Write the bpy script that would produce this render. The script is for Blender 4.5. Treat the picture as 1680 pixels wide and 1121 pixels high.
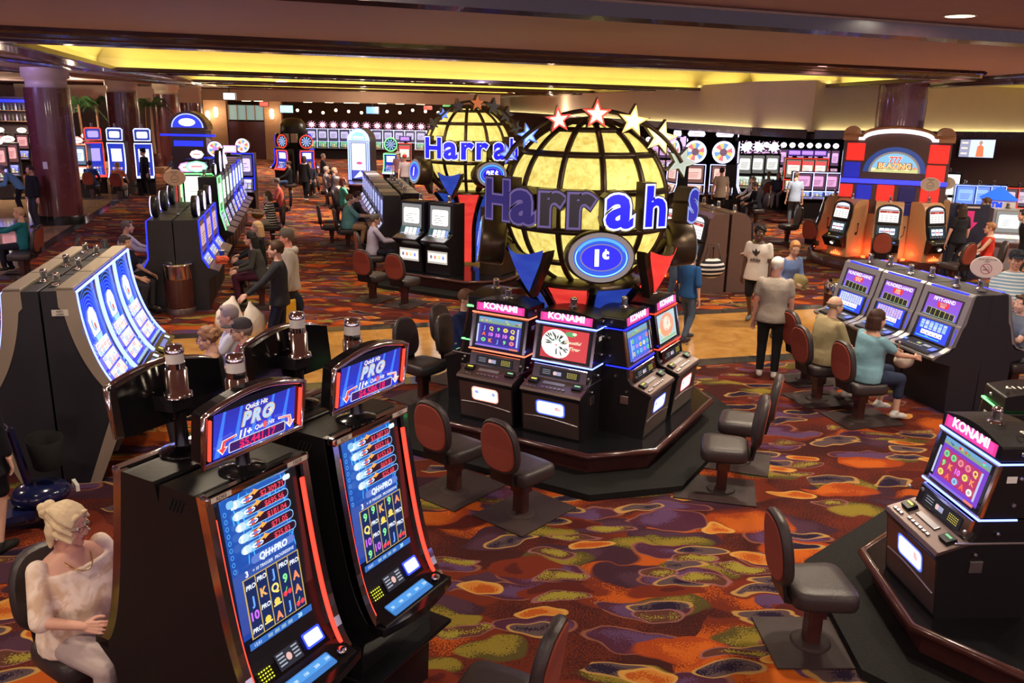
import bpy, bmesh, math, random
from mathutils import Vector, Matrix, Euler
random.seed(7)
PI = math.pi
scene = bpy.context.scene
COL = scene.collection
for o in list(bpy.data.objects):
    bpy.data.objects.remove(o)

# ------------------------------------------------------------------ camera
F, H = 1400.0, 3.6
PITCH, ROLL = math.radians(15.4), math.radians(1.15)
_c, _s = math.cos(ROLL), math.sin(ROLL)
_fwd = Vector((0, math.cos(PITCH), -math.sin(PITCH)))
_up0 = Vector((0, math.sin(PITCH), math.cos(PITCH)))
_rt = Vector((1, 0, 0)) * _c + _up0 * _s
_up = Vector((1, 0, 0)) * -_s + _up0 * _c
cam_data = bpy.data.cameras.new('camera')
cam = bpy.data.objects.new('camera', cam_data)
COL.objects.link(cam)
cam.matrix_world = Matrix(((_rt.x, _up.x, -_fwd.x, 0), (_rt.y, _up.y, -_fwd.y, 0),
                           (_rt.z, _up.z, -_fwd.z, H), (0, 0, 0, 1)))
cam_data.sensor_width = 36
cam_data.lens = F / 1680 * 36
cam_data.clip_start = 0.05
cam_data.clip_end = 300
scene.camera = cam

# ------------------------------------------------------------------ world, exposure
w = bpy.data.worlds.new('world'); scene.world = w; w.use_nodes = True
w.node_tree.nodes['Background'].inputs[0].default_value = (0.75, 0.6, 0.8, 1)
w.node_tree.nodes['Background'].inputs[1].default_value = 1.15
vs = scene.view_settings
vs.view_transform = 'Standard'; vs.look = 'None'; vs.gamma = 1; vs.use_curve_mapping = False
vs.exposure = 0.0
scene.cycles.use_denoising = True
scene.cycles.max_bounces = 5
scene.cycles.diffuse_bounces = 3
scene.cycles.glossy_bounces = 3
scene.cycles.transmission_bounces = 4
scene.cycles.sample_clamp_indirect = 4.0
scene.cycles.caustics_reflective = False
scene.cycles.caustics_refractive = False

# ------------------------------------------------------------------ ceiling downlights (lamps spread under the ceiling, some added to brighten dark areas)
def ceiling_lamp(x, y, z, power, color=(1, .83, .62), size=.35, spread=150):
    L = bpy.data.lights.new('downlight_lamp', 'AREA'); L.shape = 'DISK'; L.size = size
    L.energy = power; L.color = color; L.spread = math.radians(spread)
    o = bpy.data.objects.new('downlight_lamp', L); COL.objects.link(o); o.location = (x, y, z); L.energy *= 1.05 if y < 9 else 1.7 if y < 17 else 3.1
    return o
LAMP_SPOTS = []
for (lx, ly, p) in [(-5, 1.5, 75), (0.5, 1.0, 55), (5, 2.5, 65), (-2.5, 6.4, 75), (2.8, 6.6, 110), (-3.3, 3.4, 30), (-4.4, 10.5, 80), (-.5, 13.6, 90), (3.6, 11.4, 80), (5.2, 15, 70), (-4.2, 16.5, 70), (7.2, 8.2, 100), (-8, 6.5, 70),
                    (-11, 12, 95), (10.5, 13, 130), (8.3, 16.2, 90), (13.5, 18, 130), (-9.6, 21, 120),
                    (-16, 18, 80), (-3.5, 28, 260), (-9, 34, 260), (-3, 31, 180), (-20, 30, 130), (-5, 42, 300), (-14, 46, 220),
                    (9.5, 26.5, 300), (15, 27, 260), (-.5, 44, 240), (-6, 56, 380), (-24, 44, 260), (-12, 62, 300), (-4, 61, 200), (13, 34, 240), (21, 30, 220)]:
    LAMP_SPOTS.append((lx, ly)); ceiling_lamp(lx, ly, 3.32 if lx > 8.6 and ly > 24 else 4.36, p * (.25 if lx > 8.6 and ly > 24 else 1))
for (lx, ly, lz, e, c) in [(-7, -7, 2.9, 360, (1, .74, .50)), (1, -8, 3.0, 380, (.95, .72, .62)), (8, -6, 2.9, 350, (1, .74, .55)),      # added fill behind the camera, standing in for a lit lobby
                           (-20, 40, 3.6, 260, (1, .75, .5)), (-26, 45, 3.2, 160, (1, .75, .5)), (-9, 52, 3.3, 200, (1, .7, .45)), (2, 53, 3.3, 200, (1, .7, .45)),  # added fill that brightens the far walls and palms
                           (-10, 12, 4.2, 110, (.40, .28, 1)), (-15, 22, 4.2, 190, (.40, .28, 1)), (-7, 26, 4.2, 190, (.55, .35, 1)), (2, 24, 4.2, 130, (.7, .5, 1)), (13, 19.5, 4.3, 60, (1, .6, .7))]:  # added violet fill for the colour cast further back, last one pink
    L = bpy.data.lights.new('hall_fill', 'POINT'); L.energy = e; L.color = c; L.shadow_soft_size = .35 if ly < 0 else .10
    o = bpy.data.objects.new('hall_fill', L); COL.objects.link(o); o.location = (lx, ly, lz)

# ------------------------------------------------------------------ pixel -> place (world metres)
def ray(px, py):
    x, y = px - 840, py - 560.5
    u = x * _c + y * _s; v = -x * _s + y * _c
    return Vector((u, F * math.cos(PITCH) - v * math.sin(PITCH), -F * math.sin(PITCH) - v * math.cos(PITCH)))
def G(px, py, z=0.0):
    d = ray(px, py); t = (z - H) / d.z
    return Vector((d.x * t, d.y * t, z))
def AT(px, py, Y):
    d = ray(px, py); t = Y / d.y
    return Vector((d.x * t, Y, H + d.z * t))
# ------------------------------------------------------------------ helpers
class MB:
    """collects shapes; build() links them as ONE mesh object"""
    def __init__(s):
        s.v = []; s.f = []; s.m = []; s.c = []; s.sm = []; s.M = Matrix()
    def add(s, vs, fs, mat=0, col=(1, 1, 1), smooth=False, fn=None):
        b = len(s.v); M = s.M
        if fn: s.v += [M @ fn(p) for p in vs]
        else: s.v += [M @ Vector(p) for p in vs]
        for f in fs:
            s.f.append([b + i for i in f]); s.m.append(mat); s.c.append(col); s.sm.append(smooth)
        return s
    def box(s, cx, cy, cz, sx, sy, sz, mat=0, col=(1, 1, 1), R=None):
        x, y, z = sx / 2, sy / 2, sz / 2
        vs = [(-x, -y, -z), (x, -y, -z), (x, y, -z), (-x, y, -z), (-x, -y, z), (x, -y, z), (x, y, z), (-x, y, z)]
        if R is not None: vs = [R @ Vector(p) for p in vs]
        vs = [(p[0] + cx, p[1] + cy, p[2] + cz) for p in vs]
        return s.add(vs, [(0, 3, 2, 1), (4, 5, 6, 7), (0, 1, 5, 4), (1, 2, 6, 5), (2, 3, 7, 6), (3, 0, 4, 7)], mat, col)
    def prism(s, poly, a, b, axis='x', mat=0, col=(1, 1, 1), smooth=False):
        """poly of 2D points extruded along an axis: x -> (y,z), y -> (x,z), z -> (x,y)"""
        n = len(poly)
        def P(p, t):
            return (t, p[0], p[1]) if axis == 'x' else (p[0], t, p[1]) if axis == 'y' else (p[0], p[1], t)
        ar = sum(poly[i][0] * poly[(i + 1) % n][1] - poly[(i + 1) % n][0] * poly[i][1] for i in range(n))
        if (ar < 0) != (axis == 'y'): poly = poly[::-1]
        vs = [P(p, a) for p in poly] + [P(p, b) for p in poly]
        fs = [tuple(range(n))[::-1], tuple(range(n, 2 * n))]
        s.add(vs, fs, mat, col)
        return s.add(vs, [(i, (i + 1) % n, n + (i + 1) % n, n + i) for i in range(n)], mat, col, smooth)
    def tube(s, pts, r, n=8, mat=0, col=(1, 1, 1), cap=True, rs=None, closed=False, flat=None):
        """round tube through pts; rs = radius per point; flat=(a,b) elliptic scale"""
        pts = [Vector(p) for p in pts]; k = len(pts); vs = []
        prev = None
        for i, p in enumerate(pts):
            if closed: d = pts[(i + 1) % k] - pts[i - 1]
            else: d = (pts[min(i + 1, k - 1)] - pts[max(i - 1, 0)])
            if d.length < 1e-9: d = Vector((0, 0, 1))
            d.normalize()
            if prev is None:
                a = Vector((0, 0, 1)) if abs(d.z) < .9 else Vector((1, 0, 0))
                a = (a - d * a.dot(d)).normalized()
            else: a = (prev - d * prev.dot(d)).normalized()
            prev = a; b = d.cross(a); rr = rs[i] if rs else r
            fa, fb = flat if flat else (1, 1)
            for j in range(n):
                t = 2 * PI * j / n
                vs.append(p + a * math.cos(t) * rr * fa + b * math.sin(t) * rr * fb)
        fs = []
        for i in range(k if closed else k - 1):
            i2 = (i + 1) % k
            for j in range(n):
                fs.append((i * n + j, i * n + (j + 1) % n, i2 * n + (j + 1) % n, i2 * n + j))
        s.add(vs, fs, mat, col, True)
        if cap and not closed:
            s.add(vs[:n], [tuple(range(n))[::-1]], mat, col); s.add(vs[-n:], [tuple(range(n))], mat, col)
        return s
    def lathe(s, prof, n=24, cx=0, cy=0, cz=0, mat=0, col=(1, 1, 1), sx=1, sy=1, smooth=True, axis='z', a0=0, a1=2 * PI):
        """prof: (radius, height)"""
        vs = []; full = abs(a1 - a0 - 2 * PI) < 1e-6; m = n if full else n + 1
        for (r, z) in prof:
            for j in range(m):
                t = a0 + (a1 - a0) * j / n
                x, y = r * math.cos(t) * sx, r * math.sin(t) * sy
                p = (x, y, z) if axis == 'z' else (x, -z, y) if axis == 'y' else (z, x, y)
                vs.append((p[0] + cx, p[1] + cy, p[2] + cz))
        fs = []
        for i in range(len(prof) - 1):
            for j in range(n):
                j2 = (j + 1) % m
                fs.append((i * m + j, i * m + j2, (i + 1) * m + j2, (i + 1) * m + j))
        s.add(vs, fs, mat, col, smooth)
        if full:
            if prof[0][0] > 1e-5: s.add(vs[:m], [tuple(range(m))[::-1]], mat, col)
            if prof[-1][0] > 1e-5: s.add(vs[-m:], [tuple(range(m))], mat, col)
        return s
    def ball(s, cx, cy, cz, rx, ry=None, rz=None, n=12, mat=0, col=(1, 1, 1), R=None):
        ry = rx if ry is None else ry; rz = rx if rz is None else rz
        k = max(5, n * 2 // 3); vs = [(0, 0, -rz)]
        for i in range(1, k):
            ph = -PI / 2 + PI * i / k
            for j in range(n):
                t = 2 * PI * j / n
                vs.append((rx * math.cos(ph) * math.cos(t), ry * math.cos(ph) * math.sin(t), rz * math.sin(ph)))
        vs.append((0, 0, rz)); fs = []
        for j in range(n): fs.append((0, 1 + (j + 1) % n, 1 + j))
        for i in range(k - 2):
            for j in range(n):
                a = 1 + i * n; fs.append((a + j, a + (j + 1) % n, a + n + (j + 1) % n, a + n + j))
        a = 1 + (k - 2) * n; t = len(vs) - 1
        for j in range(n): fs.append((a + j, a + (j + 1) % n, t))
        if R is not None: vs = [R @ Vector(p) for p in vs]
        vs = [(p[0] + cx, p[1] + cy, p[2] + cz) for p in vs]
        return s.add(vs, fs, mat, col, True)
    def capsule(s, p, q, r0, r1, n=12, mat=0):
        p, q = Vector(p), Vector(q); d = q - p; L = d.length
        d = d.normalized() if L > 1e-6 else Vector((0, 0, 1))
        pts = []; rs = []
        for a in (-1, -.85, -.5): pts.append(p + d * r0 * a); rs.append(max(r0 * math.sqrt(max(0, 1 - a * a)), r0 * .08))
        pts.append(p); rs.append(r0); pts.append(q); rs.append(r1)
        for a in (.5, .85, 1): pts.append(q + d * r1 * a); rs.append(max(r1 * math.sqrt(max(0, 1 - a * a)), r1 * .08))
        return s.tube(pts, 1, n, mat, rs=rs)
    def loft(s, rings, mat=0, col=(1, 1, 1), smooth=True):
        n = len(rings[0]); vs = [p for r in rings for p in r]
        fs = [(i * n + j, i * n + (j + 1) % n, (i + 1) * n + (j + 1) % n, (i + 1) * n + j) for i in range(len(rings) - 1) for j in range(n)]
        s.add(vs, fs, mat, col, smooth)
        s.add(rings[0], [tuple(range(n))[::-1]], mat, col); s.add(rings[-1], [tuple(range(n))], mat, col)
        return s
    def build(s, name, mats, parent=None, bevel=0, seg=2, loc=None, rot=None, label=None):
        me = bpy.data.meshes.new(name)
        me.from_pydata([tuple(p) for p in s.v], [], s.f)
        if not isinstance(mats, (list, tuple)): mats = [mats]
        for m in mats: me.materials.append(m)
        k = len(mats) - 1
        me.polygons.foreach_set('material_index', [min(i, k) for i in s.m])
        me.polygons.foreach_set('use_smooth', s.sm)
        if any(c != (1, 1, 1) for c in s.c):
            at = me.color_attributes.new('Col', 'FLOAT_COLOR', 'CORNER'); buf = []
            for f, c in zip(s.f, s.c): buf += [c[0], c[1], c[2], 1.0] * len(f)
            at.data.foreach_set('color', buf)
        me.update()
        o = bpy.data.objects.new(name, me); COL.objects.link(o)
        if parent is not None: o.parent = parent
        if loc is not None: o.location = loc
        if rot is not None: o.rotation_euler = rot
        if bevel:
            b = o.modifiers.new('bevel', 'BEVEL'); b.width = bevel; b.segments = seg
            b.limit_method = 'ANGLE'; b.angle_limit = math.radians(35)
            b.harden_normals = False
        if label: o['label'] = label
        return o

def tag(o, label=None, cat=None, group=None, kind=None):
    if label: o['label'] = label
    if cat: o['category'] = cat
    if group: o['group'] = group
    if kind: o['kind'] = kind
    return o
def thing(name, loc=(0, 0, 0), rz=0, label=None, cat=None, group=None):
    o = bpy.data.objects.new(name, None); COL.objects.link(o)
    o.empty_display_size = .1
    o.location = loc; o.rotation_euler = (0, 0, rz)
    return tag(o, label, cat, group)
def copy_tree(o, parent=None):
    c = o.copy(); COL.objects.link(c)
    if parent is not None: c.parent = parent
    for ch in list(o.children): copy_tree(ch, c)
    return c
_protos = {}
def make(key, builder, loc, rz, label, cat, group=None):
    """first call builds the thing, later calls copy it with its parts"""
    if key not in _protos: o = _protos[key] = builder()
    else:
        src = _protos[key]; o = copy_tree(src)
    o.location = loc; o.rotation_euler = (0, 0, rz)
    if 'group' in o: del o['group']
    return tag(o, label, cat, group)
def face(nx, ny): return math.atan2(nx, -ny)          # rotation that turns local -Y to (nx, ny)
def face_person(nx, ny): return math.atan2(-nx, ny)   # rotation that turns local +Y to (nx, ny)

# ---- lettering: font outlines turned into plain polygons
_gl = {}
def glyphs(text, bold=0.0, extrude=0.0, shear=0.0, space=1.0):
    key = (text, bold, extrude, shear, space)
    if key not in _gl:
        cu = bpy.data.curves.new('t', 'FONT'); cu.body = text; cu.size = 1
        cu.offset = bold; cu.extrude = extrude; cu.shear = shear; cu.resolution_u = 3; cu.space_character = space
        cu.align_x = 'CENTER'; cu.fill_mode = 'BOTH' if extrude else 'FRONT'
        o = bpy.data.objects.new('t', cu); COL.objects.link(o)
        dg = bpy.context.evaluated_depsgraph_get()
        me = bpy.data.meshes.new_from_object(o.evaluated_get(dg))
        vs = [tuple(v.co) for v in me.vertices]; fs = [tuple(p.vertices) for p in me.polygons]
        bpy.data.meshes.remove(me); bpy.data.objects.remove(o); bpy.data.curves.remove(cu)
        xs = [v[0] for v in vs] or [0]; cx = (min(xs) + max(xs)) / 2
        vs = [(v[0] - cx, v[1], v[2]) for v in vs]
        wd = (max(xs) - min(xs)) or 1
        _gl[key] = (vs, fs, wd)
    return _gl[key]
CAPH = 0.70
class Art:
    """flat picture on a panel: u right, v up, in metres, centred; every layer a hair above the last"""
    def __init__(s, mb, origin, U, V, mat, w, h, fn=None, step=.0006):
        s.mb = mb; s.o = Vector(origin); s.U = Vector(U).normalized(); s.V = Vector(V).normalized()
        s.N = s.U.cross(s.V); s.mat = mat; s.w = w; s.h = h; s.k = 0; s.fn = fn; s.step = step
    def P(s, u, v):
        e = s.k * s.step
        if s.fn: return s.fn(u, v, e)
        return s.o + s.U * u + s.V * v + s.N * e
    def poly(s, pts, col, top=True):
        if top: s.k += 1
        s.mb.add([s.P(u, v) for u, v in pts], [tuple(range(len(pts)))], s.mat, col); return s
    def rect(s, u0, v0, u1, v1, col, top=True, nv=1):
        if top: s.k += 1
        for i in range(nv):
            a = v0 + (v1 - v0) * i / nv; b = v0 + (v1 - v0) * (i + 1) / nv
            s.poly([(u0, a), (u1, a), (u1, b), (u0, b)], col, False)
        return s
    def grad(s, u0, v0, u1, v1, c0, c1, n=8):
        s.k += 1
        for i in range(n):
            t = (i + .5) / n; c = tuple(c0[j] * (1 - t) + c1[j] * t for j in range(3))
            a = v0 + (v1 - v0) * i / n; b = v0 + (v1 - v0) * (i + 1) / n
            s.poly([(u0, a), (u1, a), (u1, b), (u0, b)], c, False)
        return s
    def disc(s, u, v, ru, rv, col, n=14, top=True, rot=0):
        cr, sr = math.cos(rot), math.sin(rot)
        return s.poly([(u + ru * math.cos(2 * PI * i / n) * cr - rv * math.sin(2 * PI * i / n) * sr,
                        v + ru * math.cos(2 * PI * i / n) * sr + rv * math.sin(2 * PI * i / n) * cr) for i in range(n)], col, top)
    def ring(s, u, v, ru, rv, t, col, n=28, a0=0, a1=2 * PI, top=True):
        if top: s.k += 1
        for i in range(n):
            a, b = a0 + (a1 - a0) * i / n, a0 + (a1 - a0) * (i + 1) / n
            s.poly([(u + ru * math.cos(a), v + rv * math.sin(a)), (u + ru * math.cos(b), v + rv * math.sin(b)),
                    (u + (ru - t) * math.cos(b), v + (rv - t) * math.sin(b)), (u + (ru - t) * math.cos(a), v + (rv - t) * math.sin(a))], col, False)
        return s
    def rrect(s, u0, v0, u1, v1, r, col, top=True):
        pts = []
        for (cx, cy, a) in ((u1 - r, v1 - r, 0), (u0 + r, v1 - r, PI / 2), (u0 + r, v0 + r, PI), (u1 - r, v0 + r, 1.5 * PI)):
            for i in range(5): pts.append((cx + r * math.cos(a + PI / 8 * i), cy + r * math.sin(a + PI / 8 * i)))
        return s.poly(pts, col, top)
    def star(s, u, v, r, col, k=.42, rot=0, top=True):
        return s.poly([(u + (r if i % 2 == 0 else r * k) * math.sin(PI * i / 5 + rot), v + (r if i % 2 == 0 else r * k) * math.cos(PI * i / 5 + rot)) for i in range(10)], col, top)
    def text(s, t, u, v, h, col, bold=.02, maxw=None, shear=0, top=True, rot=0, space=1.0):
        if top: s.k += 1
        vs, fs, wd = glyphs(t, bold, 0, shear, space); k = h / CAPH; kx = k
        if maxw and wd * k > maxw: kx = maxw / wd
        cr, sr = math.cos(rot), math.sin(rot)
        s.mb.add([s.P(u + x * kx * cr - (y * k - h / 2) * sr, v + x * kx * sr + (y * k - h / 2) * cr) for x, y, z in vs], fs, s.mat, col)
        return s

# ------------------------------------------------------------------ materials
def nmat(name):
    m = bpy.data.materials.new(name); m.use_nodes = True
    return m, m.node_tree, m.node_tree.nodes['Principled BSDF']
def pm(name, col, rough=.5, metal=0, spec=.5, bump=0, bscale=60, vary=0, emis=None, es=0, coat=0, alpha=1, trans=0, sheen=0):
    m, nt, b = nmat(name); N = nt.nodes; L = nt.links
    b.inputs['Base Color'].default_value = (*col, 1); b.inputs['Roughness'].default_value = rough
    b.inputs['Metallic'].default_value = metal; b.inputs['Specular IOR Level'].default_value = spec
    b.inputs['Coat Weight'].default_value = coat
    if trans: b.inputs['Transmission Weight'].default_value = trans
    if sheen: b.inputs['Sheen Weight'].default_value = sheen
    if emis: b.inputs['Emission Color'].default_value = (*emis, 1); b.inputs['Emission Strength'].default_value = es
    tc = N.new('ShaderNodeTexCoord'); no = N.new('ShaderNodeTexNoise'); no.inputs['Scale'].default_value = bscale
    no.inputs['Detail'].default_value = 3; L.new(tc.outputs['Object'], no.inputs['Vector'])
    if vary:
        mx = N.new('ShaderNodeMix'); mx.data_type = 'RGBA'
        mx.inputs['A'].default_value = (*[c * (1 - vary) for c in col], 1); mx.inputs['B'].default_value = (*[min(1, c * (1 + vary)) for c in col], 1)
        L.new(no.outputs['Fac'], mx.inputs['Factor']); L.new(mx.outputs['Result'], b.inputs['Base Color'])
    if bump:
        bp = N.new('ShaderNodeBump'); bp.inputs['Strength'].default_value = bump; bp.inputs['Distance'].default_value = .01
        L.new(no.outputs['Fac'], bp.inputs['Height']); L.new(bp.outputs['Normal'], b.inputs['Normal'])
    else:
        mr = N.new('ShaderNodeMapRange'); mr.inputs['To Min'].default_value = max(0, rough * .8); mr.inputs['To Max'].default_value = min(1, rough * 1.25)
        L.new(no.outputs['Fac'], mr.inputs['Value']); L.new(mr.outputs['Result'], b.inputs['Roughness'])
    return m
def glow(name, strength=1.0, sampling='NONE'):
    """self-lit panel whose picture is in the colour attribute"""
    m, nt, b = nmat(name); at = nt.nodes.new('ShaderNodeAttribute'); at.attribute_name = 'Col'
    b.inputs['Base Color'].default_value = (.01, .01, .01, 1); b.inputs['Roughness'].default_value = .2
    nt.links.new(at.outputs['Color'], b.inputs['Emission Color']); b.inputs['Emission Strength'].default_value = strength
    m.cycles.emission_sampling = sampling
    return m
def emit(name, col, s, sampling='AUTO'):
    m, nt, b = nmat(name); b.inputs['Base Color'].default_value = (*[c * .5 for c in col], 1)
    b.inputs['Emission Color'].default_value = (*col, 1); b.inputs['Emission Strength'].default_value = s
    m.cycles.emission_sampling = sampling
    return m
M = {}
M['glow'] = glow('lit_picture', 1.15)
def _paint():
    m, nt, b = nmat('paint'); at = nt.nodes.new('ShaderNodeAttribute'); at.attribute_name = 'Col'
    nt.links.new(at.outputs['Color'], b.inputs['Base Color']); b.inputs['Roughness'].default_value = .45
    return m
M['paint'] = _paint()
M['black'] = pm('black_cabinet', (.009, .008, .010), .34, bscale=30, spec=.4)
M['blackgloss'] = pm('black_gloss', (.008, .008, .01), .12)
M['bluegrey'] = pm('dark_side_panel', (.010, .010, .016), .5, bump=.15, bscale=300)
M['brownmetal'] = pm('bronze_door', (.16, .115, .11), .33, metal=.75)
M['chrome'] = pm('chrome', (.75, .72, .7), .1, metal=1, bscale=8)
M['satin'] = pm('satin_metal', (.5, .48, .5), .3, metal=1)
M['silver'] = pm('silver_plastic', (.30, .29, .31), .32, metal=.55)
M['gold'] = pm('brass', (.7, .48, .16), .2, metal=1)
M['beige'] = pm('beige_shell', (.33, .27, .21), .38, metal=.2)
M['tan'] = pm('tan_laminate', (.52, .30, .15), .35, vary=.1, bscale=20)
M['darktan'] = pm('brown_laminate', (.10, .055, .045), .4, vary=.15, bscale=15)
M['mahog'] = pm('mahogany', (.055, .016, .014), .22, vary=.3, bscale=12, coat=.3)
M['woodtrim'] = pm('dark_wood_trim', (.045, .022, .024), .22, vary=.3, bscale=9, coat=.4)
M['leather'] = pm('dark_leather', (.035, .025, .027), .38, bump=.25, bscale=140)
M['redfab'] = pm('red_upholstery', (.25, .042, .024), .85, bump=.35, bscale=260, vary=.35)
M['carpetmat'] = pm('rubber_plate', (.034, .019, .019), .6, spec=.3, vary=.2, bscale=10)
M['rubber'] = pm('rubber', (.010, .009, .009), .8, spec=.2)
M['glass'] = pm('clear_acrylic', (.85, .85, .9), .06, trans=.9, spec=.6)
M['white'] = pm('white_plastic', (.8, .78, .76), .4)
M['cream'] = pm('cream_wall', (.60, .50, .40), .7, vary=.06, bscale=3)
M['lilac'] = pm('painted_soffit', (.46, .35, .32), .65, vary=.05, bscale=2)
M['ceil'] = pm('ceiling_paint', (.50, .33, .28), .8, vary=.14, bscale=2.2, bump=.1)
M['yellowwall'] = pm('yellow_cove_paint', (.85, .72, .32), .6, vary=.05, bscale=2)
M['cove'] = emit('cove_tube', (1, .82, .26), 27)
M['covew'] = emit('cove_tube_pale', (1, .88, .42), 26)
M['colwood'] = pm('column_wood', (.16, .045, .05), .25, vary=.3, bscale=5, coat=.4)
M['steel'] = pm('brushed_steel', (.88, .80, .62), .5, metal=.1)
M['neon_blue'] = emit('neon_blue', (.015, .025, 1), 2.2)
M['neon_ice'] = emit('neon_ice', (.16, .22, 1), 4.5)
M['neon_red'] = emit('neon_red', (1, .055, .03), 1.8)
M['neon_orange'] = emit('neon_salmon', (1, .20, .10), 2.0)
M['neon_green'] = emit('neon_green', (.16, 1, .22), 3)
M['neon_white'] = emit('neon_white', (.45, .5, 1), 3.0)
M['flame'] = emit('flame_lamp', (1, .14, .03), 4)
M['warm'] = emit('warm_lamp', (1, .72, .38), 9)
M['wood'] = pm('light_wood_wall', (.30, .17, .10), .5, vary=.3, bscale=4)
M['darkwall'] = pm('dark_wall', (.05, .035, .045), .7)
M['leaf'] = pm('palm_leaf', (.05, .16, .05), .5, vary=.3)
# ------------------------------------------------------------------ floor materials
def carpet():
    m, nt, b = nmat('patterned_carpet'); N = nt.nodes; L = nt.links
    tc = N.new('ShaderNodeTexCoord')
    def math_(op, a, bb=None, cc=None):
        n = N.new('ShaderNodeMath'); n.operation = op
        for i, x in enumerate((a, bb, cc)):
            if x is None: continue
            if isinstance(x, (int, float)): n.inputs[i].default_value = x
            else: L.new(x, n.inputs[i])
        return n.outputs[0]
    def mix(f, a, c):
        n = N.new('ShaderNodeMix'); n.data_type = 'RGBA'; L.new(f, n.inputs['Factor'])
        for k, x in (('A', a), ('B', c)):
            if isinstance(x, tuple): n.inputs[k].default_value = (*x, 1)
            else: L.new(x, n.inputs[k])
        return n.outputs['Result']
    def noise(scale, det=2, vec=None):
        n = N.new('ShaderNodeTexNoise'); n.inputs['Scale'].default_value = scale; n.inputs['Detail'].default_value = det
        L.new(vec or tc.outputs['Object'], n.inputs['Vector']); return n
    stip = noise(70, 1).outputs['Fac']
    warp = noise(1.6, 2)
    ws = N.new('ShaderNodeVectorMath'); ws.operation = 'SCALE'; L.new(warp.outputs['Color'], ws.inputs[0]); ws.inputs['Scale'].default_value = .55
    wv = N.new('ShaderNodeVectorMath'); wv.operation = 'ADD'; L.new(tc.outputs['Object'], wv.inputs[0]); L.new(ws.outputs[0], wv.inputs[1])
    def cells(rot, sx, sy, off):
        mp = N.new('ShaderNodeMapping'); mp.inputs['Rotation'].default_value = (0, 0, math.radians(rot))
        mp.inputs['Scale'].default_value = (sx, sy, 1); mp.inputs['Location'].default_value = (off, off * .7, 0)
        L.new(wv.outputs[0], mp.inputs['Vector'])
        v = N.new('ShaderNodeTexVoronoi'); v.voronoi_dimensions = '2D'; v.inputs['Scale'].default_value = 1; v.inputs['Randomness'].default_value = .8
        L.new(mp.outputs[0], v.inputs['Vector'])
        sp = N.new('ShaderNodeSeparateColor'); L.new(v.outputs['Color'], sp.inputs[0])
        return v.outputs['Distance'], sp.outputs
    def below(x, t, soft=.02):
        n = N.new('ShaderNodeMapRange'); L.new(x, n.inputs['Value']); n.inputs['From Min'].default_value = t - soft; n.inputs['From Max'].default_value = t + soft
        n.inputs['To Min'].default_value = 1; n.inputs['To Max'].default_value = 0; return n.outputs[0]
    def grain(f, amt):   # speckled edge
        return math_('GREATER_THAN', math_('ADD', f, math_('MULTIPLY', math_('SUBTRACT', stip, .5), amt)), .5)
    big = noise(1.3, 3).outputs['Fac']
    col = mix(grain(math_('MULTIPLY_ADD', big, 3, -1), 2.5), (.040, .010, .010), (.105, .018, .010))
    def blob(rot, sx, sy, off, r, c1, c2, keep, sp=2.0, outline=None, ot=.03):
        nonlocal col
        d, rgb = cells(rot, sx, sy, off)
        on = below(rgb[0], keep, .001)
        grad = math_('ADD', math_('MULTIPLY_ADD', d, .9 / r, -.25), math_('MULTIPLY_ADD', noise(1.1 + off * .03, 2).outputs['Fac'], 3.2, -1.35))
        inner = mix(grain(grad, sp * .8), c1, c2)
        f = math_('MULTIPLY', below(d, r), on)
        col = mix(f, col, inner)
        if outline:
            e = math_('MULTIPLY', below(math_('ABSOLUTE', math_('SUBTRACT', d, r)), ot, .01), on)
            col = mix(e, col, outline)
    blob(15, .8, 1.7, 3.1, .50, (.36, .070, .010), (.12, .020, .010), .58)
    blob(-35, .9, 2.4, 9.3, .40, (.060, .024, .042), (.04, .014, .024), .5, 1.6)
    blob(50, 1.1, 2.6, 15.7, .34, (.20, .145, .022), (.07, .052, .015), .34, 2.2)
    blob(5, 1.0, 2.9, 22.2, .36, (.085, .040, .10), (.060, .016, .034), .42, 1.4, (.20, .070, .045), .016)
    blob(-15, 1.1, 2.9, 31.9, .36, (.070, .012, .010), (.13, .020, .010), .35, .5)
    blob(70, .9, 1.9, 41.4, .33, (.42, .090, .012), (.27, .042, .010), .24, 2.2)
    blob(10, 1.3, 3.9, 57.3, .30, (.018, .010, .026), (.08, .05, .055), .34, 1.8, (.36, .20, .065), .026)
    blob(-50, 1.4, 4.2, 66.1, .28, (.24, .19, .03), (.08, .028, .02), .22, 2.6, (.22, .085, .09), .018)
    blob(28, 1.5, 3.4, 77.7, .25, (.33, .068, .012), (.44, .16, .03), .22, 2.0, (.46, .24, .06), .03)
    L.new(col, b.inputs['Base Color']); b.inputs['Roughness'].default_value = .95; b.inputs['Specular IOR Level'].default_value = .1
    bp = N.new('ShaderNodeBump'); bp.inputs['Strength'].default_value = .3; bp.inputs['Distance'].default_value = .004
    L.new(noise(220, 1).outputs['Fac'], bp.inputs['Height']); L.new(bp.outputs['Normal'], b.inputs['Normal'])
    return m
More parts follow.
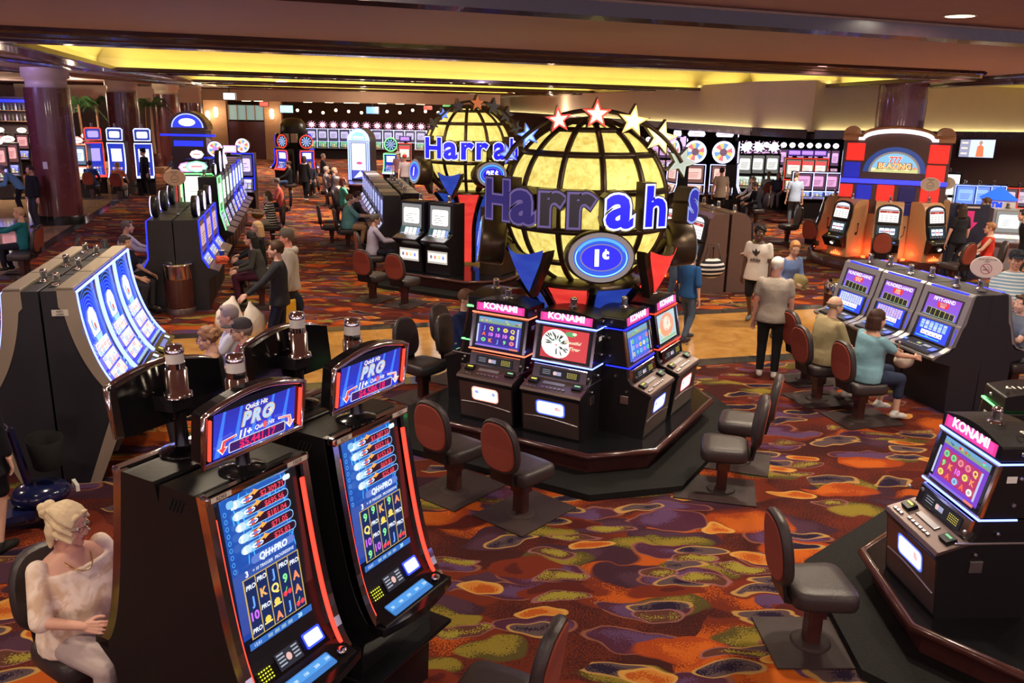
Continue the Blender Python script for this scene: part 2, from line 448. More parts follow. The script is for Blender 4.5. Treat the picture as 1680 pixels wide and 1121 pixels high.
def marble(name, c1, c2, rough, tile):
    m, nt, b = nmat(name); N = nt.nodes; L = nt.links
    tc = N.new('ShaderNodeTexCoord')
    mp = N.new('ShaderNodeMapping'); mp.inputs['Rotation'].default_value = (0, 0, math.radians(-14.5)); L.new(tc.outputs['Object'], mp.inputs['Vector'])
    no = N.new('ShaderNodeTexNoise'); no.inputs['Scale'].default_value = 2.2; no.inputs['Detail'].default_value = 6; no.inputs['Distortion'].default_value = 1.2
    L.new(mp.outputs[0], no.inputs['Vector'])
    cr = N.new('ShaderNodeValToRGB'); cr.color_ramp.elements[0].color = (*c1, 1); cr.color_ramp.elements[1].color = (*c2, 1)
    cr.color_ramp.elements[0].position = .35; cr.color_ramp.elements[1].position = .68; L.new(no.outputs['Fac'], cr.inputs[0])
    br = N.new('ShaderNodeTexBrick'); br.offset = 0; br.inputs['Scale'].default_value = 1 / tile; br.inputs['Mortar Size'].default_value = .006
    br.inputs['Brick Width'].default_value = 1; br.inputs['Row Height'].default_value = 1
    br.inputs['Color1'].default_value = (1, 1, 1, 1); br.inputs['Color2'].default_value = (.86, .86, .86, 1); br.inputs['Mortar'].default_value = (.55, .5, .45, 1)
    L.new(mp.outputs[0], br.inputs['Vector'])
    mx = N.new('ShaderNodeMix'); mx.data_type = 'RGBA'; mx.blend_type = 'MULTIPLY'; mx.inputs['Factor'].default_value = .6
    L.new(cr.outputs[0], mx.inputs['A']); L.new(br.outputs['Color'], mx.inputs['B']); L.new(mx.outputs['Result'], b.inputs['Base Color'])
    b.inputs['Roughness'].default_value = rough; b.inputs['Specular IOR Level'].default_value = .6
    return m
M['carpet'] = carpet()
M['marble'] = marble('honey_marble', (.42, .20, .045), (.56, .30, .085), .13, .61)
M['brmarble'] = marble('brown_marble', (.30, .17, .09), (.42, .26, .14), .06, .61)
M['border'] = marble('dark_stone_border', (.02, .022, .022), (.06, .055, .05), .12, .4)

def struct(name, mb, mats, **k):
    o = mb.build(name, mats, **k); o['kind'] = 'structure'; return o

# ------------------------------------------------------------------ floor: carpet with a marble walkway let into it
TG = math.radians(15.3)                                   # direction of the walkway
GU = Vector((math.cos(TG), math.sin(TG))); GV = Vector((-math.sin(TG), math.cos(TG)))
fl = MB()
fl.box(0, 40, -.05, 130, 110, .1, 0)
def W(o, a, b_): p = Vector(o) + GU * a + GV * b_; return (p.x, p.y)
po = (-1.53, 10.77)                                       # a point on the near edge of the walkway
def strip(a0, b0, a1, b1, z, mat):
    fl.prism([W(po, a0, b0), W(po, a1, b0), W(po, a1, b1), W(po, a0, b1)], -.02, z, 'z', mat)
strip(-14, 0, 30, 3.25, .004, 1)
strip(-8.7, 0, 30, .30, .007, 3); strip(-6.9, 2.95, 30, 3.25, .007, 3)
strip(-14, 3.25, -6.95, 33, .004, 2)
strip(-7.25, 3.25, -6.95, 33, .007, 3); strip(-14, -.2, -13.7, 33, .007, 3)
struct('floor', fl, [M['carpet'], M['marble'], M['brmarble'], M['border']])

# ------------------------------------------------------------------ ceiling with sunken trays
Z0 = 4.40
ZL = 4.33                                                 # top of the lip that hides the cove tubes
T1 = [G(-20, 69, 4.23), G(1570, 133, 4.23), G(1225, 147, ZL), G(185, 110, ZL)]
T2 = [G(280, 123.5, 4.23), G(1060, 149.5, 4.23), G(975, 149, ZL), G(312, 130, ZL)]
T3 = [G(345, 138.5, 4.23), G(930, 154, 4.23), G(905, 155, ZL), G(372, 140, ZL)]
T4 = [G(1690, 138, 4.23), G(1830, 130, 4.23), G(1800, 171, ZL), G(1240, 154.5, ZL)]
trays = [T1, T2, T3, T4]
def offs(poly, d):
    # outline of a convex counter-clockwise polygon moved outwards by d
    n = len(poly); out = []
    for i in range(n):
        p, a, b_ = Vector(poly[i][:2]), Vector(poly[i - 1][:2]), Vector(poly[(i + 1) % n][:2])
        d1 = (p - a).normalized(); d2 = (b_ - p).normalized(); n1 = Vector((d1.y, -d1.x)); n2 = Vector((d2.y, -d2.x))
        m = (n1 + n2).normalized(); out.append(p + m * min(d / max(m.dot(n1), .25), abs(d) * 3) if d > 0 else p + m * max(d / max(m.dot(n1), .25), -abs(d) * 3))
    return out
edge = [G(470, -21, 4.38), G(1900, 78, 4.38)]                 # edge of the higher entrance ceiling
ed = (edge[1] - edge[0]); ed.normalize(); eL = edge[0] - ed * 40; eR = edge[0] + ed * 45
from mathutils.geometry import tessellate_polygon
loops = [[Vector((p[0], p[1], 0)) for p in L_] for L_ in [[(eL.x, eL.y), (eR.x, eR.y), (65, 92), (-65, 92)]] + [offs(t, .36)[::-1] for t in trays]]
tris = tessellate_polygon(loops); allv = [(p.x, p.y, Z0) for L_ in loops for p in L_]
me = bpy.data.meshes.new('ceiling'); me.from_pydata(allv, [], [tuple(t) for t in tris]); me.materials.append(M['lilac'])
ce = bpy.data.objects.new('ceiling', me); COL.objects.link(ce); ce['kind'] = 'structure'
hi = MB()
nrm = Vector((ed.y, -ed.x, 0))
hi.add([(eL.x, eL.y, Z0 + .06), (eL + nrm * 25)[:2] + (Z0 + .06,), (eR + nrm * 25)[:2] + (Z0 + .06,), (eR.x, eR.y, Z0 + .06)], [(0, 1, 2, 3)], 0)
hi.add([(eL.x, eL.y, Z0), (eR.x, eR.y, Z0), (eR.x, eR.y, Z0 + .06), (eL.x, eL.y, Z0 + .06)], [(0, 1, 2, 3)], 0)
struct('ceiling', hi, [M['ceil']])
def within(p, poly):
    r = False
    for i in range(len(poly)):
        a, c = poly[i], poly[i - 1]
        if (a[1] > p[1]) != (c[1] > p[1]) and p[0] < (c[0] - a[0]) * (p[1] - a[1]) / (c[1] - a[1]) + a[0]: r = not r
    return r
for o in bpy.data.objects:        # lamps under a recess belong on the recess's own ceiling
    if o.type == 'LIGHT' and o.location.y > 5 and any(within(o.location, offs(t, .36)) for t in trays): o.location.z = Z0 + .78
def molding(pts, z, name, closed=True, flat=False):
    """stepped dark wood crown along a line; pts in plan, inner side to the left"""
    mb = MB(); n = len(pts)
    prof = [(-.50, .01), (-.48, -.05), (-.40, -.075), (-.38, -.11), (-.34, -.13), (-.32, -.17), (.10, -.17), (.12, -.15), (.11, -.07), (.09, -.07), (.08, -.135), (-.34, -.135), (-.35, .01)]
    if flat: prof = [(-.20, .01), (-.18, -.05), (-.10, -.075), (-.08, -.12), (.0, -.13), (.06, -.10), (.07, .01)]
    for i in range(n if closed else n - 1):
        a, c = Vector(pts[i][:2]), Vector(pts[(i + 1) % n][:2]); d = (c - a)
        if d.length < .01: continue
        d.normalize(); nn = Vector((-d.y, d.x)); a2 = a - d * .12; c2 = c + d * .12
        r0 = [(a2.x + nn.x * u, a2.y + nn.y * u, z + v) for u, v in prof]; r1 = [(c2.x + nn.x * u, c2.y + nn.y * u, z + v) for u, v in prof]
        mb.loft([r0, r1], 0, smooth=False)
    return struct(name, mb, [M['woodtrim']])
def tray(t, i):
    molding(t, Z0, 'trim_%d' % (i + 1))
    mb = MB(); n = len(t)
    ou = offs(t, .345); it = offs(t, -.15)
    for k in range(n):
        a, c, a2, c2 = ou[k], ou[(k + 1) % n], it[k], it[(k + 1) % n]
        mb.add([(a.x, a.y, Z0 - .125), (c.x, c.y, Z0 - .125), (c.x, c.y, Z0 + .15), (a.x, a.y, Z0 + .15), (c2.x, c2.y, Z0 + .80), (a2.x, a2.y, Z0 + .80)], [(0, 1, 2, 3), (3, 2, 4, 5)], 0)
    mb.add([(p.x, p.y, Z0 + .80) for p in it], [tuple(range(n))], 0)
    struct('ceiling', mb, [M['yellowwall']])
    cv = MB()
    for k in range(n):
        a, c = Vector(t[k][:2]), Vector(t[(k + 1) % n][:2]); d = (c - a).normalized(); nn = Vector((-d.y, d.x))
        p0 = a - nn * .03 + d * .1; p1 = c - nn * .03 - d * .1
        cv.tube([(p0.x, p0.y, Z0 - .11), (p1.x, p1.y, Z0 - .11)], .020, 6)
    tag(cv.build('cove_light', [M['cove']]), ['long yellow cove tube in the biggest, nearest ceiling recess', 'yellow cove tube in the second ceiling recess from the camera', 'yellow cove tube in the narrow furthest ceiling recess', 'yellow cove tube in the ceiling recess at the right edge'][i], 'cove light', 'cove tubes of the ceiling recesses')
for i, t in enumerate(trays): tray(t, i)
molding([(eR.x, eR.y), (eL.x, eL.y)], Z0 + .02, 'trim_5', False, True)
# dark wood bands running between the further trays
for k, (x0, y0, x1, y1) in enumerate([(-40, 76, 120, 121), (-60, 100, 330, 143), (-60, 118, 300, 143), (60, 138, 620, 160), (400, 152, 1000, 159)]):
    a, c = G(x0, y0, 4.2), G(x1, y1, 4.2)
    molding([(a.x, a.y), (c.x, c.y)], Z0, 'trim_%d' % (6 + k), False, True)

# recessed downlight in the high ceiling
dl = G(1575, 25, Z0 + .06)
t = thing('ceiling_downlight', (dl.x, dl.y, Z0 + .055), 0, 'round recessed downlight with bright lens in the pinkish ceiling at the top right', 'ceiling light')
mb = MB(); mb.lathe([(.12, 0), (.145, 0), (.145, -.004), (.12, -.006)], 28); mb.build('rim', [M['steel']], t)
mb = MB(); mb.lathe([(.12, -.006), (.0, -.010)], 28); mb.build('lens', [M['warm']], t)
L = bpy.data.lights.new('downlight_lamp', 'AREA'); L.shape = 'DISK'; L.size = .18; L.energy = 45; L.color = (1, .86, .7)
lo = bpy.data.objects.new('downlight_lamp', L); COL.objects.link(lo); lo.location = (dl.x, dl.y, Z0 + .035)

# ------------------------------------------------------------------ big bulkhead on the right with a cove at its foot
BZ = 3.05
bk = [G(825, 184.5, BZ), G(1240, 215.5, BZ), G(1330, 220, BZ), G(2100, 226, BZ)]
for i in range(3):
    a, c = Vector(bk[i][:2]), Vector(bk[i + 1][:2]); d = (c - a).normalized(); nn = Vector((d.y, -d.x))
    mb = MB(); q = [a, c, c - nn * .3, a - nn * .3]
    mb.prism([tuple(p) for p in q], BZ + .06, Z0 + .02, 'z', 0)
    struct('wall_right', mb, [M['cream']])
    mb = MB(); q = [a + nn * .16, c + nn * .16, c - nn * .35, a - nn * .35]
    mb.prism([tuple(p) for p in q], BZ - .12, BZ + .0, 'z', 0)
    mb.prism([tuple(a + nn * .16), tuple(c + nn * .16), tuple(c + nn * .13), tuple(a + nn * .13)], BZ, BZ + .11, 'z', 0)
    struct('trim_%d' % (12 + i), mb, [M['woodtrim']])
    mb = MB(); p0 = a + nn * .07 + d * .3; p1 = c + nn * .07 - d * .3
    mb.tube([(p0.x, p0.y, BZ + .03), (p1.x, p1.y, BZ + .03)], .018, 6)
    tag(mb.build('cove_light', [M['covew']]), ['long yellow cove tube at the foot of the bulkhead running towards the far left', 'short yellow cove tube at the corner of the bulkhead', 'yellow cove tube at the foot of the bulkhead behind the wood-clad sign column'][i], 'cove light')
lowc = MB()
P_ = [Vector(p[:2]) for p in bk]
lowc.add([(P_[0].x, P_[0].y, BZ + .3), (P_[1].x, P_[1].y, BZ + .3), (P_[2].x, P_[2].y, BZ + .3), (P_[3].x, P_[3].y, BZ + .3), (60, 60, BZ + .3), (20, 90, BZ + .3)], [(0, 1, 2, 3, 4, 5)], 0)
struct('ceiling', lowc, [M['darkwall']])
# rooms' end walls
mb = MB(); mb.box(0, 78, 2.1, 130, .4, 4.3, 0); mb.box(0, 77.75, 3.95, 130, .2, .7, 1); struct('wall_back', mb, [M['wood'], M['lilac']])
mb = MB(); mb.box(34, 56, 1.6, 60, .3, 3.4, 0); struct('wall_right', mb, [M['darkwall']])
mb = MB(); mb.box(31, 34.4, 1.6, 29, .3, 3.4, 0); struct('wall_right', mb, [pm('brown_wall', (.16, .09, .07), .7)])
mb = MB(); mb.box(41, 40, 1.6, .3, 60, 3.4, 0); struct('wall_right', mb, [M['darkwall']])
mb = MB(); mb.box(-46, 40, 2.1, .3, 90, 4.3, 0); struct('wall_left', mb, [M['wood']])
# ------------------------------------------------------------------ chair
def chair_builder(front=False):
    t = thing('casino_chair')
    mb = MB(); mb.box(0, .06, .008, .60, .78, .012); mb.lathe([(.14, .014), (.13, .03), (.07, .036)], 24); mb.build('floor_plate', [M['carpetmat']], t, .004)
    mb = MB(); mb.prism([(-.065, -.05), (.065, -.05), (.065, .05), (-.065, .05)], .03, .24, 'z'); mb.prism([(-.085, -.065), (.085, -.065), (.085, .065), (-.085, .065)], .24, .40, 'z')
    mb.build('pedestal', [M['mahog']], t, .02, 3)
    rings = []
    for z, k in ((.37, .86), (.385, .96), (.41, 1), (.47, 1.0), (.495, .97), (.51, .88), (.515, .6)):
        r = []
        for i in range(28):
            a = 2 * PI * i / 28; e = .36; ca, sa = math.cos(a), math.sin(a)
            x = .235 * math.copysign(abs(ca) ** e, ca) * k; y = .225 * math.copysign(abs(sa) ** e, sa) * k
            x *= 1 + .08 * (y / .225)
            r.append((x, y, z))
        rings.append(r)
    mb = MB(); mb.loft(rings); mb.build('seat', [M['leather']], t)
    # backrest behind the sitter (local -Y is the sitter's back), oval pad, red outside
    def pad(y0, y1, k, mat, name, par, bev):
        mb = MB(); pts = []
        for i in range(32):
            a = 2 * PI * i / 32; ca, sa = math.cos(a), math.sin(a)
            wx = .215 * (1 - .10 * sa) * math.copysign(abs(ca) ** .72, ca); wz = .255 * math.copysign(abs(sa) ** .78, sa)
            pts.append((wx * k, wz * k))
        def bend(u, v, y): return (u, y - .05 - .12 * (v + .25) + .35 * u * u, .76 + v)
        r0 = [bend(u * .93, v * .95, y0) for u, v in pts]; r1 = [bend(u, v, y0 + (y1 - y0) * .3) for u, v in pts]
        r2 = [bend(u, v, y0 + (y1 - y0) * .7) for u, v in pts]; r3 = [bend(u * .93, v * .95, y1) for u, v in pts]
        mb.loft([r0, r1, r2, r3]); return mb.build(name, [mat], par)
    b = pad(-.265, -.195, 1, M['leather'], 'backrest', t, 0)
    pad(-.277, -.262, .88, M['redfab'], 'back_panel', b, 0)['label'] = 'dark red fabric outside of backrest'
    mb = MB(); mb.prism([(-.18, .38), (-.27, .40), (-.305, .60), (-.285, .60), (-.25, .43), (-.18, .41)], -.13, .13, 'x'); mb.build('back_bracket', [M['black']], t, .006)
    return t
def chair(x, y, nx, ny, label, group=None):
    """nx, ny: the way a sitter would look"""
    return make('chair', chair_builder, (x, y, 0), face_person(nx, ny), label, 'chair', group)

def candle(par, x, y, z, s=1.0, lit=True):
    mb = MB()
    mb.lathe([(.045, 0), (.045, .012), (.030, .016), (.030, .03), (.034, .034)], 16, mat=0)
    mb.lathe([(.028, .032), (.028, .082)], 16, mat=1); mb.lathe([(.029, .08), (.031, .085), (.029, .10), (.020, .108), (.0, .110)], 16, mat=0)
    mb.lathe([(.012, .034), (.012, .08)], 8, mat=2)
    mb.v = [v * s + Vector((x, y, z)) for v in mb.v]
    return mb.build('candle_light', [M['chrome'], M['glass'], M['white']], par, label='clear and chrome service light')

# ------------------------------------------------------------------ pictures on screens
BR = 1.0
def c3(*a): return tuple(a)
SYM = [('K', (.9, .3, .08)), ('Q', (.85, .7, .15)), ('J', (.15, .35, 1)), ('A', (.9, .15, .05)), ('10', (.8, .2, .9)), ('9', (.2, .8, .25))]
def art_reels(a, bg, cell, seed=1, rows=3, cols=5, top=.2, fruit=True):
    r = random.Random(seed); W_, H_ = a.w, a.h
    a.rect(-W_ / 2, -H_ / 2, W_ / 2, H_ / 2, bg)
    a.grad(-W_ / 2, H_ / 2 - H_ * top, W_ / 2, H_ / 2, (.25, .35, .10), (.12, .35, .75), 5)
    for i in range(9): a.disc((r.random() - .5) * W_ * .9, H_ / 2 - H_ * top * (.3 + .4 * r.random()), W_ * .03, W_ * .02, (r.random(), r.random() * .8, r.random() * .5), 8)
    gw, gh = W_ * .84, H_ * (1 - top) * .78; x0, y0 = -gw / 2, -H_ / 2 + H_ * .12
    for i in range(cols):
        a.rect(x0 + gw * i / cols + .002, y0, x0 + gw * (i + 1) / cols - .002, y0 + gh, cell)
    a.k += 1
    for i in range(cols):
        for j in range(rows):
            cx, cy = x0 + gw * (i + .5) / cols, y0 + gh * (j + .5) / rows; s = min(gw / cols, gh / rows)
            if fruit and r.random() < .4:
                c = r.choice([(.9, .7, .15), (.95, .9, .85), (.2, .7, .3), (.9, .25, .3), (.3, .6, .95)])
                a.disc(cx, cy, s * .38, s * .36, c, 9, False); a.disc(cx, cy, s * .2, s * .2, tuple(v * .5 for v in c), 7)
            else:
                t, c = r.choice(SYM); a.text(t, cx, cy, s * .55, c, .05)
    for i in range(2): a.rect(-W_ / 2 + W_ * .01 + i * W_ * .93, y0, -W_ / 2 + W_ * .05 + i * W_ * .93, y0 + gh, (.5, .55, .8))
    a.rect(-W_ / 2, -H_ / 2, W_ / 2, -H_ / 2 + H_ * .06, (.25, .15, .7)); a.rect(W_ * .3, -H_ / 2, W_ / 2, -H_ / 2 + H_ * .06, (.8, .2, .15))
def art_tiger(a):
    W_, H_ = a.w, a.h; r = random.Random(4)
    a.rect(-W_ / 2, -H_ / 2, W_ / 2, H_ / 2, (.55, .04, .05))
    for i in range(16): a.rect(-W_ / 2 + W_ * (.5 + .5 * i / 16), -H_ / 2, -W_ / 2 + W_ * (.5 + .5 * (i + .45) / 16), H_ / 2, (.75, .08, .08), i == 0)
    a.disc(-W_ * .2, 0, W_ * .30, H_ * .46, (.95, .92, .85), 20); a.disc(-W_ * .12, -H_ * .18, W_ * .25, H_ * .3, (1.1, 1.05, 1), 18)
    a.disc(-W_ * .02, -H_ * .22, W_ * .12, H_ * .16, (1.6, 1.5, 1.4), 14)
    a.k += 1
    for i in range(26):
        t_ = r.random() * 6.3; q = .45 + .5 * r.random(); u, v = -W_ * .17 + W_ * .27 * q * math.cos(t_), H_ * .40 * q * math.sin(t_); L_ = W_ * (.05 + .05 * r.random()); an = t_ + .4 * (r.random() - .5)
        c_, s_ = math.cos(an), math.sin(an); a.poly([(u - L_ * c_, v - L_ * s_), (u + .2 * L_ * c_ + .008 * s_, v + .2 * L_ * s_ - .008 * c_), (u + L_ * c_, v + L_ * s_), (u + .2 * L_ * c_ - .007 * s_, v + .2 * L_ * s_ + .007 * c_)], (.02, .03, .02), False)
    for sx in (-.24, -.10): a.disc(W_ * sx, H_ * .10, .014, .010, (.1, .5, .35), 8); a.disc(W_ * sx, H_ * .10, .006, .008, (.01, .01, .01), 6)
    a.poly([(-W_ * .20, -H_ * .03), (-W_ * .13, -H_ * .03), (-W_ * .165, -H_ * .09)], (.75, .25, .28))
    a.disc(W_ * .12, H_ * .36, W_ * .12, H_ * .08, (.12, .4, .15), 12); a.disc(W_ * .2, H_ * .38, W_ * .05, H_ * .05, (.8, .9, .6), 8)
    a.text('Beautiful', W_ * .18, H_ * .10, H_ * .10, (.95, .85, .6), .02, W_ * .45, .3); a.text('Tiger', W_ * .24, -H_ * .10, H_ * .11, (.95, .85, .6), .02, W_ * .3, .3)
def art_face(a, c=(.9, .35, .2)):
    W_, H_ = a.w, a.h; r = random.Random(9)
    a.rect(-W_ / 2, -H_ / 2, W_ / 2, H_ / 2, (.45, .62, .66)); a.disc(0, .02, W_ * .4, H_ * .42, c, 16); a.disc(0, .03, W_ * .2, H_ * .26, (.95, .75, .6), 14)
    for i in range(12): a.disc((r.random() - .5) * W_ * .9, (r.random() - .5) * H_ * .9, W_ * .07, W_ * .03, (.9, .4 + .4 * r.random(), .3), 7, i == 0, r.random() * 3)
    a.rect(-W_ * .45, -H_ * .45, W_ * .45, -H_ * .36, (.3, .55, .3))
def art_poker(a, top='HUNDRED-HAND'):
    """lower screen: rows of little hands over five big cards"""
    W_, H_ = a.w, a.h; r = random.Random(len(top) + 3)
    a.rect(-W_ / 2, -H_ / 2, W_ / 2, H_ / 2, (.02, .06, .85))
    if top == 'FIFTY-HAND':
        for i in range(6):
            for j in range(8):
                a.rect(-W_ * .42 + i * W_ * .14, H_ * .02 + j * H_ * .055, -W_ * .31 + i * W_ * .14, H_ * .06 + j * H_ * .055, r.choice([(.85, .95, .9), (.5, .8, .75), (.35, .6, .7)]), i + j == 0)
    else:
        c = (.75, .85, .75) if 'x' not in top else (.85, .6, .7)
        for i in range(10):
            for j in range(9):
                a.rect(-W_ * .45 + i * W_ * .09, -H_ * .02 + j * H_ * .053, -W_ * .375 + i * W_ * .09, H_ * .02 + j * H_ * .053, tuple(v * (.75 + .5 * r.random()) for v in c), i + j == 0)
    k0 = a.k
    for i in range(5):
        u = -W_ * .27 + i * W_ * .135
        a.k = k0; a.rect(u - W_ * .062, -H_ * .28, u + W_ * .062, -H_ * .05, (1.2, 1.2, 1.2)); a.text(r.choice(['K', '7', '4', 'A', '9']), u - W_ * .02, -H_ * .11, H_ * .07, (.02, .02, .03), .03)
        a.disc(u + W_ * .015, -H_ * .2, W_ * .025, H_ * .035, r.choice([(.02, .02, .03), (.8, .03, .03)]), 8)
    a.rect(-W_ * .45, -H_ * .42, W_ * .3, -H_ * .37, (.1, .6, .65)); a.text('CREDIT 20', -W_ * .1, -H_ * .345, H_ * .035, (.8, .9, .3), .01)
def art_pokertop(a, t1, t2, t3):
    W_, H_ = a.w, a.h
    a.grad(-W_ / 2, -H_ / 2, W_ / 2, H_ / 2, (.20, .12, .75), (.30, .06, .60), 8)
    a.text(t1, 0, H_ * .37, H_ * .18, (1, .95, 1), .03, W_ * .92)
    a.rrect(-W_ * .16, -H_ * .03, W_ * .18, H_ * .25, .01, (.85, .03, .05)); a.text(t2, W_ * .01, H_ * .165, H_ * .09, (.9, .95, .4) if t2 != 'DEUCES' else (.2, .55, .6), .02, W_ * .3); a.text(t3, W_ * .01, H_ * .045, H_ * .09, (1, .75, .75), .02, W_ * .3)
    k0 = a.k
    for i in range(6):
        u = -W_ * .36 + i * W_ * .145; v = -H_ * .10 - H_ * .035 * i * .4
        a.k = k0 + i * 2; a.rrect(u - W_ * .06, v - H_ * .36 + .03 * i * .1, u + W_ * .09, v, .01, (.75, .70, .10)); a.rrect(u - W_ * .05, v - H_ * .35, u + W_ * .08, v - H_ * .012, .008, (.012, .015, .012))
    a.rect(-W_ / 2, -H_ / 2, W_ / 2, -H_ / 2 + .006, (.3, .5, .3))
def art_bright(a, base=(1.3, 1.25, 1.2), seed=1, strip=None, n=10):
    """game picture: tinted ground, lit title, a grid of symbols"""
    W_, H_ = a.w, a.h; r = random.Random(seed); dk = tuple(v * .22 for v in base)
    a.rect(-W_ / 2, -H_ / 2, W_ / 2, H_ / 2, dk if max(base) < 1.25 else base); a.k += 1
    c2 = tuple(min(1.6, v * 1.5 + .1) for v in base)
    if n > 8:
        a.rrect(-W_ * .42, H_ * .12, W_ * .42, H_ * .44, H_ * .06, c2)
        for i in range(4):
            for j in range(3): a.rect(-W_ * .42 + i * W_ * .215, -H_ * .44 + j * H_ * .18, -W_ * .42 + i * W_ * .215 + W_ * .17, -H_ * .44 + j * H_ * .18 + H_ * .14, r.choice([c2, base, (.9, .3, .2), (.9, .75, .3), (.5, .55, 1.1), (1.1, 1.1, 1.1)]), i + j == 0)
    else: a.rrect(-W_ * .40, -H_ * .30, W_ * .40, H_ * .34, H_ * .08, c2)
    a.k += 1
    for i in range(n // 2): a.rect(-W_ * .3, -H_ * .2 + i * H_ * .09, W_ * (.0 + .3 * r.random()), -H_ * .17 + i * H_ * .09, tuple(v * .3 for v in base), False)
    if strip: a.rect(-W_ * .45, H_ * .2, W_ * .45, H_ * .42, strip)

# ------------------------------------------------------------------ upright cabinet with a slanted video screen and bow-topped marquee
def bowtop_cabinet(neon, pic, seed):
    t = thing('slot_machine'); w2 = .30
    mb = MB()
    mb.prism([(0, 0), (-.045, .45), (-.07, .50), (-.055, .525), (.16, .60), (.20, .66), (.22, .78), (.62, .78), (.62, 0)], -w2, w2, 'x')
    mb.box(w2 + .002, .30, .60, .012, .50, .02, 1)
    cab = mb.build('cabinet', [M['black'], M['satin']], t, .008)
    mb = MB(); mb.prism([(.20, .80), (.275, 1.19), (.62, 1.19), (.62, .80)], -w2 - .005, w2 + .005, 'x'); mb.build('screen_housing', [M['black']], t, .01)
    # arched marquee box
    arc = [(-w2, 1.215), (w2, 1.215), (w2, 1.325)] + [(w2 * (1 - 2 * i / 10), 1.325 + .055 * math.sin(PI * i / 10)) for i in range(1, 10)] + [(-w2, 1.325)]
    mb = MB(); mb.prism(arc, .262, .62, 'y'); top = mb.build('marquee_box', [M['black']], t, .012)
    mb = MB()
    U, V = (1, 0, 0), Vector((0, .018, .15)).normalized(); a = Art(mb, (0, .259, 1.29), U, V, 0, .52, .12)
    ins = [(-.26, -.055), (.26, -.055), (.26, .035)] + [(.26 * (1 - 2 * i / 10), .035 + .042 * math.sin(PI * i / 10)) for i in range(1, 10)] + [(-.26, .035)]
    a.poly([(u * 1.03, v * 1.08) for u, v in ins], (.02, .01, .02)); a.poly(ins, (.80, .035, .28)); a.poly([(u * .9, v * .75 - .004) for u, v in ins], (.92, .07, .42))
    a.text('KONAMI', 0, .008, .066, (1.25, 1.15, 1.25), .045, .44); mb.build('marquee', [M['glow']], t, label='magenta lit marquee with white lettering')
    V = Vector((0, .075, .39)).normalized(); mb = MB(); a = Art(mb, (0, .236, .995), U, V, 0, .47, .335, step=.0008)
    a.rect(-.28, -.19, .28, .19, (.004, .004, .005)); pic(a); mb.build('screen', [M['glow']], t)
    mb = MB()
    for sx in (-1, 1): mb.prism([(.185, .80), (.26, 1.19), (.285, 1.19), (.21, .80)], sx * .292 - .013, sx * .292 + .013, 'x')
    for z, y in ((.80, .19), (1.185, .262)): mb.box(0, y, z, .60, .02, .012)
    mb.build('screen_frame', [M['chrome']], t, .004)
    for z, y in ((.785, .185), (1.205, .258)):
        mb = MB(); mb.box(0, y, z, .62, .014, .014); mb.box(w2 + .008, y + .13, z, .008, .26, .012); mb.box(-w2 - .008, y + .13, z, .008, .26, .012)
        mb.build('light_strip', [M[neon]], t)
    # info riser
    mb = MB(); mb.prism([(.13, .60), (.165, .755), (.23, .765), (.23, .60)], -.27, .27, 'x', 0); ri = mb.build('info_riser', [M['chrome']], t, .008)
    mb = MB(); V2 = Vector((0, .035, .155)).normalized(); a = Art(mb, (0, .141, .68), U, V2, 0, .46, .11)
    a.rect(-.20, -.05, .20, .05, (.012, .012, .016)); a.rect(-.06, -.02, .02, .02, (.35, .35, .5)); a.disc(-.045, 0, .018, .022, (.8, .5, .5), 10)
    for i in range(3): a.text('SETTINGS', .0 - .11 + .21 * 0, .0, .001, (.1, .1, .1), 0) if False else a.rect(-.17 + .0, .022 - i * .02, -.09, .027 - i * .02, (.35, .35, .4), i == 0)
    for i in range(4):
        for j in range(6): a.rect(.08 + j * .017, .024 - i * .016, .09 + j * .017, .03 - i * .016, (.75, .62, .08), i + j == 0)
    mb.build('info_display', [M['glow']], ri)
    # button deck
    sl = Vector((0, .215, .075)).normalized()
    mb = MB(); mb.prism([(-.075, .505), (-.06, .535), (.155, .61), (.16, .595)], -.305, .305, 'x', 0)
    dk = mb.build('button_deck', [M['brownmetal']], t, .006)
    mb = MB(); nrm = U_ = Vector((1, 0, 0)).cross(sl)
    def on(u, s_, h): return Vector((u, -.06, .535)) + sl * s_ + nrm * h
    R_ = Matrix((Vector((1, 0, 0)), sl, nrm)).transposed()
    for i in range(6): p = on(-.10 + i * .042, .055, .006); mb.box(*p, .028, .022, .014, 0, R=R_)
    for i in range(3): p = on(-.25 + i * .035, .04, .006); mb.box(*p, .026, .022, .014, 0, R=R_)
    p = on(-.02, .14, .004); mb.box(*p, .22, .05, .012, 1, R=R_)
    mb.build('button', [M['satin'], M['silver']], dk, .003, label='row of grey push buttons')
    for u, c in ((-.22, (.8, .75, .1)), (.22, (.25, .6, .3))):
        mb = MB(); p = on(u, .13, .012); mb.box(*p, .09, .075, .03, 0, R=R_); p = on(u, .14, .031); mb.box(*p, .055, .016, .006, 1, c, R=R_)
        mb.build('bill_acceptor', [M['black'], M['glow']], dk, 0, label='black bill slot with a lit edge')
    # belly door
    mb = MB(); mb.prism([(-.002, .02), (-.05, .47), (-.03, .49), (.01, .02)], -.285, .285, 'x', 0)
    bd = mb.build('belly_door', [M['brownmetal']], t, .01)
    mb = MB(); pts = [(-.27 + .54 * i / 14, -.030 + .0 * i, .215 - .06 * abs(i / 14 - .35) ** 1.5) for i in range(15)]
    mb.tube([(p[0], -.0235 - (p[2] - .22) * .11 - .0, p[2]) for p in pts], .010, 6); mb.build('swoosh', [M['satin']], bd)
    V3 = Vector((0, -.048, .45)).normalized(); mb = MB(); a = Art(mb, (0, -.0375, .335), U, V3, 0, .26, .13)
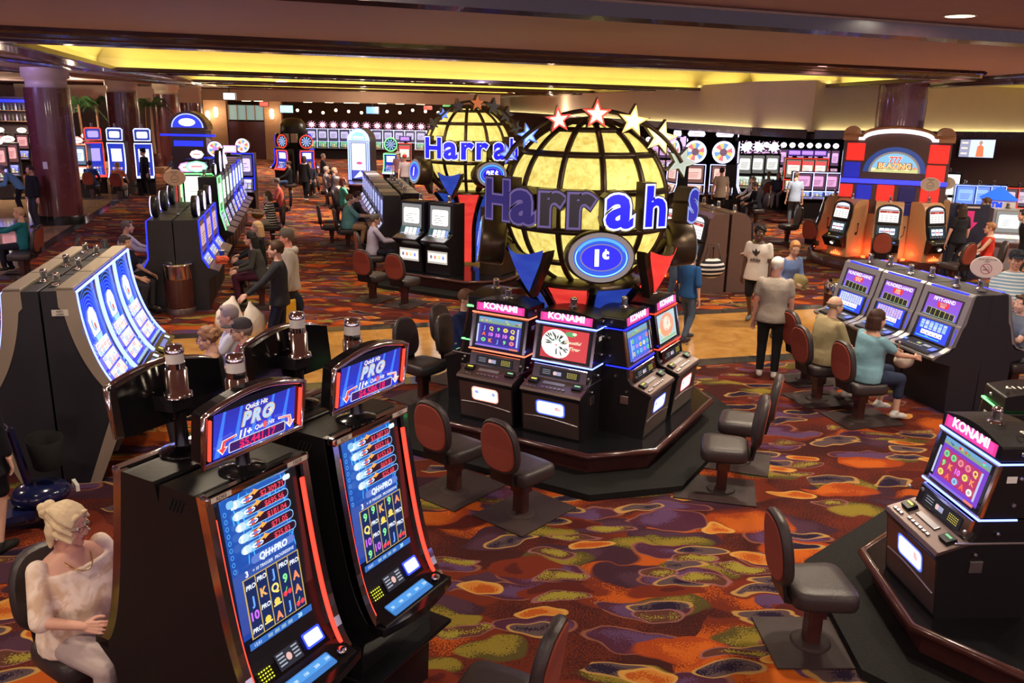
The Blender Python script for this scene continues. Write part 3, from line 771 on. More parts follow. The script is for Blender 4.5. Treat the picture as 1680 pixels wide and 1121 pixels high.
    nc = {'neon_ice': (.15, .25, 3), 'neon_blue': (.15, .25, 3), 'neon_red': (2.2, .3, .25), 'neon_orange': (2.2, .6, .4), 'neon_green': (.3, 2, .5)}[neon]
    a.rrect(-.155, -.092, .155, .092, .04, (.02, .02, .03)); a.rrect(-.145, -.083, .145, .083, .038, nc); a.rrect(-.132, -.070, .132, .070, .032, (1.35, 1.35, 1.6))
    r = random.Random(seed)
    if neon == 'neon_ice':
        for i in range(5): a.rect(.03 + r.random() * .06, -.03 + r.random() * .06, .06 + r.random() * .05, 0 + r.random() * .04, (1.4, .25, .2), False)
    else: a.disc(-.09, .02, .022, .02, (.3, .4, 1.1), 9); a.disc(.095, .02, .018, .022, (.3, .4, 1.1), 9)
    mb.build('belly_light', [M['glow']], bd, label='white lit panel in rounded frame')
    for (y, z) in ((.2, .52), (.1, .70), (.33, .68), (.40, .90), (.42, 1.10), (.40, 1.28)):
        for sx in (-1, 1): mb = MB(); mb.lathe([(.014, 0), (.014, .012), (.008, .016)], 12, sx * (w2 + .004) if sx > 0 else -w2 - .014, y, z, axis='x'); mb.build('lock', [M['satin']], t)
    for sx in (-1, 1): mb = MB(); mb.box(sx * (w2 + .006), .22, .42, .012, .09, .09); mb.build('latch', [M['satin']], t, .003)
    mb = MB(); mb.box(w2 + .004, .36, .93 + .16, .003, .07, .05, 0, (.8, .8, .78)); mb.box(0, .45, 1.372, .12, .05, .003, 0, (.6, .55, .5)); mb.build('sticker', [M['paint']], t, label='white number sticker')
    candle(t, 0, .42, 1.37, 1.15)
    t.scale = (1.14, 1, .94)
    return t
PICS = {'african': lambda a: art_reels(a, (.05, .04, .35), (.05, .02, .25), 3), 'tiger': art_tiger,
        'bluefish': lambda a: art_reels(a, (.06, .12, .6), (.05, .2, .75), 8), 'redface': art_face,
        'redreels': lambda a: art_reels(a, (.18, .05, .55), (.45, .03, .12), 12, 3, 5, .16)}

# ------------------------------------------------------------------ tall cabinet with concave front, chrome cheeks and red neon
def arch_profile(P, n=14):
    """cubic bezier through 4 control points in (y, z)"""
    out = []
    for i in range(n + 1):
        t = i / n; u = 1 - t
        out.append(tuple(u ** 3 * P[0][k] + 3 * u * u * t * P[1][k] + 3 * u * t * t * P[2][k] + t ** 3 * P[3][k] for k in (0, 1)))
    return out
def quickhit(jackpot, rows, number, full=True):
    t = thing('slot_machine'); w2 = .33
    cur = arch_profile([(-.10, .80), (.02, .93), (.08, 1.25), (.17, 1.85)])
    back = [(.47, 1.85), (.49, 1.75), (.49, 0), (.02, 0), (.0, .55), (-.02, .66), (-.14, .755)]
    mb = MB(); mb.prism([(y + .055, z) for y, z in cur] + back, -w2, w2, 'x'); mb.build('cabinet', [M['black']], t, .012)
    out = [(y - .005, z) for y, z in cur]; inn = [(y + .075, z) for y, z in cur]
    for sx in (-1, 1):
        mb = MB(); mb.prism(out + inn[::-1], sx * (w2 - .022) - .02, sx * (w2 - .022) + .02, 'x', 0)
        ck = mb.build('cheek_trim', [M['chrome']], t, .008)
        mb = MB(); mb.tube([(sx * (w2 - .046), y + .012, z) for y, z in cur[1:-1]], .012, 8)
        mb.build('neon_tube', [M['neon_red']], ck)
    mb = MB(); mb.box(0, .175, 1.835, .66, .06, .05); tb = mb.build('top_rail', [M['chrome']], t, .015)
    mb = MB(); a = Art(mb, (0, .1445, 1.838), (1, 0, 0), (0, 0, 1), 0, .6, .03)
    a.rect(-.31, -.012, -.19, .014, (.75, .7, .62)); a.text('RD03', -.25, .001, .018, (.03, .03, .03), .02); mb.build('number_plate', [M['paint']], tb, label='pale plate printed RD03')
    mb = MB(); a = Art(mb, (0, .1445, 1.838), (1, 0, 0), (0, 0, 1), 0, .6, .03)
    a.rect(.17, -.012, .31, .014, (.75, .7, .62)); a.text(number, .24, .001, .018, (.03, .03, .03), .02); mb.build('number_plate', [M['paint']], tb, label='pale plate with printed numbers')
    # screen: lies on the concave face
    def mapf(u, v, e):
        # v in -.4 .. .4 -> straight chord between two points of the curve
        y0, z0 = .079, 1.04; y1, z1 = .190, 1.80; k = (v + .38) / .76
        dy, dz = y1 - y0, z1 - z0; Ln = math.hypot(dy, dz)
        return Vector((u, y0 + dy * k - e * dz / Ln, z0 + dz * k + e * dy / Ln))
    mb = MB(); a = Art(mb, (0, 0, 0), (1, 0, 0), (0, 0, 1), 0, .46, .76, fn=mapf, step=.0007)
    a.k = -12; a.rect(-.27, -.40, .27, .39, (.006, .006, .008)); a.k = 1
    X0, X1 = -.235, .185
    a.grad(X0, -.38, X1, .38, (.008, .04, .30), (.015, .10, .45), 10)
    for i in range(26): # ribbon highlights
        r = random.Random(i); u = X0 + .02 + .41 * r.random(); v = .0 + .36 * r.random(); a.disc(u, v, .03, .004, (.05, .45, 1.1), 6, i == 0, 1.0 + r.random())
    for i in range(9):
        for sx in (X0 + .022, X1 - .022): a.ring(sx, .30 - i * .036, .010, .012, .003, (.10, .45, 1.0), 10, top=False)
    for i, v in enumerate(rows):
        y = .325 - i * .056
        a.rrect(-.14, y - .024, .185, y + .022, .02, (.25, .55, .95)); a.rrect(-.10, y - .020, .18, y + .018, .018, (.03, .005, .02))
        a.disc(-.145, y, .034, .022, (.55, .75, 1), 12); a.text(str(10 - i), -.155, y - .001, .030, (1, 1, 1.1), .05)
        a.disc(-.075, y, .038, .014, (.85, .9, 1), 10); a.disc(-.072, y, .015, .016, (.85, .08, .06), 8); a.disc(-.072, y, .030, .005, (.1, .2, .6), 8)
        a.poly([(-.075, y + .010), (-.03, y + .028), (-.03, y + .037), (.005, y + .020), (-.03, y + .006), (-.03, y + .014)], (1, .42, .08))
        a.text('$' + v, .085, y - .002, .028, (.85, .06, .10), .02, .17)
    a.rrect(-.135, .018, .155, .058, .02, (.12, .2, .6)); a.text('QH+PRO', .01, .038, .032, (.8, .88, 1), .05, .27, .2)
    a.text('3', -.175, -.010, .028, (.9, .95, 1), .04); a.text('= 10 TRIGGER  PROGRESSIVE', .0, -.008, .015, (.75, .85, 1), .02, .30, .2)
    gx0, gx1, gy0, gy1 = X0 + .03, X1 - .03, -.33, -.035
    a.rect(gx0 - .005, gy0 - .005, gx1 + .005, gy1 + .005, (.55, .38, .10))
    r = random.Random(ord(number[-1])); n0 = a.k
    sy = ['9', '9', 'J', 'A', 'K', '10', 'Q', 'PRO', 'PRO', 'J', 'cherry', 'bell']
    for i in range(5):
        ux0 = gx0 + (gx1 - gx0) * i / 5 + .003; ux1 = gx0 + (gx1 - gx0) * (i + 1) / 5 - .003
        a.k = n0; a.rect(ux0, gy0, ux1, gy1, (.008, .02, .10))
        for j in range(4):
            cx, cy = (ux0 + ux1) / 2, gy0 + (gy1 - gy0) * (j + .5) / 4 + (.012 if i % 2 else -.004); k = r.choice(sy)
            if k == 'PRO': a.text('PRO', cx, cy, .022, (.8, .85, .95), .04, .066, .15)
            elif k == 'cherry': a.disc(cx - .014, cy - .006, .014, .014, (.9, .05, .08), 9); a.disc(cx + .016, cy - .004, .014, .014, (.9, .05, .08), 9, False); a.poly([(cx - .014, cy), (cx, cy + .026), (cx + .005, cy + .024), (cx - .008, cy)], (.2, .7, .2), False)
            elif k == 'bell': a.disc(cx, cy, .02, .02, (.9, .65, .1), 8); a.rect(cx - .026, cy - .02, cx + .026, cy - .012, (.95, .75, .2))
            else: a.text(k, cx, cy, .042, {'9': (.25, .85, .3), 'J': (.15, .4, 1.1), 'A': (.95, .3, .12), 'K': (.9, .45, .12), '10': (.6, .15, .9), 'Q': (.95, .75, .2)}[k], .04)
    a.rect(X0, -.38, X1, -.345, (.03, .14, .5)); a.text('12:51', X0 + .05, -.362, .016, (.7, .85, 1), .01); a.text('20', .10, -.362, .02, (.5, .9, 1), .03)
    for i in range(4): a.rect(-.12 + i * .045, -.370, -.09 + i * .045, -.353, (.25, .4, .55), i == 0)
    a.k += 1; a.rrect(X0 + .005, .335, X0 + .05, .372, .015, (.25, .55, .8)); a.rrect(X1 - .055, .345, X1 - .005, .372, .012, (.75, .82, .95))
    mb.build('screen', [M['glow']], t)
    mb = MB(); a = Art(mb, (0, .073, 1.0), (1, 0, 0), Vector((0, .09, .3)), 0, .2, .02); a.rect(.05, -.008, .20, .012, (.45, .4, .36)); mb.build('metal_strip', [M['paint']], t)
    # lower console between the cheeks
    mb = MB(); mb.prism([(-.17, .765), (-.175, .79), (-.15, .805), (-.02, .85), (.06, .96), (.11, .96), (.11, .77)], -.30, .30, 'x', 0)
    # rounded nose
    nose = []
    for i in range(13):
        f = i / 12; u = -w2 + 2 * w2 * f; nose.append((u, -.165 - .05 * math.sin(PI * f)))
    mb.prism([(-w2, -.04)] + nose + [(w2, -.04)], .755, .80, 'z', 0)
    con = mb.build('console', [M['blackgloss']], t, .01)
    sl = Vector((0, .13, .045)).normalized(); mb = MB()
    a = Art(mb, (0, -.092, .826), (1, 0, 0), sl, 0, .5, .1, step=.001); a.k = 2
    a.rrect(-.20, -.052, .17, .035, .01, (.05, .20, .55)); a.rect(-.19, -.02, .16, .028, (.08, .32, .75))
    for i, s_ in enumerate(('50', '100', '150', '200', '250')): a.text(s_, -.16 + .075 * i, .0, .016, (.7, .85, 1), .02)
    mb.build('touch_buttons', [M['glow']], con, label='blue lit row of bet buttons')
    mb = MB(); a = Art(mb, (0, .012, .903), (1, 0, 0), Vector((0, .08, .11)), 0, .5, .1, step=.001); a.k = 2
    a.rect(-.10, -.045, .06, .045, (.02, .022, .035)); a.disc(-.02, .0, .018, .02, (.75, .45, .4), 10)
    for i in range(4): a.rect(-.09, .028 - i * .018, -.045, .036 - i * .018, (.35, .38, .45), i == 0); a.rect(.01, .028 - i * .018, .05, .036 - i * .018, (.35, .38, .45), False)
    for i in range(4):
        for j in range(5): a.rect(-.22 + j * .017, -.04 + i * .017, -.21 + j * .017, -.032 + i * .017, (.8, .8, .05), i + j == 0)
    a.rrect(.09, -.035, .22, .05, .01, (.05, .1, 1.5)); a.rrect(.10, -.025, .21, .04, .01, (.85, .9, 1.7)); mb.build('ticket_display', [M['glow']], con)
    mb = MB(); mb.lathe([(.028, 0), (.028, .012), (.020, .016), (0, .017)], 16, .235, -.11, .825); mb.build('spin_button', [M['chrome']], con)
    mb = MB(); mb.box(0, -.10, .735, .40, .02, .022, 0); mb.build('under_light', [M['neon_blue']], t, label='blue glow bar under the console')
    # plinth and foot ledge
    mb = MB(); mb.box(0, .18, .44, .80, .60, .03); mb.build('ledge', [M['blackgloss']], t, .01)
    mb = MB(); a = Art(mb, (0, -.014, .62), (1, 0, 0), (0, 0, 1), 0, .1, .1); a.text('BALLY', .20, .05, .03, (2, .1, .15), .03); mb.build('maker_badge', [M['glow']], t, label='small red lit word')
    # topper on a stalk
    mb = MB(); mb.lathe([(.12, 1.85), (.12, 1.862), (.07, 1.875), (.035, 1.885), (.032, 2.07)], 24, 0, .27); mb.box(0, .25, 2.12, .10, .09, .16); mb.build('stalk', [M['blackgloss']], t, .006)
    arc = [(-.31, 1.935), (.31, 1.935), (.31, 2.185)] + [(.31 * (1 - 2 * i / 12), 2.185 + .055 * math.sin(PI * i / 12)) for i in range(1, 12)] + [(-.31, 2.185)]
    tp = thing('topper', (0, .17, 2.0), 0); tp.parent = t; tp.rotation_euler = (math.radians(8), 0, 0)
    bpy.data.objects.remove(tp)
    Mx = Matrix.Translation((-.01, .17, 2.005)) @ Matrix.Rotation(math.radians(7), 4, 'X') @ Matrix.Translation((0, 0, -1.935))
    mb = MB(); mb.M = Mx; mb.prism(arc, .0, .075, 'y'); hs = mb.build('topper_case', [M['blackgloss']], t, .015)
    mb = MB(); mb.M = Mx
    mb.tube([(-.31, -.004, 1.935)] + [(p[0], -.004, p[1]) for p in ([(-.31, 2.185)] + [(.31 * (-1 + 2 * i / 12), 2.185 + .055 * math.sin(PI * i / 12)) for i in range(1, 12)] + [(.31, 2.185)])] + [(.31, -.004, 1.935)], .016, 8, closed=True); mb.build('topper_rim', [M['chrome']], hs)
    mb = MB(); mb.M = Mx
    for sx in (-1, 1): mb.box(sx * .282, -.012, 2.06, .011, .012, .20)
    mb.build('neon_tube', [M['neon_red']], hs)
    mb = MB(); mb.M = Mx; a = Art(mb, (0, -.004, 2.055), (1, 0, 0), (0, 0, 1), 0, .5, .22, step=.001)
    a.grad(-.255, -.105, .255, .15, (.02, .05, .75), (.03, .03, .35), 8); a.rect(-.255, .12, .255, .155, (.004, .004, .01))
    for i in range(5): a.poly([(-.25 + i * .1, -.10), (-.20 + i * .1, .12), (-.185 + i * .1, .12), (-.22 + i * .1, -.10)], (.05, .2, 1.0), i == 0)
    a.text('Quick Hit', .0, .104, .024, (.9, .85, .75), .03, .2, .2)
    a.text('PRO', .01, .048, .064, (.75, .5, .15), .07, None, .25, space=1.25); a.text('PRO', .01, .048, .062, (.45, .65, 1.05), .035, None, .25, space=1.25); a.star(.085, .048, .02, (.85, .7, .5))
    a.text('11+', -.07, -.020, .036, (.95, .95, 1), .05, None, .2); a.text('Quick Hit', .05, -.016, .022, (.85, .8, .8), .03, .13, .2); a.disc(.05, -.017, .012, .02, (.9, .1, .1), 9)
    a.rrect(-.175, -.095, .185, -.040, .01, (.55, .6, .7)); a.rrect(-.168, -.09, .178, -.045, .008, (.05, .01, .12))
    a.text('$' + jackpot, .005, -.067, .040, (.75, .02, .14), .03, .30)
    for sx in (-1, 1):
        a.poly([(sx * .13, -.005), (sx * .215, -.015), (sx * .225, -.05), (sx * .245, -.05), (sx * .213, -.088), (sx * .18, -.05), (sx * .20, -.05), (sx * .195, -.025), (sx * .13, -.018)], (.95, .9, .8), sx < 0)
        a.poly([(sx * .135, -.009), (sx * .212, -.018), (sx * .220, -.053), (sx * .235, -.053), (sx * .213, -.08), (sx * .19, -.053), (sx * .204, -.053), (sx * .197, -.027), (sx * .135, -.015)], (.9, .06, .06), sx < 0)
    mb.build('topper_screen', [M['glow']], hs, label='blue jackpot screen')
    mb = MB(); mb.M = Matrix.Translation((.03, .31, .07))
    mb.lathe([(.075, 2.10), (.07, 2.125), (.055, 2.13), (.055, 2.24), (.048, 2.245)], 24, mat=0); mb.lathe([(.047, 2.245), (.047, 2.275)], 24, mat=0); mb.lathe([(.044, 2.275), (.044, 2.325)], 24, mat=1); mb.lathe([(.047, 2.325), (.047, 2.345), (.038, 2.362), (.0, 2.368)], 24, mat=0)
    mb.prism([(-.09, -.10), (.09, -.10), (.06, .03), (-.06, .03)], 2.03, 2.105, 'z', 2)
    mb.build('candle_light', [M['chrome'], M['white'], M['black']], t, label='chrome service light with white band')
    # side vents
    mb = MB()
    for k in range(4): mb.box(-w2 - .002, .40 - .025 * k, 1.77, .006, .012, .07, R=Euler((.5, 0, 0)).to_matrix())
    mb.build('vent', [M['rubber']], t)
    return t

# ------------------------------------------------------------------ tall cabinet with one curved screen, beige shell, white neon
def curved_cabinet(seed):
    t = thing('slot_machine'); w2 = .405; r = random.Random(seed)
    cur = arch_profile([(-.33, .86), (-.17, 1.02), (-.02, 1.35), (.0, 1.88)], 18)
    mb = MB(); mb.prism(cur + [(.02, 1.9), (.27, 1.9), (.27, 0), (-.02, 0), (-.36, .80)], -w2 + .012, w2 - .012, 'x'); mb.build('cabinet', [M['bluegrey']], t, .006)
    o = [(y - .03, z) for y, z in cur] + [(.0, 1.93), (.13, 1.93)]
    i_ = [(.13, 1.90), (.13, 1.75)] + [(y + .06 + .05 * (z - .8), z + .0) for y, z in cur[::-1]][2:] + [(-.26, .80), (.04, 0), (-.06, 0), (-.40, .80), (-.40, .83)]
    mb = MB()
    for sx in (-1, 1):
        mb.prism(o + i_, sx * (w2 - .008) - .008, sx * (w2 - .008) + .008, 'x')
    mb.box(0, .06, 1.915, 2 * w2, .15, .03); mb.build('shell', [M['beige']], t, .006)
    for sx in (-1, 1):
        mb = MB(); mb.tube([(sx * (w2 - .022), y - .03, z) for y, z in cur], .013, 6); mb.build('neon_tube', [M['neon_ice']], t)
    mb = MB(); mb.tube([(-w2 + .02, -.032, 1.885), (w2 - .02, -.032, 1.885)], .013, 6); mb.build('neon_tube', [M['neon_ice']], t)
    # arc length table
    Ls = [0]
    for k in range(len(cur) - 1): Ls.append(Ls[-1] + math.hypot(cur[k + 1][0] - cur[k][0], cur[k + 1][1] - cur[k][1]))
    T = Ls[-1]
    def mapf(u, v, e):
        s_ = min(max((v + .5) * T, 0), T - 1e-6); k = 0
        while Ls[k + 1] < s_: k += 1
        f = (s_ - Ls[k]) / (Ls[k + 1] - Ls[k]); dy, dz = cur[k + 1][0] - cur[k][0], cur[k + 1][1] - cur[k][1]; n = math.hypot(dy, dz)
        y = cur[k][0] + dy * f - .004; z = cur[k][1] + dz * f
        return Vector((u, y - e * dz / n, z + e * dy / n))
    mb = MB(); a = Art(mb, (0, 0, 0), (1, 0, 0), (0, 0, 1), 0, .7, 1, fn=mapf, step=.0022); X = .355
    a.rect(-X, .0 - .47, X, .49, (.01, .01, .02), nv=20); a.rect(-X + .01, -.46, X - .01, .40, (.008, .02, .75), nv=20)
    a.text('~', 0, .45, .01, (.5, .5, .6), .01)
    for k in range(7): a.ring(-.02, .16, .12 + .045 * k, .10 + .036 * k, .010, (.05, .22, 1.05), 30, top=(k == 0))
    a.poly([(-.13, .04), (.13, .04), (.16, .20), (.10, .27), (0, .295), (-.10, .27), (-.16, .20)], (.85, .88, 1)); a.disc(0, .15, .08, .075, (.15, .45, .8), 14); a.disc(0, .14, .05, .05, (.9, .85, .8), 12); a.disc(0, .12, .03, .03, (.8, .1, .1), 8)
    a.poly([(-.12, .04), (.12, .04), (.09, -.01), (-.09, -.01)], (.4, .75, .95))
    n0 = a.k
    for blk in range(3):
        cy = -.07 - blk * .135; ox = -.01 + .02 * (blk % 2)
        a.k = n0; a.rrect(-.24 + ox, cy - .055, .24 + ox, cy + .06, .01, (.95, .8, .85) if blk else (1.3, 1.25, 1.2))
        for i in range(4):
            for j in range(3):
                u = -.18 + i * .12 + ox; v = cy - .036 + j * .036; c = r.choice([(.9, .35, .4), (.95, .75, .6), (.6, .35, .8), (.95, .9, .95), (.3, .5, .9)])
                a.k = n0 + 1; a.rect(u - .045, v - .014, u + .045, v + .014, c); a.disc(u, v, .022, .008, (1, .85, .7), 7)
    for k in range(24): a.disc((r.random() - .5) * .66, -.46 + .42 * r.random(), .02, .012, (.3, .6, 1.2), 7, k == 0)
    a.rect(-.30, -.455, .30, -.43, (.3, .5, .6))
    mb.build('screen', [M['glow']], t)
    mb = MB(); mb.prism([(-.46, .79), (-.47, .81), (-.34, .87), (-.30, .87), (-.30, .79)], -w2 + .03, w2 - .03, 'x'); mb.build('console', [M['blackgloss']], t, .008)
    mb = MB(); a = Art(mb, (0, -.40, .842), (1, 0, 0), Vector((0, .13, .06)), 0, .5, .1, step=.001); a.k = 2
    a.rect(-.2, -.03, .12, .02, (.12, .16, .5)); a.rect(.2, -.03, .28, .03, (.7, .8, 1.4)); a.rect(-.3, -.03, -.24, .02, (.6, .55, .1)); mb.build('button', [M['glow']], t)
    for sx in (-.2,): candle(t, sx + .1, .20, 1.90, 1.1)
    mb = MB(); a = Art(mb, (-w2 - .002, .12, 1.70), (0, -1, 0), (0, 0, 1), 0, .1, .1, step=.0015); a.k = 1
    a.rect(-.07, -.03, .07, .03, (.6, .55, .48)); a.text('RE01', 0, .013, .02, (.05, .05, .05), .02); a.text('15441', 0, -.014, .02, (.05, .05, .05), .02); mb.build('sticker', [M['paint']], t)
    return t

# ------------------------------------------------------------------ video poker cabinet
def poker_cabinet(t1, t2, t3):
    t = thing('video_poker_machine'); w2 = .415
    prof = [(.02, 0), (.0, .62), (-.26, .70), (-.28, .735), (-.24, .76), (-.05, .80), (-.01, .84), (.06, 1.10), (.075, 1.12), (.15, 1.40), (.17, 1.48), (.22, 1.51), (.44, 1.51), (.44, 0)]
    mb = MB(); mb.prism([(y + (.02 if z > .65 else 0), z - (.012 if z > .65 else 0)) for y, z in prof], -w2 + .003, w2 - .003, 'x'); mb.build('cabinet', [M['bluegrey']], t, .004)
    fr = prof[2:12]; inn = [(.20, 1.44), (.14, 1.14), (.10, 1.08), (.03, .86), (-.03, .84), (-.20, .745)]
    mb = MB()
    for sx in (-1, 1): mb.prism(fr + inn, sx * (w2 - .045) - .043, sx * (w2 - .045) + .043, 'x')
    mb.prism([(.15, 1.40), (.17, 1.48), (.22, 1.505), (.24, 1.505), (.2, 1.40)], -w2 + .09, w2 - .09, 'x'); mb.prism([(.055, 1.085), (.062, 1.12), (.10, 1.13), (.09, 1.08)], -w2 + .09, w2 - .09, 'x')
    mb.prism([(-.27, .70), (-.28, .735), (-.24, .76), (-.05, .80), (-.02, .80), (-.02, .70)], -w2 + .08, w2 - .08, 'x')
    mb.build('fascia', [M['silver']], t, .008)
    mb = MB(); a = Art(mb, (0, .117, 1.26), (1, 0, 0), Vector((0, .075, .28)), 0, .58, .26, step=.001); a.k = 0
    a.rect(-.33, -.15, .33, .15, (.01, .01, .015)); art_pokertop(a, t1, t2, t3); mb.build('top_glass', [M['glow']], t)
    mb = MB(); a = Art(mb, (0, .024, .965), (1, 0, 0), Vector((0, .07, .26)), 0, .56, .25, step=.001)
    a.rect(-.33, -.14, .33, .14, (.01, .01, .015)); art_poker(a, t1 if t2 != 'SUPER' else t1 + 'x'); mb.build('screen', [M['glow']], t)
    mb = MB()
    mb.tube([(-w2 + .1, .19, 1.495), (w2 - .1, .19, 1.495)], .014, 6)
    mb.tube([(w2 - .045, .105, 1.17), (w2 - .045, .155, 1.36)], .009, 6); mb.tube([(w2 - .045, .005, .88), (w2 - .045, .058, 1.07)], .009, 6)
    mb.build('light_strip', [M['neon_blue']], t)
    mb = MB(); mb.prism([(-.27, .755), (-.25, .775), (-.06, .812), (-.04, .80)], -w2 + .11, w2 - .11, 'x', 0)
    dk = mb.build('button_deck', [M['black']], t, .004)
    mb = MB(); a = Art(mb, (0, -.15, .80), (1, 0, 0), Vector((0, .19, .037)), 0, .5, .1, step=.001); a.k = 3
    for i in range(5): a.rect(-.17 + i * .055, -.045, -.135 + i * .055, -.015, (.28, .26, .24), i == 0)
    a.rect(-.06, .01, .0, .05, (.6, .65, .1)); a.rect(.06, .0, .18, .05, (.35, .33, .32)); a.rrect(.22, -.06, .31, .03, .008, (.15, .2, 1.4)); a.rrect(-.31, -.0, -.24, .04, .008, (.2, .4, 1.3))
    mb.build('button', [M['glow']], dk)
    candle(t, -.1, .36, 1.51, 1.2)
    return t

# ------------------------------------------------------------------ round-shouldered tan cabinet
def tan_cabinet(seed=1):
    t = thing('slot_machine'); w2 = .30; r = random.Random(seed)
    prof = [(.06, 0), (.04, .40), (.03, .52), (.10, .72), (.15, .98)]
    arc = [(.15 + .0, .98), (.16, 1.15), (.20, 1.26), (.30, 1.34), (.60, 1.34), (.60, 0)]
    mb = MB(); mb.prism(prof + arc, -w2, w2, 'x'); mb.build('cabinet', [M['tan']], t, .035, 3)
    Mx = Matrix.Rotation(math.radians(-11), 4, 'X')
    def topshape(k, z0):
        return [(-.27 * k, z0), (.27 * k, z0), (.27 * k, .30)] + [(.27 * k * math.cos(a), .30 + .15 * k * math.sin(a)) for a in [PI * i / 14 for i in range(1, 14)]] + [(-.27 * k, .30)]
    mb = MB(); mb.M = Matrix.Translation((0, .085, .86)) @ Mx; mb.prism(topshape(1, .0), -.03, .06, 'y'); mb.build('top_frame', [M['black']], t, .012)
    mb = MB(); mb.M = Matrix.Translation((0, .085, .86)) @ Mx; a = Art(mb, (0, -.032, .0), (1, 0, 0), (0, 0, 1), 0, .5, .4, step=.001)
    a.poly([(.20 * math.cos(PI * i / 12), .325 + .075 * math.sin(PI * i / 12)) for i in range(13)], (.9, .9, 1.2))
    a.rect(-.21, .04, .21, .31, (1.0, .97, .92)); a.rect(-.20, .25, .20, .30, (.35, .02, .02)); a.text('$1,000', 0, .274, .03, (.95, .3, .2), .03, .34)
    for i in range(4):
        for j in range(3): a.rect(-.17 + i * .095, .07 + j * .05, -.11 + i * .095, .09 + j * .05, (.55, .5, .5), i + j == 0)
    mb.build('pay_glass', [M['glow']], t)
    mb = MB(); mb.prism([(-.02, .50), (.06, .84), (.12, .86), (.12, .50)], -.265, .265, 'x'); mb.build('reel_frame', [M['black']], t, .01)
    mb = MB(); a = Art(mb, (0, .016, .68), (1, 0, 0), Vector((0, .08, .34)), 0, .5, .3, step=.001)
    a.rect(-.22, -.12, .22, .13, (.02, .05, .07)); a.k += 1
    for i in range(3): a.rrect(-.165 + i * .115, -.05, -.065 + i * .115, .09, .01, (1.4, 1.4, 1.5), False)
    for i in range(3):
        a.rect(-.16 + i * .115, .0, -.07 + i * .115, .03, (.7, .1, .1) if i % 2 else (.1, .1, .3), i == 0)
    for i in range(4): a.rect(-.15 + i * .08, -.095, -.12 + i * .08, -.08, (.8, .2, .1), False)
    mb.build('reel_glass', [M['glow']], t)
    mb = MB(); mb.prism([(-.16, .40), (-.18, .43), (-.02, .52), (.06, .54), (.06, .22), (-.05, .22)], -.28, .28, 'x'); mb.build('console', [M['black']], t, .01)
    mb = MB(); a = Art(mb, (0, -.095, .482), (1, 0, 0), Vector((0, .16, .09)), 0, .5, .1, step=.001); a.k = 3
    for i in range(5): a.rect(-.14 + i * .06, -.04, -.10 + i * .06, -.02, (.35, .3, .25), i == 0)
    a.rect(.14, -.05, .2, -.02, (.2, .4, 1.2)); a.rect(-.2, .03, -.14, .06, (.7, .5, .1)); mb.build('button', [M['glow']], t)
    mb = MB(); a = Art(mb, (0, -.115, .30), (1, 0, 0), Vector((0, -.06, .1)), 0, .5, .1, step=.001); a.k = 6
    a.disc(0, .02, .055, .04, (1.2, 1.1, .8), 16); a.disc(0, .02, .045, .03, (1, .8, .9), 14); mb.build('badge', [M['glow']], t)
    mb = MB()
    for i in range(5): mb.prism([(-.14 + i * .06, .03), (-.08 + i * .06, .03), (-.11 + i * .06, .15 - .03 * abs(i - 2))], .012, .03, 'y')
    mb.build('flame_panel', [M['flame']], t, label='red lit flame cut-outs at the foot')
    mb = MB(); mb.lathe([(.035, 0), (.035, .015), (.02, .02)], 12, .30, .30, .55, axis='x'); mb.tube([(.32, .30, .55), (.36, .28, .60), (.37, .27, .78)], .009, 6); mb.ball(.37, .27, .79, .022); mb.build('pull_handle', [M['black']], t)
    candle(t, 0, .38, 1.34, 1.2)
    return t

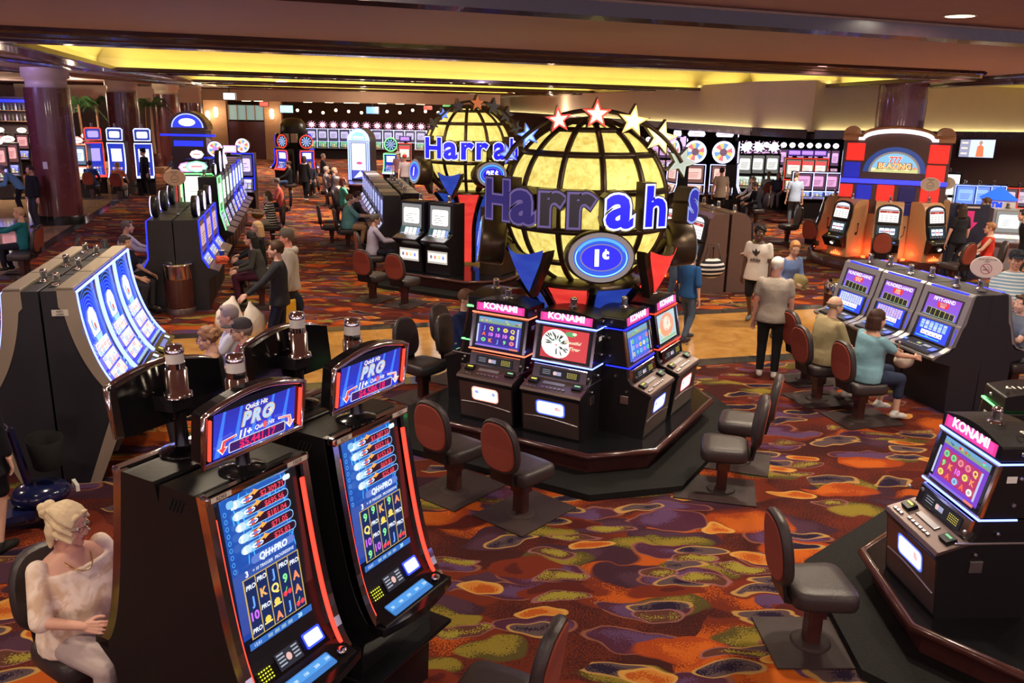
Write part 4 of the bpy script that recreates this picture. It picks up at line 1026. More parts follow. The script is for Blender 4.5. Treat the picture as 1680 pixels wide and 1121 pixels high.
# ------------------------------------------------------------------ simpler cabinets for the rows further off
def upright(h=1.75, frame='neon_white', top='screen', base=(1.2, 1.15, 1.1), base2=None, pic=0, w=.6, body='black', topcol=(1.2, 1.2, 1.5), fcol=None, wr=.29, side='black'):
    """two lit screens, a button shelf and a topper"""
    def f():
        t = thing('slot_machine'); w2 = w / 2; zs = h * .52; r = random.Random(pic)
        mb = MB(); mb.prism([(.02, 0), (.0, .55), (-.16, .66), (-.17, .70), (.0, .76), (.10, h * .58), (.12, h), (.52, h), (.52, 0)], -w2, w2, 'x'); mb.build('cabinet', [M[body]], t, .015)
        V = Vector((0, .10, h * .58 - .76)); L_ = V.length; mb = MB(); a = Art(mb, (0, .045, .76 + (h * .58 - .76) / 2), (1, 0, 0), V, 0, w * .8, L_ * .9, step=.003); a.k = 2
        art_bright(a, base, pic + 1, n=14); mb.build('screen', [M['glow']], t)
        V = Vector((0, .02, h * .42)); mb = MB(); a = Art(mb, (0, .105, h * .795), (1, 0, 0), V, 0, w * .8, h * .34, step=.003); a.k = 2
        art_bright(a, base2 or base, pic + 5, n=8, strip=fcol); mb.build('upper_screen', [M['glow']], t)
        mb = MB()
        if frame:
            e = w2 - .015
            for sx in (-1, 1): mb.tube([(sx * e, -.01, .76), (sx * e, .085, h * .58), (sx * e, .105, h - .02)], .013, 6)
            mb.tube([(-e, .105, h - .02), (e, .105, h - .02)], .013, 6); mb.tube([(-e, .085, h * .585), (e, .085, h * .585)], .011, 6)
            mb.build('neon_tube', [M[frame]], t)
        mb = MB(); mb.prism([(-.18, .685), (-.18, .705), (-.02, .765), (0, .75)], -w2 + .02, w2 - .02, 'x'); mb.build('button_deck', [M['satin']], t)
        if top == 'wheel':
            mb = MB(); q = wr / .29; mb.lathe([(.0, -.05), (.27 * q, -.05), (.29 * q, -.03), (.29 * q, .03), (.27 * q, .05), (0, .05)], 28, 0, .2, h + wr, axis='y'); wh = mb.build('wheel_topper', [M['black']], t, .004)
            mb = MB(); mb.M = Matrix.Translation((0, .145, h + wr)) @ Matrix.Scale(q, 4); a = Art(mb, (0, 0, 0), (1, 0, 0), (0, 0, 1), 0, .5, .5, step=.003); a.disc(0, 0, .265, .265, (1.2, 1.1, 1.6), 28)
            for i in range(12): a.poly([(0, 0), (.22 * math.cos(i * PI / 6), .22 * math.sin(i * PI / 6)), (.22 * math.cos((i + 1) * PI / 6), .22 * math.sin((i + 1) * PI / 6))], [(.9, .2, .25), (1, .9, .7), (.2, .4, 1), (.9, .7, .2)][i % 4], i == 0)
            a.disc(0, 0, .09, .09, topcol, 14); a.ring(0, 0, .27, .27, .03, (1.8, 1.6, 2.4), 28); mb.build('wheel_face', [M['glow']], wh)
            if wr > .35:
                mb = MB(); mb.box(0, .24, h + 2 * wr, .1, .1, .12, 0); mb.prism([(-.28, -.09), (.28, -.09), (.34, 0), (.28, .13), (-.28, .13), (-.34, 0)], .2, .3, 'y'); mb.v = [v + (Vector((0, 0, h + 2 * wr + .17)) if k >= 8 else Vector()) for k, v in enumerate(mb.v)]; hs = mb.build('topper', [M['black']], t)
                mb = MB(); a = Art(mb, (0, .196, h + 2 * wr + .19), (1, 0, 0), (0, 0, 1), 0, .5, .3, step=.003); a.poly([(-.26, -.08), (.26, -.08), (.31, 0), (.26, .11), (-.26, .11), (-.31, 0)], (1.3, 1.3, 1.9)); a.rect(-.12, 0, .12, .03, (.9, .4, .5)); mb.build('topper_face', [M['glow']], hs)
        elif top == 'oval':
            q = wr / .29; mb = MB(); mb.lathe([(.0, -.03), (.25 * q, -.03), (.25 * q, .03), (0, .03)], 8, 0, .2, h + .14, sy=.55 if q > .7 else .9, axis='y'); wh = mb.build('topper', [M['black']], t, .004)
            mb = MB(); a = Art(mb, (0, .165, h + .14), (1, 0, 0), (0, 0, 1), 0, .5, .3, step=.003); a.disc(0, 0, .24 * q, .13 if q > .7 else .21 * q, topcol, 8); a.disc(0, 0, .2 * q, .09 if q > .7 else .17 * q, (1.4, 1.4, 1.5), 8); a.rect(-.12 * q, -.015, .12 * q, .02, (.9, .3, .3)); mb.build('topper_face', [M['glow']], wh)
        elif top == 'burst':
            mb = MB(); mb.box(0, .3, h + .08, .08, .08, .16, 0); tp = mb.build('topper_post', [M['black']], t)
            mb = MB(); a = Art(mb, (0, .22, h + .24), (1, 0, 0), (0, 0, 1), 0, .5, .3, step=.004)
            a.poly([((.26 if i % 2 else .16) * math.cos(PI * i / 9), (.22 if i % 2 else .13) * math.sin(PI * i / 9)) for i in range(18)], topcol); a.disc(0, 0, .12, .09, (1.8, 1.7, 1.9), 12)
            for i in range(12): a.disc(.30 * math.cos(PI * i / 6), .24 * math.sin(PI * i / 6), .02, .02, (1.6, .7, 1.2), 6, False)
            mb.add([p + Vector((0, .03, 0)) for p in mb.v[:18]], [tuple(range(18))[::-1]], 1)
            mb.build('topper', [M['glow'], M['black']], t)
        elif top == 'screen':
            mb = MB(); mb.box(0, .25, h + .04, .1, .1, .08, 0); mb.prism([(.18, h + .06), (.22, h + .30), (.28, h + .30), (.28, h + .06)], -.27, .27, 'x', 0); tp = mb.build('topper_case', [M['black']], t, .008)
            mb = MB(); a = Art(mb, (0, .197, h + .18), (1, 0, 0), Vector((0, .04, .24)), 0, .5, .22, step=.003); a.k = 2; art_bright(a, topcol, pic + 2, n=3); mb.build('topper_screen', [M['glow']], tp)
        if top in ('candle', 'screen', 'oval'): candle(t, 0, .42, h + (.0), 1.3)
        return t
    return f
def curvy_neon(neon, wheel=True, pic=(1.2, 1.2, 1.5), h=1.85):
    """tall cabinet: bowed neon outlined screen, separate round or square head"""
    def f():
        t = thing('slot_machine'); w2 = .33
        cur = arch_profile([(-.12, .72), (.06, .85), (.10, 1.2), (.02, h - .35)], 8)
        mb = MB(); mb.prism([(y + .02, z) for y, z in cur] + [(.06, h - .3), (.45, h - .3), (.5, 0), (.02, 0), (.0, .5), (-.16, .66)], -w2, w2, 'x'); mb.build('cabinet', [M['black']], t, .015)
        Ls = [i / 8 for i in range(9)]
        def mapf(u, v, e):
            k = min(int((v + .5) * 8), 7); q = (v + .5) * 8 - k
            return Vector((u, cur[k][0] * (1 - q) + cur[k + 1][0] * q + .012 - e, cur[k][1] * (1 - q) + cur[k + 1][1] * q))
        mb = MB(); a = Art(mb, (0, 0, 0), (1, 0, 0), (0, 0, 1), 0, .5, 1, fn=mapf, step=.003)
        a.rect(-.27, -.5, .27, .499, (.02, .04, .5), nv=8); a.rect(-.19, .12, .19, .40, pic, nv=6); r = random.Random(len(neon))
        a.k += 1
        for i in range(4):
            for j in range(4): a.rect(-.19 + i * .1, -.42 + j * .1, -.12 + i * .1, -.36 + j * .1, r.choice([(1, .6, .2), (.9, .9, 1), (.9, .2, .2), (.2, .3, .6)]), False)
        mb.build('screen', [M['glow']], t)
        mb = MB(); pts = [(-w2 + .02, y - .01, z) for y, z in cur] + [(w2 - .02, y - .01, z) for y, z in cur[::-1]]; mb.tube(pts, .022, 6, closed=True); mb.build('neon_tube', [M[neon]], t)
        mb = MB(); mb.prism([(-.20, .655), (-.21, .68), (-.08, .73), (-.06, .70)], -.31, .31, 'x'); mb.build('button_deck', [M['neon_white' if neon != 'neon_red' else 'neon_red']], t)
        if wheel:
            mb = MB(); mb.lathe([(0, -.05), (.30, -.05), (.31, 0), (.30, .06), (0, .06)], 30, 0, .14, h + .05, axis='y'); hd = mb.build('round_head', [M['black']], t)
            mb = MB(); a = Art(mb, (0, .085, h + .05), (1, 0, 0), (0, 0, 1), 0, .5, .5, step=.003); a.disc(0, 0, .26, .26, (.9, 1, 1.5), 28)
            for i in range(10): a.poly([(0, 0), (.22 * math.cos(i * PI / 5), .22 * math.sin(i * PI / 5)), (.22 * math.cos((i + .5) * PI / 5), .22 * math.sin((i + .5) * PI / 5))], (.35, .6, 1.1), i == 0)
            a.disc(0, 0, .1, .1, (.3, .35, .6), 14); mb.build('head_face', [M['glow']], hd)
            mb = MB(); mb.tube([(.28 * math.cos(2 * PI * i / 26), .08, h + .05 + .28 * math.sin(2 * PI * i / 26)) for i in range(26)], .02, 6, closed=True); mb.build('neon_tube', [M[neon]], hd)
        else:
            mb = MB(); mb.prism([(.02, h - .28), (.06, h + .22), (.20, h + .22), (.24, h - .28)], -.31, .31, 'x'); hd = mb.build('head_case', [M['black']], t, .03)
            mb = MB(); a = Art(mb, (0, .034, h - .03), (1, 0, 0), Vector((0, .04, .5)), 0, .5, .4, step=.003); a.k = 2; a.rect(-.26, -.2, .26, .2, (.03, .05, .35)); a.rrect(-.19, -.12, .19, .12, .05, pic); mb.build('head_face', [M['glow']], hd)
            mb = MB(); mb.tube([(-.28, .015, h - .24), (-.29, .045, h + .15), (-.24, .05, h + .20), (.24, .05, h + .20), (.29, .045, h + .15), (.28, .015, h - .24)], .022, 6, closed=True); mb.build('neon_tube', [M[neon]], hd)
            candle(t, 0, .14, h + .22, 1.6)
        return t
    return f
# ------------------------------------------------------------------ people
def melt(mb, voxel, smooth=2, fac=.5):
    """union of overlapping shapes into one continuous skin"""
    me = bpy.data.meshes.new('m'); me.from_pydata([tuple(p) for p in mb.v], [], mb.f)
    o = bpy.data.objects.new('m', me); COL.objects.link(o)
    r = o.modifiers.new('r', 'REMESH'); r.mode = 'VOXEL'; r.voxel_size = voxel; r.use_smooth_shade = True
    if smooth: s_ = o.modifiers.new('s', 'SMOOTH'); s_.factor = fac; s_.iterations = smooth
    dg = bpy.context.evaluated_depsgraph_get()
    out = bpy.data.meshes.new_from_object(o.evaluated_get(dg))
    bpy.data.objects.remove(o); bpy.data.meshes.remove(me)
    vs = [v.co.copy() for v in out.vertices]; fs = [tuple(p.vertices) for p in out.polygons]
    bpy.data.meshes.remove(out)
    return vs, fs
def _head():
    mb = MB()
    mb.ball(0, -.012, .030, .073, .092, .088, 20); mb.ball(0, .020, -.030, .060, .068, .075, 18)
    mb.ball(0, .040, -.062, .046, .046, .040, 16); mb.ball(0, .068, -.092, .022, .020, .020, 12)
    for sx in (-1, 1):
        mb.ball(sx * .036, .062, -.030, .022, .020, .024, 10); mb.ball(sx * .030, .068, .028, .024, .014, .009, 10)
        mb.ball(sx * .074, -.012, -.012, .010, .020, .030, 10)
    mb.capsule((0, .080, .012), (0, .104, -.026), .009, .013, 10); mb.ball(-.011, .094, -.030, .009, .010, .008, 8); mb.ball(.011, .094, -.030, .009, .010, .008, 8)
    mb.ball(0, .086, -.056, .022, .009, .006, 10); mb.ball(0, .084, -.068, .019, .009, .006, 10)
    mb.capsule((0, -.02, -.06), (0, -.03, -.13), .052, .054, 14)
    return melt(mb, .0062, 2, .5)
HEAD = _head()
def _hand():
    """left hand, wrist at origin, fingers along +Z, palm faces +X, thumb on +Y"""
    mb = MB()
    mb.capsule((0, 0, -.03), (0, 0, .01), .024, .024, 10)
    for y in (-.026, -.009, .009, .026): mb.capsule((0, y * .7, .01), (0, y, .085), .014, .012, 8)
    for y, L_, sp in ((-.030, .058, -.06), (-.010, .074, -.02), (.011, .080, .02), (.031, .070, .06)):
        p = Vector((0, y, .088)); d = Vector((.22, sp, 1)).normalized(); r = .0092
        for k, f in enumerate((.42, .33, .25)):
            q = p + d * L_ * f; mb.capsule(p, q, r, r * .92, 8); p = q; r *= .9; d = (d + Vector((.42, 0, 0))).normalized()
    p = Vector((.004, .024, .018)); q = Vector((.018, .050, .048)); mb.capsule(p, q, .014, .011, 8); mb.capsule(q, Vector((.030, .058, .076)), .011, .009, 8); mb.capsule(Vector((.030, .058, .076)), Vector((.036, .056, .094)), .009, .0075, 8)
    return melt(mb, .0042, 1, .5)
HAND = _hand()
def ik(a, b, l1, l2, pole):
    a, b = Vector(a), Vector(b); d = b - a; L_ = min(d.length, (l1 + l2) * .995); d.normalize()
    x = (l1 * l1 - l2 * l2 + L_ * L_) / (2 * L_); h = math.sqrt(max(l1 * l1 - x * x, 0))
    p = Vector(pole); p = (p - d * p.dot(d)).normalized()
    return a + d * x + p * h, a + d * L_
EYES = []
def cloth(name, col, rough=.85, kind=None, col2=None, scale=20):
    key = (name, col, kind, col2, scale)
    if key in M: return M[key]
    m, nt, b = nmat(name); N = nt.nodes; L = nt.links
    b.inputs['Roughness'].default_value = rough; b.inputs['Specular IOR Level'].default_value = .25
    tc = N.new('ShaderNodeTexCoord'); no = N.new('ShaderNodeTexNoise'); no.inputs['Scale'].default_value = 9; no.inputs['Detail'].default_value = 4
    L.new(tc.outputs['Object'], no.inputs['Vector'])
    bp = N.new('ShaderNodeBump'); bp.inputs['Strength'].default_value = .55; bp.inputs['Distance'].default_value = .02
    L.new(no.outputs['Fac'], bp.inputs['Height']); L.new(bp.outputs['Normal'], b.inputs['Normal'])
    mx = N.new('ShaderNodeMix'); mx.data_type = 'RGBA'
    c2 = col2 or tuple(c * .8 for c in col)
    mx.inputs['A'].default_value = (*col, 1); mx.inputs['B'].default_value = (*c2, 1)
    if kind == 'stripe':
        wv = N.new('ShaderNodeTexWave'); wv.bands_direction = 'Z'; wv.inputs['Scale'].default_value = scale; L.new(tc.outputs['Object'], wv.inputs['Vector'])
        gt = N.new('ShaderNodeMath'); gt.operation = 'GREATER_THAN'; gt.inputs[1].default_value = .6; L.new(wv.outputs['Fac'], gt.inputs[0]); L.new(gt.outputs[0], mx.inputs['Factor'])
    elif kind == 'floral':
        n2 = N.new('ShaderNodeTexNoise'); n2.inputs['Scale'].default_value = scale; n2.inputs['Detail'].default_value = 2; n2.inputs['Distortion'].default_value = 1.5; L.new(tc.outputs['Object'], n2.inputs['Vector'])
        mr = N.new('ShaderNodeMapRange'); mr.inputs['From Min'].default_value = .42; mr.inputs['From Max'].default_value = .62; L.new(n2.outputs['Fac'], mr.inputs['Value']); L.new(mr.outputs[0], mx.inputs['Factor'])
    else: L.new(no.outputs['Fac'], mx.inputs['Factor'])
    L.new(mx.outputs['Result'], b.inputs['Base Color']); M[key] = m
    return m
def skinmat(c):
    key = ('skin', c)
    if key not in M:
        m = pm('skin', c, .5, vary=.06, bscale=25); m.node_tree.nodes['Principled BSDF'].inputs['Subsurface Weight'].default_value = .12
        m.node_tree.nodes['Principled BSDF'].inputs['Subsurface Radius'].default_value = (.02, .008, .004); M[key] = m
    return M[key]
SK1 = (.62, .36, .26); SK2 = (.55, .30, .20); SK3 = (.085, .040, .026); SK4 = (.30, .15, .09)
def obmesh(name, vs, fs, mat, parent):
    mb = MB(); mb.add(vs, fs, 0, (1, 1, 1), True); return mb.build(name, [mat], parent)
def person(loc, rz, label, pose='stand', h=1.72, wd=1.0, skin=SK1, shirt=(.3, .3, .3), shirt_mat=None, sleeve='short', pants=(.03, .03, .04), legs='long',
           shoes=(.02, .02, .02), hair=(.1, .05, .03), style='short', lean=0.0, head=(0, 0), hands=None, seat=.63, fine=False, glasses=False, cap=None,
           feet=None, hem=0.0, belly=0.0, stride=.0, group=None, female=False):
    """local +Y is the way the body faces; hands = ((x,y,z),(x,y,z)) wrist targets, feet likewise"""
    t = thing('person', loc, rz, label, 'person', group); s = h / 1.72
    sit = pose == 'sit'
    pz = seat + .10 if sit else .93 * s
    pel = Vector((0, 0, pz)); ln = lean
    def up(d, y=0): # point up the spine by d
        a = ln * (.55 + .45 * min(d / .5, 1)); return pel + Vector((0, math.sin(a) * d + y * math.cos(a), math.cos(a) * d - y * math.sin(a)))
    waist = up(.18 * s); chest = up(.36 * s); sho = up(.47 * s, -.005); neck = up(.52 * s, .0)
    hd = neck + Vector((0, .025 + math.sin(ln) * .08, .135 * s))
    sx_ = .178 * s * (1 + (wd - 1) * .5) * (.93 if female else 1)
    S = [Vector((k * sx_, sho.y, sho.z - .025)) for k in (-1, 1)]
    if hands is None:
        hands = ((-.20, .38, pz + .10), (.20, .38, pz + .10)) if sit else ((-.25 * s, .05 + stride * .4, pz - .10), (.25 * s, .05 - stride * .4, pz - .10))
    arms = []
    for k in (0, 1):
        e, wv = ik(S[k], hands[k], .285 * s, .255 * s, ((-1, 1)[k] * .5, -.6, -.6)); arms.append((S[k], e, wv))
    HP = [Vector((k * .088 * s * wd, 0, pz - .02)) for k in (-1, 1)]
    if feet is None:
        if sit: feet = ((-.11, .40, max(pz - .50 * s, .16)), (.12, .34, max(pz - .53 * s, .14)))
        else: feet = ((-.10 * s, .02 + stride, .085), (.10 * s, -.02 - stride, .085 + abs(stride) * .15))
    lg = []
    for k in (0, 1):
        kn, an = ik(HP[k], feet[k], .43 * s, .41 * s, (0, 1, .35 if sit else 0)); lg.append((HP[k], kn, an))
    vx = .010 if fine else .017
    # body
    mb = MB(); w_ = wd
    def torso(mb, grow, z0=-.08, z1=.47):
        rings = []
        for d, rx, ry, oy in ((-.08, .13, .10, 0), (.02, .165, .115 + belly * .4, .0 + belly * .3), (.14, .150 if not female else .142, .105 + belly, belly * .9), (.24, .155 if not female else .145, .108 + belly * .7, belly * .6), (.34, .168, .112, .0 + (.018 if female else 0)), (.42, .165, .095, 0), (.475, .11, .07, -.005), (.51, .058, .056, 0)):
            if d < z0 - .001 or d > z1 + .05: continue
            c = up(d * s, oy); a = ln * (.55 + .45 * min(max(d, 0) / .5, 1)); r = []
            for i in range(20):
                an = 2 * PI * i / 20; x = (rx * w_ + grow) * s * math.cos(an); y = (ry * (.5 + .5 * w_) + grow) * s * math.sin(an)
                r.append(c + Vector((x, y * math.cos(a), -y * math.sin(a))))
            rings.append(r)
        mb.loft(rings)
    torso(mb, 0)
    for A, E_, Wr in arms:
        mb.capsule(A, E_, .047 * s * (.7 + .3 * w_), .039 * s, 12); mb.capsule(E_, Wr, .038 * s, .026 * s, 12)
    for A, K_, N_ in lg:
        mb.capsule(A, K_, .082 * s * w_, .055 * s * (.6 + .4 * w_), 14); mb.capsule(K_, N_, .053 * s, .036 * s, 12)
        mb.capsule(K_ + (N_ - K_) * .25 + Vector((0, -.012, 0)), K_ + (N_ - K_) * .55, .05 * s, .036 * s, 10)
        mb.capsule(N_ + Vector((0, -.02, -.035)), N_ + Vector((0, .12, -.05)), .034, .028, 10)
    mb.capsule(neck + Vector((0, -.01, -.04)), hd + Vector((0, -.025, -.06)), .054 * s, .052 * s, 12)
    vs, fs = melt(mb, vx, 2)
    bodyM = MB(); bodyM.add(vs, fs, 0, (1, 1, 1), True)
    yaw, nod = head; HR = Matrix.Translation(hd) @ Matrix.Rotation(yaw, 4, 'Z') @ Matrix.Rotation(-nod - ln * .35, 4, 'X') @ Matrix.Scale(1.04 * s, 4)
    bodyM.add([HR @ v for v in HEAD[0]], HEAD[1], 0, (1, 1, 1), True)
    for k in (0, 1):
        A, E_, Wr = arms[k]; z = (Wr - E_).normalized(); th = Vector(((1, -1)[k] * .5, .2, .9)); th = (th - z * th.dot(z)).normalized(); xx = th.cross(z)
        R = Matrix((xx, th, z)).transposed().to_4x4(); sc = Matrix.Diagonal((-1 if k == 0 else 1, 1, 1, 1))
        # palm turned inwards/down on both sides
        T_ = Matrix.Translation(Wr + z * .02) @ R @ sc @ Matrix.Scale(.98 * s, 4); fs_ = HAND[1] if k else [f[::-1] for f in HAND[1]]
        bodyM.add([T_ @ v for v in HAND[0]], fs_, 0, (1, 1, 1), True)
    bodyM.build('body', [skinmat(skin)], t)
    # eyes and mouth
    mb = MB(); mb.M = HR
    for k in (-1, 1):
        mb.ball(k * .030, .0745, .008, .0125, .0095, .0085, 10, 0, (.9, .88, .85)); mb.ball(k * .030, .082, .008, .0055, .004, .0055, 8, 0, (.06, .035, .02))
    mb.build('eyes', [M['paint']], t)
    mb = MB(); mb.M = HR; mb.ball(0, .0895, -.0565, .021, .007, .005, 10, 0, (.42, .12, .10)); mb.ball(0, .0885, -.066, .018, .007, .0055, 10, 0, (.42, .12, .10)); mb.build('lips', [M['paint']], t)
    # shirt
    sm = shirt_mat or cloth('shirt_fabric', shirt)
    mb = MB(); torso(mb, .016, -.08 - hem if not sit else -.08, .475 if not female else .40 if fine else .43)
    if sit: mb.loft([[up(d * s) + Vector((rx * s * w_ * math.cos(2 * PI * i / 20), (ry + belly * .5) * s * (.5 + .5 * w_) * math.sin(2 * PI * i / 20) + belly * .4, 0)) for i in range(20)] for d, rx, ry in ((-.085, .185, .14), (.0, .188, .145), (.10, .170, .130))])
    if not sit:
        mb.loft([[up(d * s) + Vector((rx * s * w_ * math.cos(2 * PI * i / 20), ry * s * (.5 + .5 * w_) * math.sin(2 * PI * i / 20), 0)) for i in range(20)] for d, rx, ry in ((-.10 - hem, .192 + hem * .2, .148 + hem * .1), (-.02, .188, .142), (.10, .166, .120))])
    for A, E_, Wr in arms:
        if sleeve == 'none': mb.capsule(A + (A - up(.44 * s)) * -.12, A, .058 * s, .050 * s, 12)
        elif sleeve == 'short': mb.capsule(A, A + (E_ - A) * .62, .060 * s, .060 * s, 14)
        elif sleeve == 'half': mb.capsule(A, A + (E_ - A) * .98, .062 * s, .066 * s, 14)
        else: mb.capsule(A, E_, .061 * s, .053 * s, 14); mb.capsule(E_, E_ + (Wr - E_) * .93, .052 * s, .038 * s, 12)
    obmesh('shirt', *melt(mb, vx, 3), sm, t)
    # trousers
    mb = MB(); mb.capsule(up(-.05 * s), up(.04 * s), .145 * s * wd, .138 * s * wd, 16)
    mb.v = [Vector((v.x, v.y * (.80 if not sit else .85), v.z)) for v in mb.v]
    for A, K_, N_ in lg:
        mb.capsule(A, K_ if legs != 'short' else A + (K_ - A) * .92, .088 * s * wd, .072 * s * (.7 + .3 * wd), 14)
        if legs == 'long': mb.capsule(K_, K_ + (N_ - K_) * .92, .070 * s * (.8 + .2 * wd), .056 * s, 12)
        if legs == 'capri': mb.capsule(K_, K_ + (N_ - K_) * .5, .070 * s, .060 * s, 12)
    obmesh('trousers' if legs != 'short' else 'shorts', *melt(mb, vx, 3), cloth('trouser_fabric', pants), t)
    for k, (A, K_, N_) in enumerate(lg):
        mb = MB(); fy = Vector((0, 1, 0)) if not sit else Vector((0, .96, -.15 if fine else -.1))
        mb.capsule(N_ + Vector((0, -.035, -.040)), N_ + fy * .10 + Vector((0, 0, -.052)), .043, .040, 12); mb.capsule(N_ + fy * .09 + Vector((0, 0, -.056)), N_ + fy * .155 + Vector((0, 0, -.06)), .041, .030, 12)
        mb.capsule(N_ + Vector((0, -.01, -.02)), N_, .045, .043, 10)
        lo = N_.z - .085; mb.v = [Vector((v.x, v.y, max(v.z, lo))) for v in mb.v]
        obmesh('shoe', *melt(mb, .010, 1), cloth('shoe_leather', shoes, .5), t)
    # hair
    if style != 'none':
        hm = cloth('hair', hair, .55, None, tuple(c * .72 for c in hair))
        mb = MB()
        mb.ball(0, -.018, .040, .083, .102, .092, 24)
        vs, fs = mb.v, mb.f
        def keep(c):
            lim = {'short': -.02, 'grey': -.02, 'curly': -.05, 'bun': -.04, 'bob': -.03, 'long': -.03, 'bald': .0}[style]
            if style == 'bald' and c.z > .045: return False
            if c.y > .045 and c.z < .075: return False
            if c.y > -.005 and c.z < .012: return False
            return c.z > lim - .03
        f2 = [f for f in fs if keep(sum((vs[i] for i in f), Vector()) / len(f))]
        sh = MB()
        for f in f2:
            for i in f: pass
        # thick shell: outer + inner, melted together
        thick = MB()
        for f in f2:
            q = [vs[i] for i in f]; c0 = Vector((0, -.015, .02))
            o_ = q; i2 = [p + (c0 - p).normalized() * .016 for p in q]; n = len(q)
            thick.add(o_ + i2, [tuple(range(n)), tuple(range(n, 2 * n))[::-1]] + [(i, i + n, (i + 1) % n + n, (i + 1) % n) for i in range(n)])
        rr = random.Random(len(label))
        if style == 'curly':
            for i in range(46):
                a = rr.random() * 2 * PI; e = rr.random() * 1.25 - .12
                p = Vector((.088 * math.cos(a) * math.cos(e), -.02 + .10 * math.sin(a) * math.cos(e), .03 + .095 * math.sin(e)))
                if p.y > .05 and p.z < .07: continue
                thick.ball(p.x, p.y, p.z, .024, .024, .022, 8)
        if style == 'bun':
            for a_ in range(9): thick.ball(.030 * math.cos(a_ * .7), -.128 - .016 * math.sin(a_ * 2), .070 + .030 * math.sin(a_ * .7), .030, .028, .026, 10)
            for k in (-1, 1): thick.capsule((k * .074, .03, .04), (k * .076, -.04, -.05), .018, .014, 8); thick.capsule((k * .035, .075, .085), (k * .07, .04, .03), .014, .012, 8)
            thick.capsule((0, -.09, .02), (.0, -.075, -.09), .05, .03, 10)
            for q in range(54):     # locks combed from the brow and temples back to the knot
                th = -1.25 + 2.5 * (q % 18) / 17 + rr.uniform(-.05, .05); lv = q // 18; pts = []
                for i in range(7):
                    f = i / 6; el = 1.05 - .25 * lv; y = .072 - .175 * f; zz = .070 - .045 * lv + (.055 - .02 * lv) * math.sin(f * PI) * math.cos(th) + .02 * f
                    k_ = math.sqrt(max(0, 1 - ((y + .018) / .108) ** 2)); x = math.sin(th) * (.062 + .034 * k_) * (1 - .45 * f ** 3) + .004 * math.sin(f * 9 + q)
                    pts.append((x, y, zz - .05 * abs(math.sin(th)) * (1 - f) * .8))
                thick.tube(pts, .010, 6, rs=[.008, .011, .012, .012, .011, .010, .007])
            for q in range(16):     # loose ends on the neck and by the ears
                a_ = PI + .3 + (PI - .6) * q / 15; x, y = .078 * math.cos(a_), -.02 + .082 * math.sin(a_); thick.tube([(x, y, .02), (x * 1.14, y * 1.1, -.03), (x * 1.02, y * 1.05, -.08), (x * 1.12, y * 1.12, -.125 + .03 * rr.random())], .012, 6, rs=[.016, .016, .013, .005])
        if style == 'bob':
            for k in range(9):
                a = PI + PI * (k - 4) / 5.2 - PI / 2 + PI; x, y = .074 * math.cos(-PI / 2 + (k - 4) * .36), -.02 + .085 * math.sin(-PI / 2 + (k - 4) * .36)
                thick.capsule((x, y, .02), (x * 1.1, y * 1.05, -.095), .026, .022, 8)
        if style == 'long':
            for k in range(9):
                x, y = .074 * math.cos(-PI / 2 + (k - 4) * .36), -.02 + .085 * math.sin(-PI / 2 + (k - 4) * .36)
                thick.capsule((x, y, .02), (x * 1.15, y * 1.1 - .01, -.16), .027, .020, 8)
        if style == 'short' or style == 'grey':
            thick.capsule((0, -.085, .0), (0, -.078, -.035), .03, .022, 8)
            thick.capsule((-.03, .062, .092), (.04, .058, .095), .022, .022, 8)
        thick.M = Matrix()
        vs, fs = melt(thick, .0048 if fine else .0075, 1)
        obmesh('hair', [HR @ v for v in vs], fs, hm, t)
    if cap:
        mb = MB(); mb.lathe([(.092, .045), (.093, .07), (.080, .11), (.05, .135), (.0, .142)], 20, 0, -.012, 0, sy=1.12); mb.ball(0, .12, .052, .066, .075, .010, 14)
        if cap[0] == 'hat': mb = MB(); mb.lathe([(.15, .060), (.155, .065), (.092, .068), (.088, .15), (.05, .165), (0, .16)], 20, 0, -.01, 0, sy=1.15)
        mb.M = Matrix(); mb.v = [HR @ v for v in mb.v]; mb.build('cap' if cap[0] != 'hat' else 'hat', [cloth('cap_fabric', cap[1])], t)
    if glasses:
        mb = MB(); mb.M = HR
        for k in (-1, 1):
            mb.tube([(k * .032 + .021 * math.cos(2 * PI * i / 14), .099, .006 + .015 * math.sin(2 * PI * i / 14)) for i in range(14)], .0016 if fine else .0025, 5, closed=True)
            mb.tube([(k * .053, .099, .008), (k * .078, .05, .008), (k * .078, -.02, .002)], .0018, 5)
        mb.tube([(-.011, .099, .01), (.011, .099, .01)], .0018, 5); mb.build('glasses', [cloth('dark_frame', (.05, .01, .015), .3)], t)
    t['_hx'] = 0; del t['_hx']
    return t, dict(head=hd, HR=HR, arms=arms, neck=neck, pel=pel, up=up, lg=lg)
# ------------------------------------------------------------------ yellow globe sign on a flared foot
def globe_glass():
    m, nt, b = nmat('mottled_yellow_glass'); N = nt.nodes; L = nt.links
    tc = N.new('ShaderNodeTexCoord'); a = N.new('ShaderNodeTexNoise'); a.inputs['Scale'].default_value = 9; a.inputs['Detail'].default_value = 10; a.inputs['Roughness'].default_value = .85
    L.new(tc.outputs['Object'], a.inputs['Vector']); cr = N.new('ShaderNodeValToRGB')
    cr.color_ramp.elements[0].position = .38; cr.color_ramp.elements[0].color = (.60, .42, .06, 1); cr.color_ramp.elements[1].position = .55; cr.color_ramp.elements[1].color = (1, .86, .24, 1)
    L.new(a.outputs['Fac'], cr.inputs[0]); L.new(cr.outputs[0], b.inputs['Emission Color']); b.inputs['Emission Strength'].default_value = 1.04
    b.inputs['Base Color'].default_value = (.5, .4, .12, 1); b.inputs['Roughness'].default_value = .4
    return m
M['globe'] = globe_glass()
M['bronze'] = pm('dark_bronze', (.075, .050, .030), .35, metal=.6)
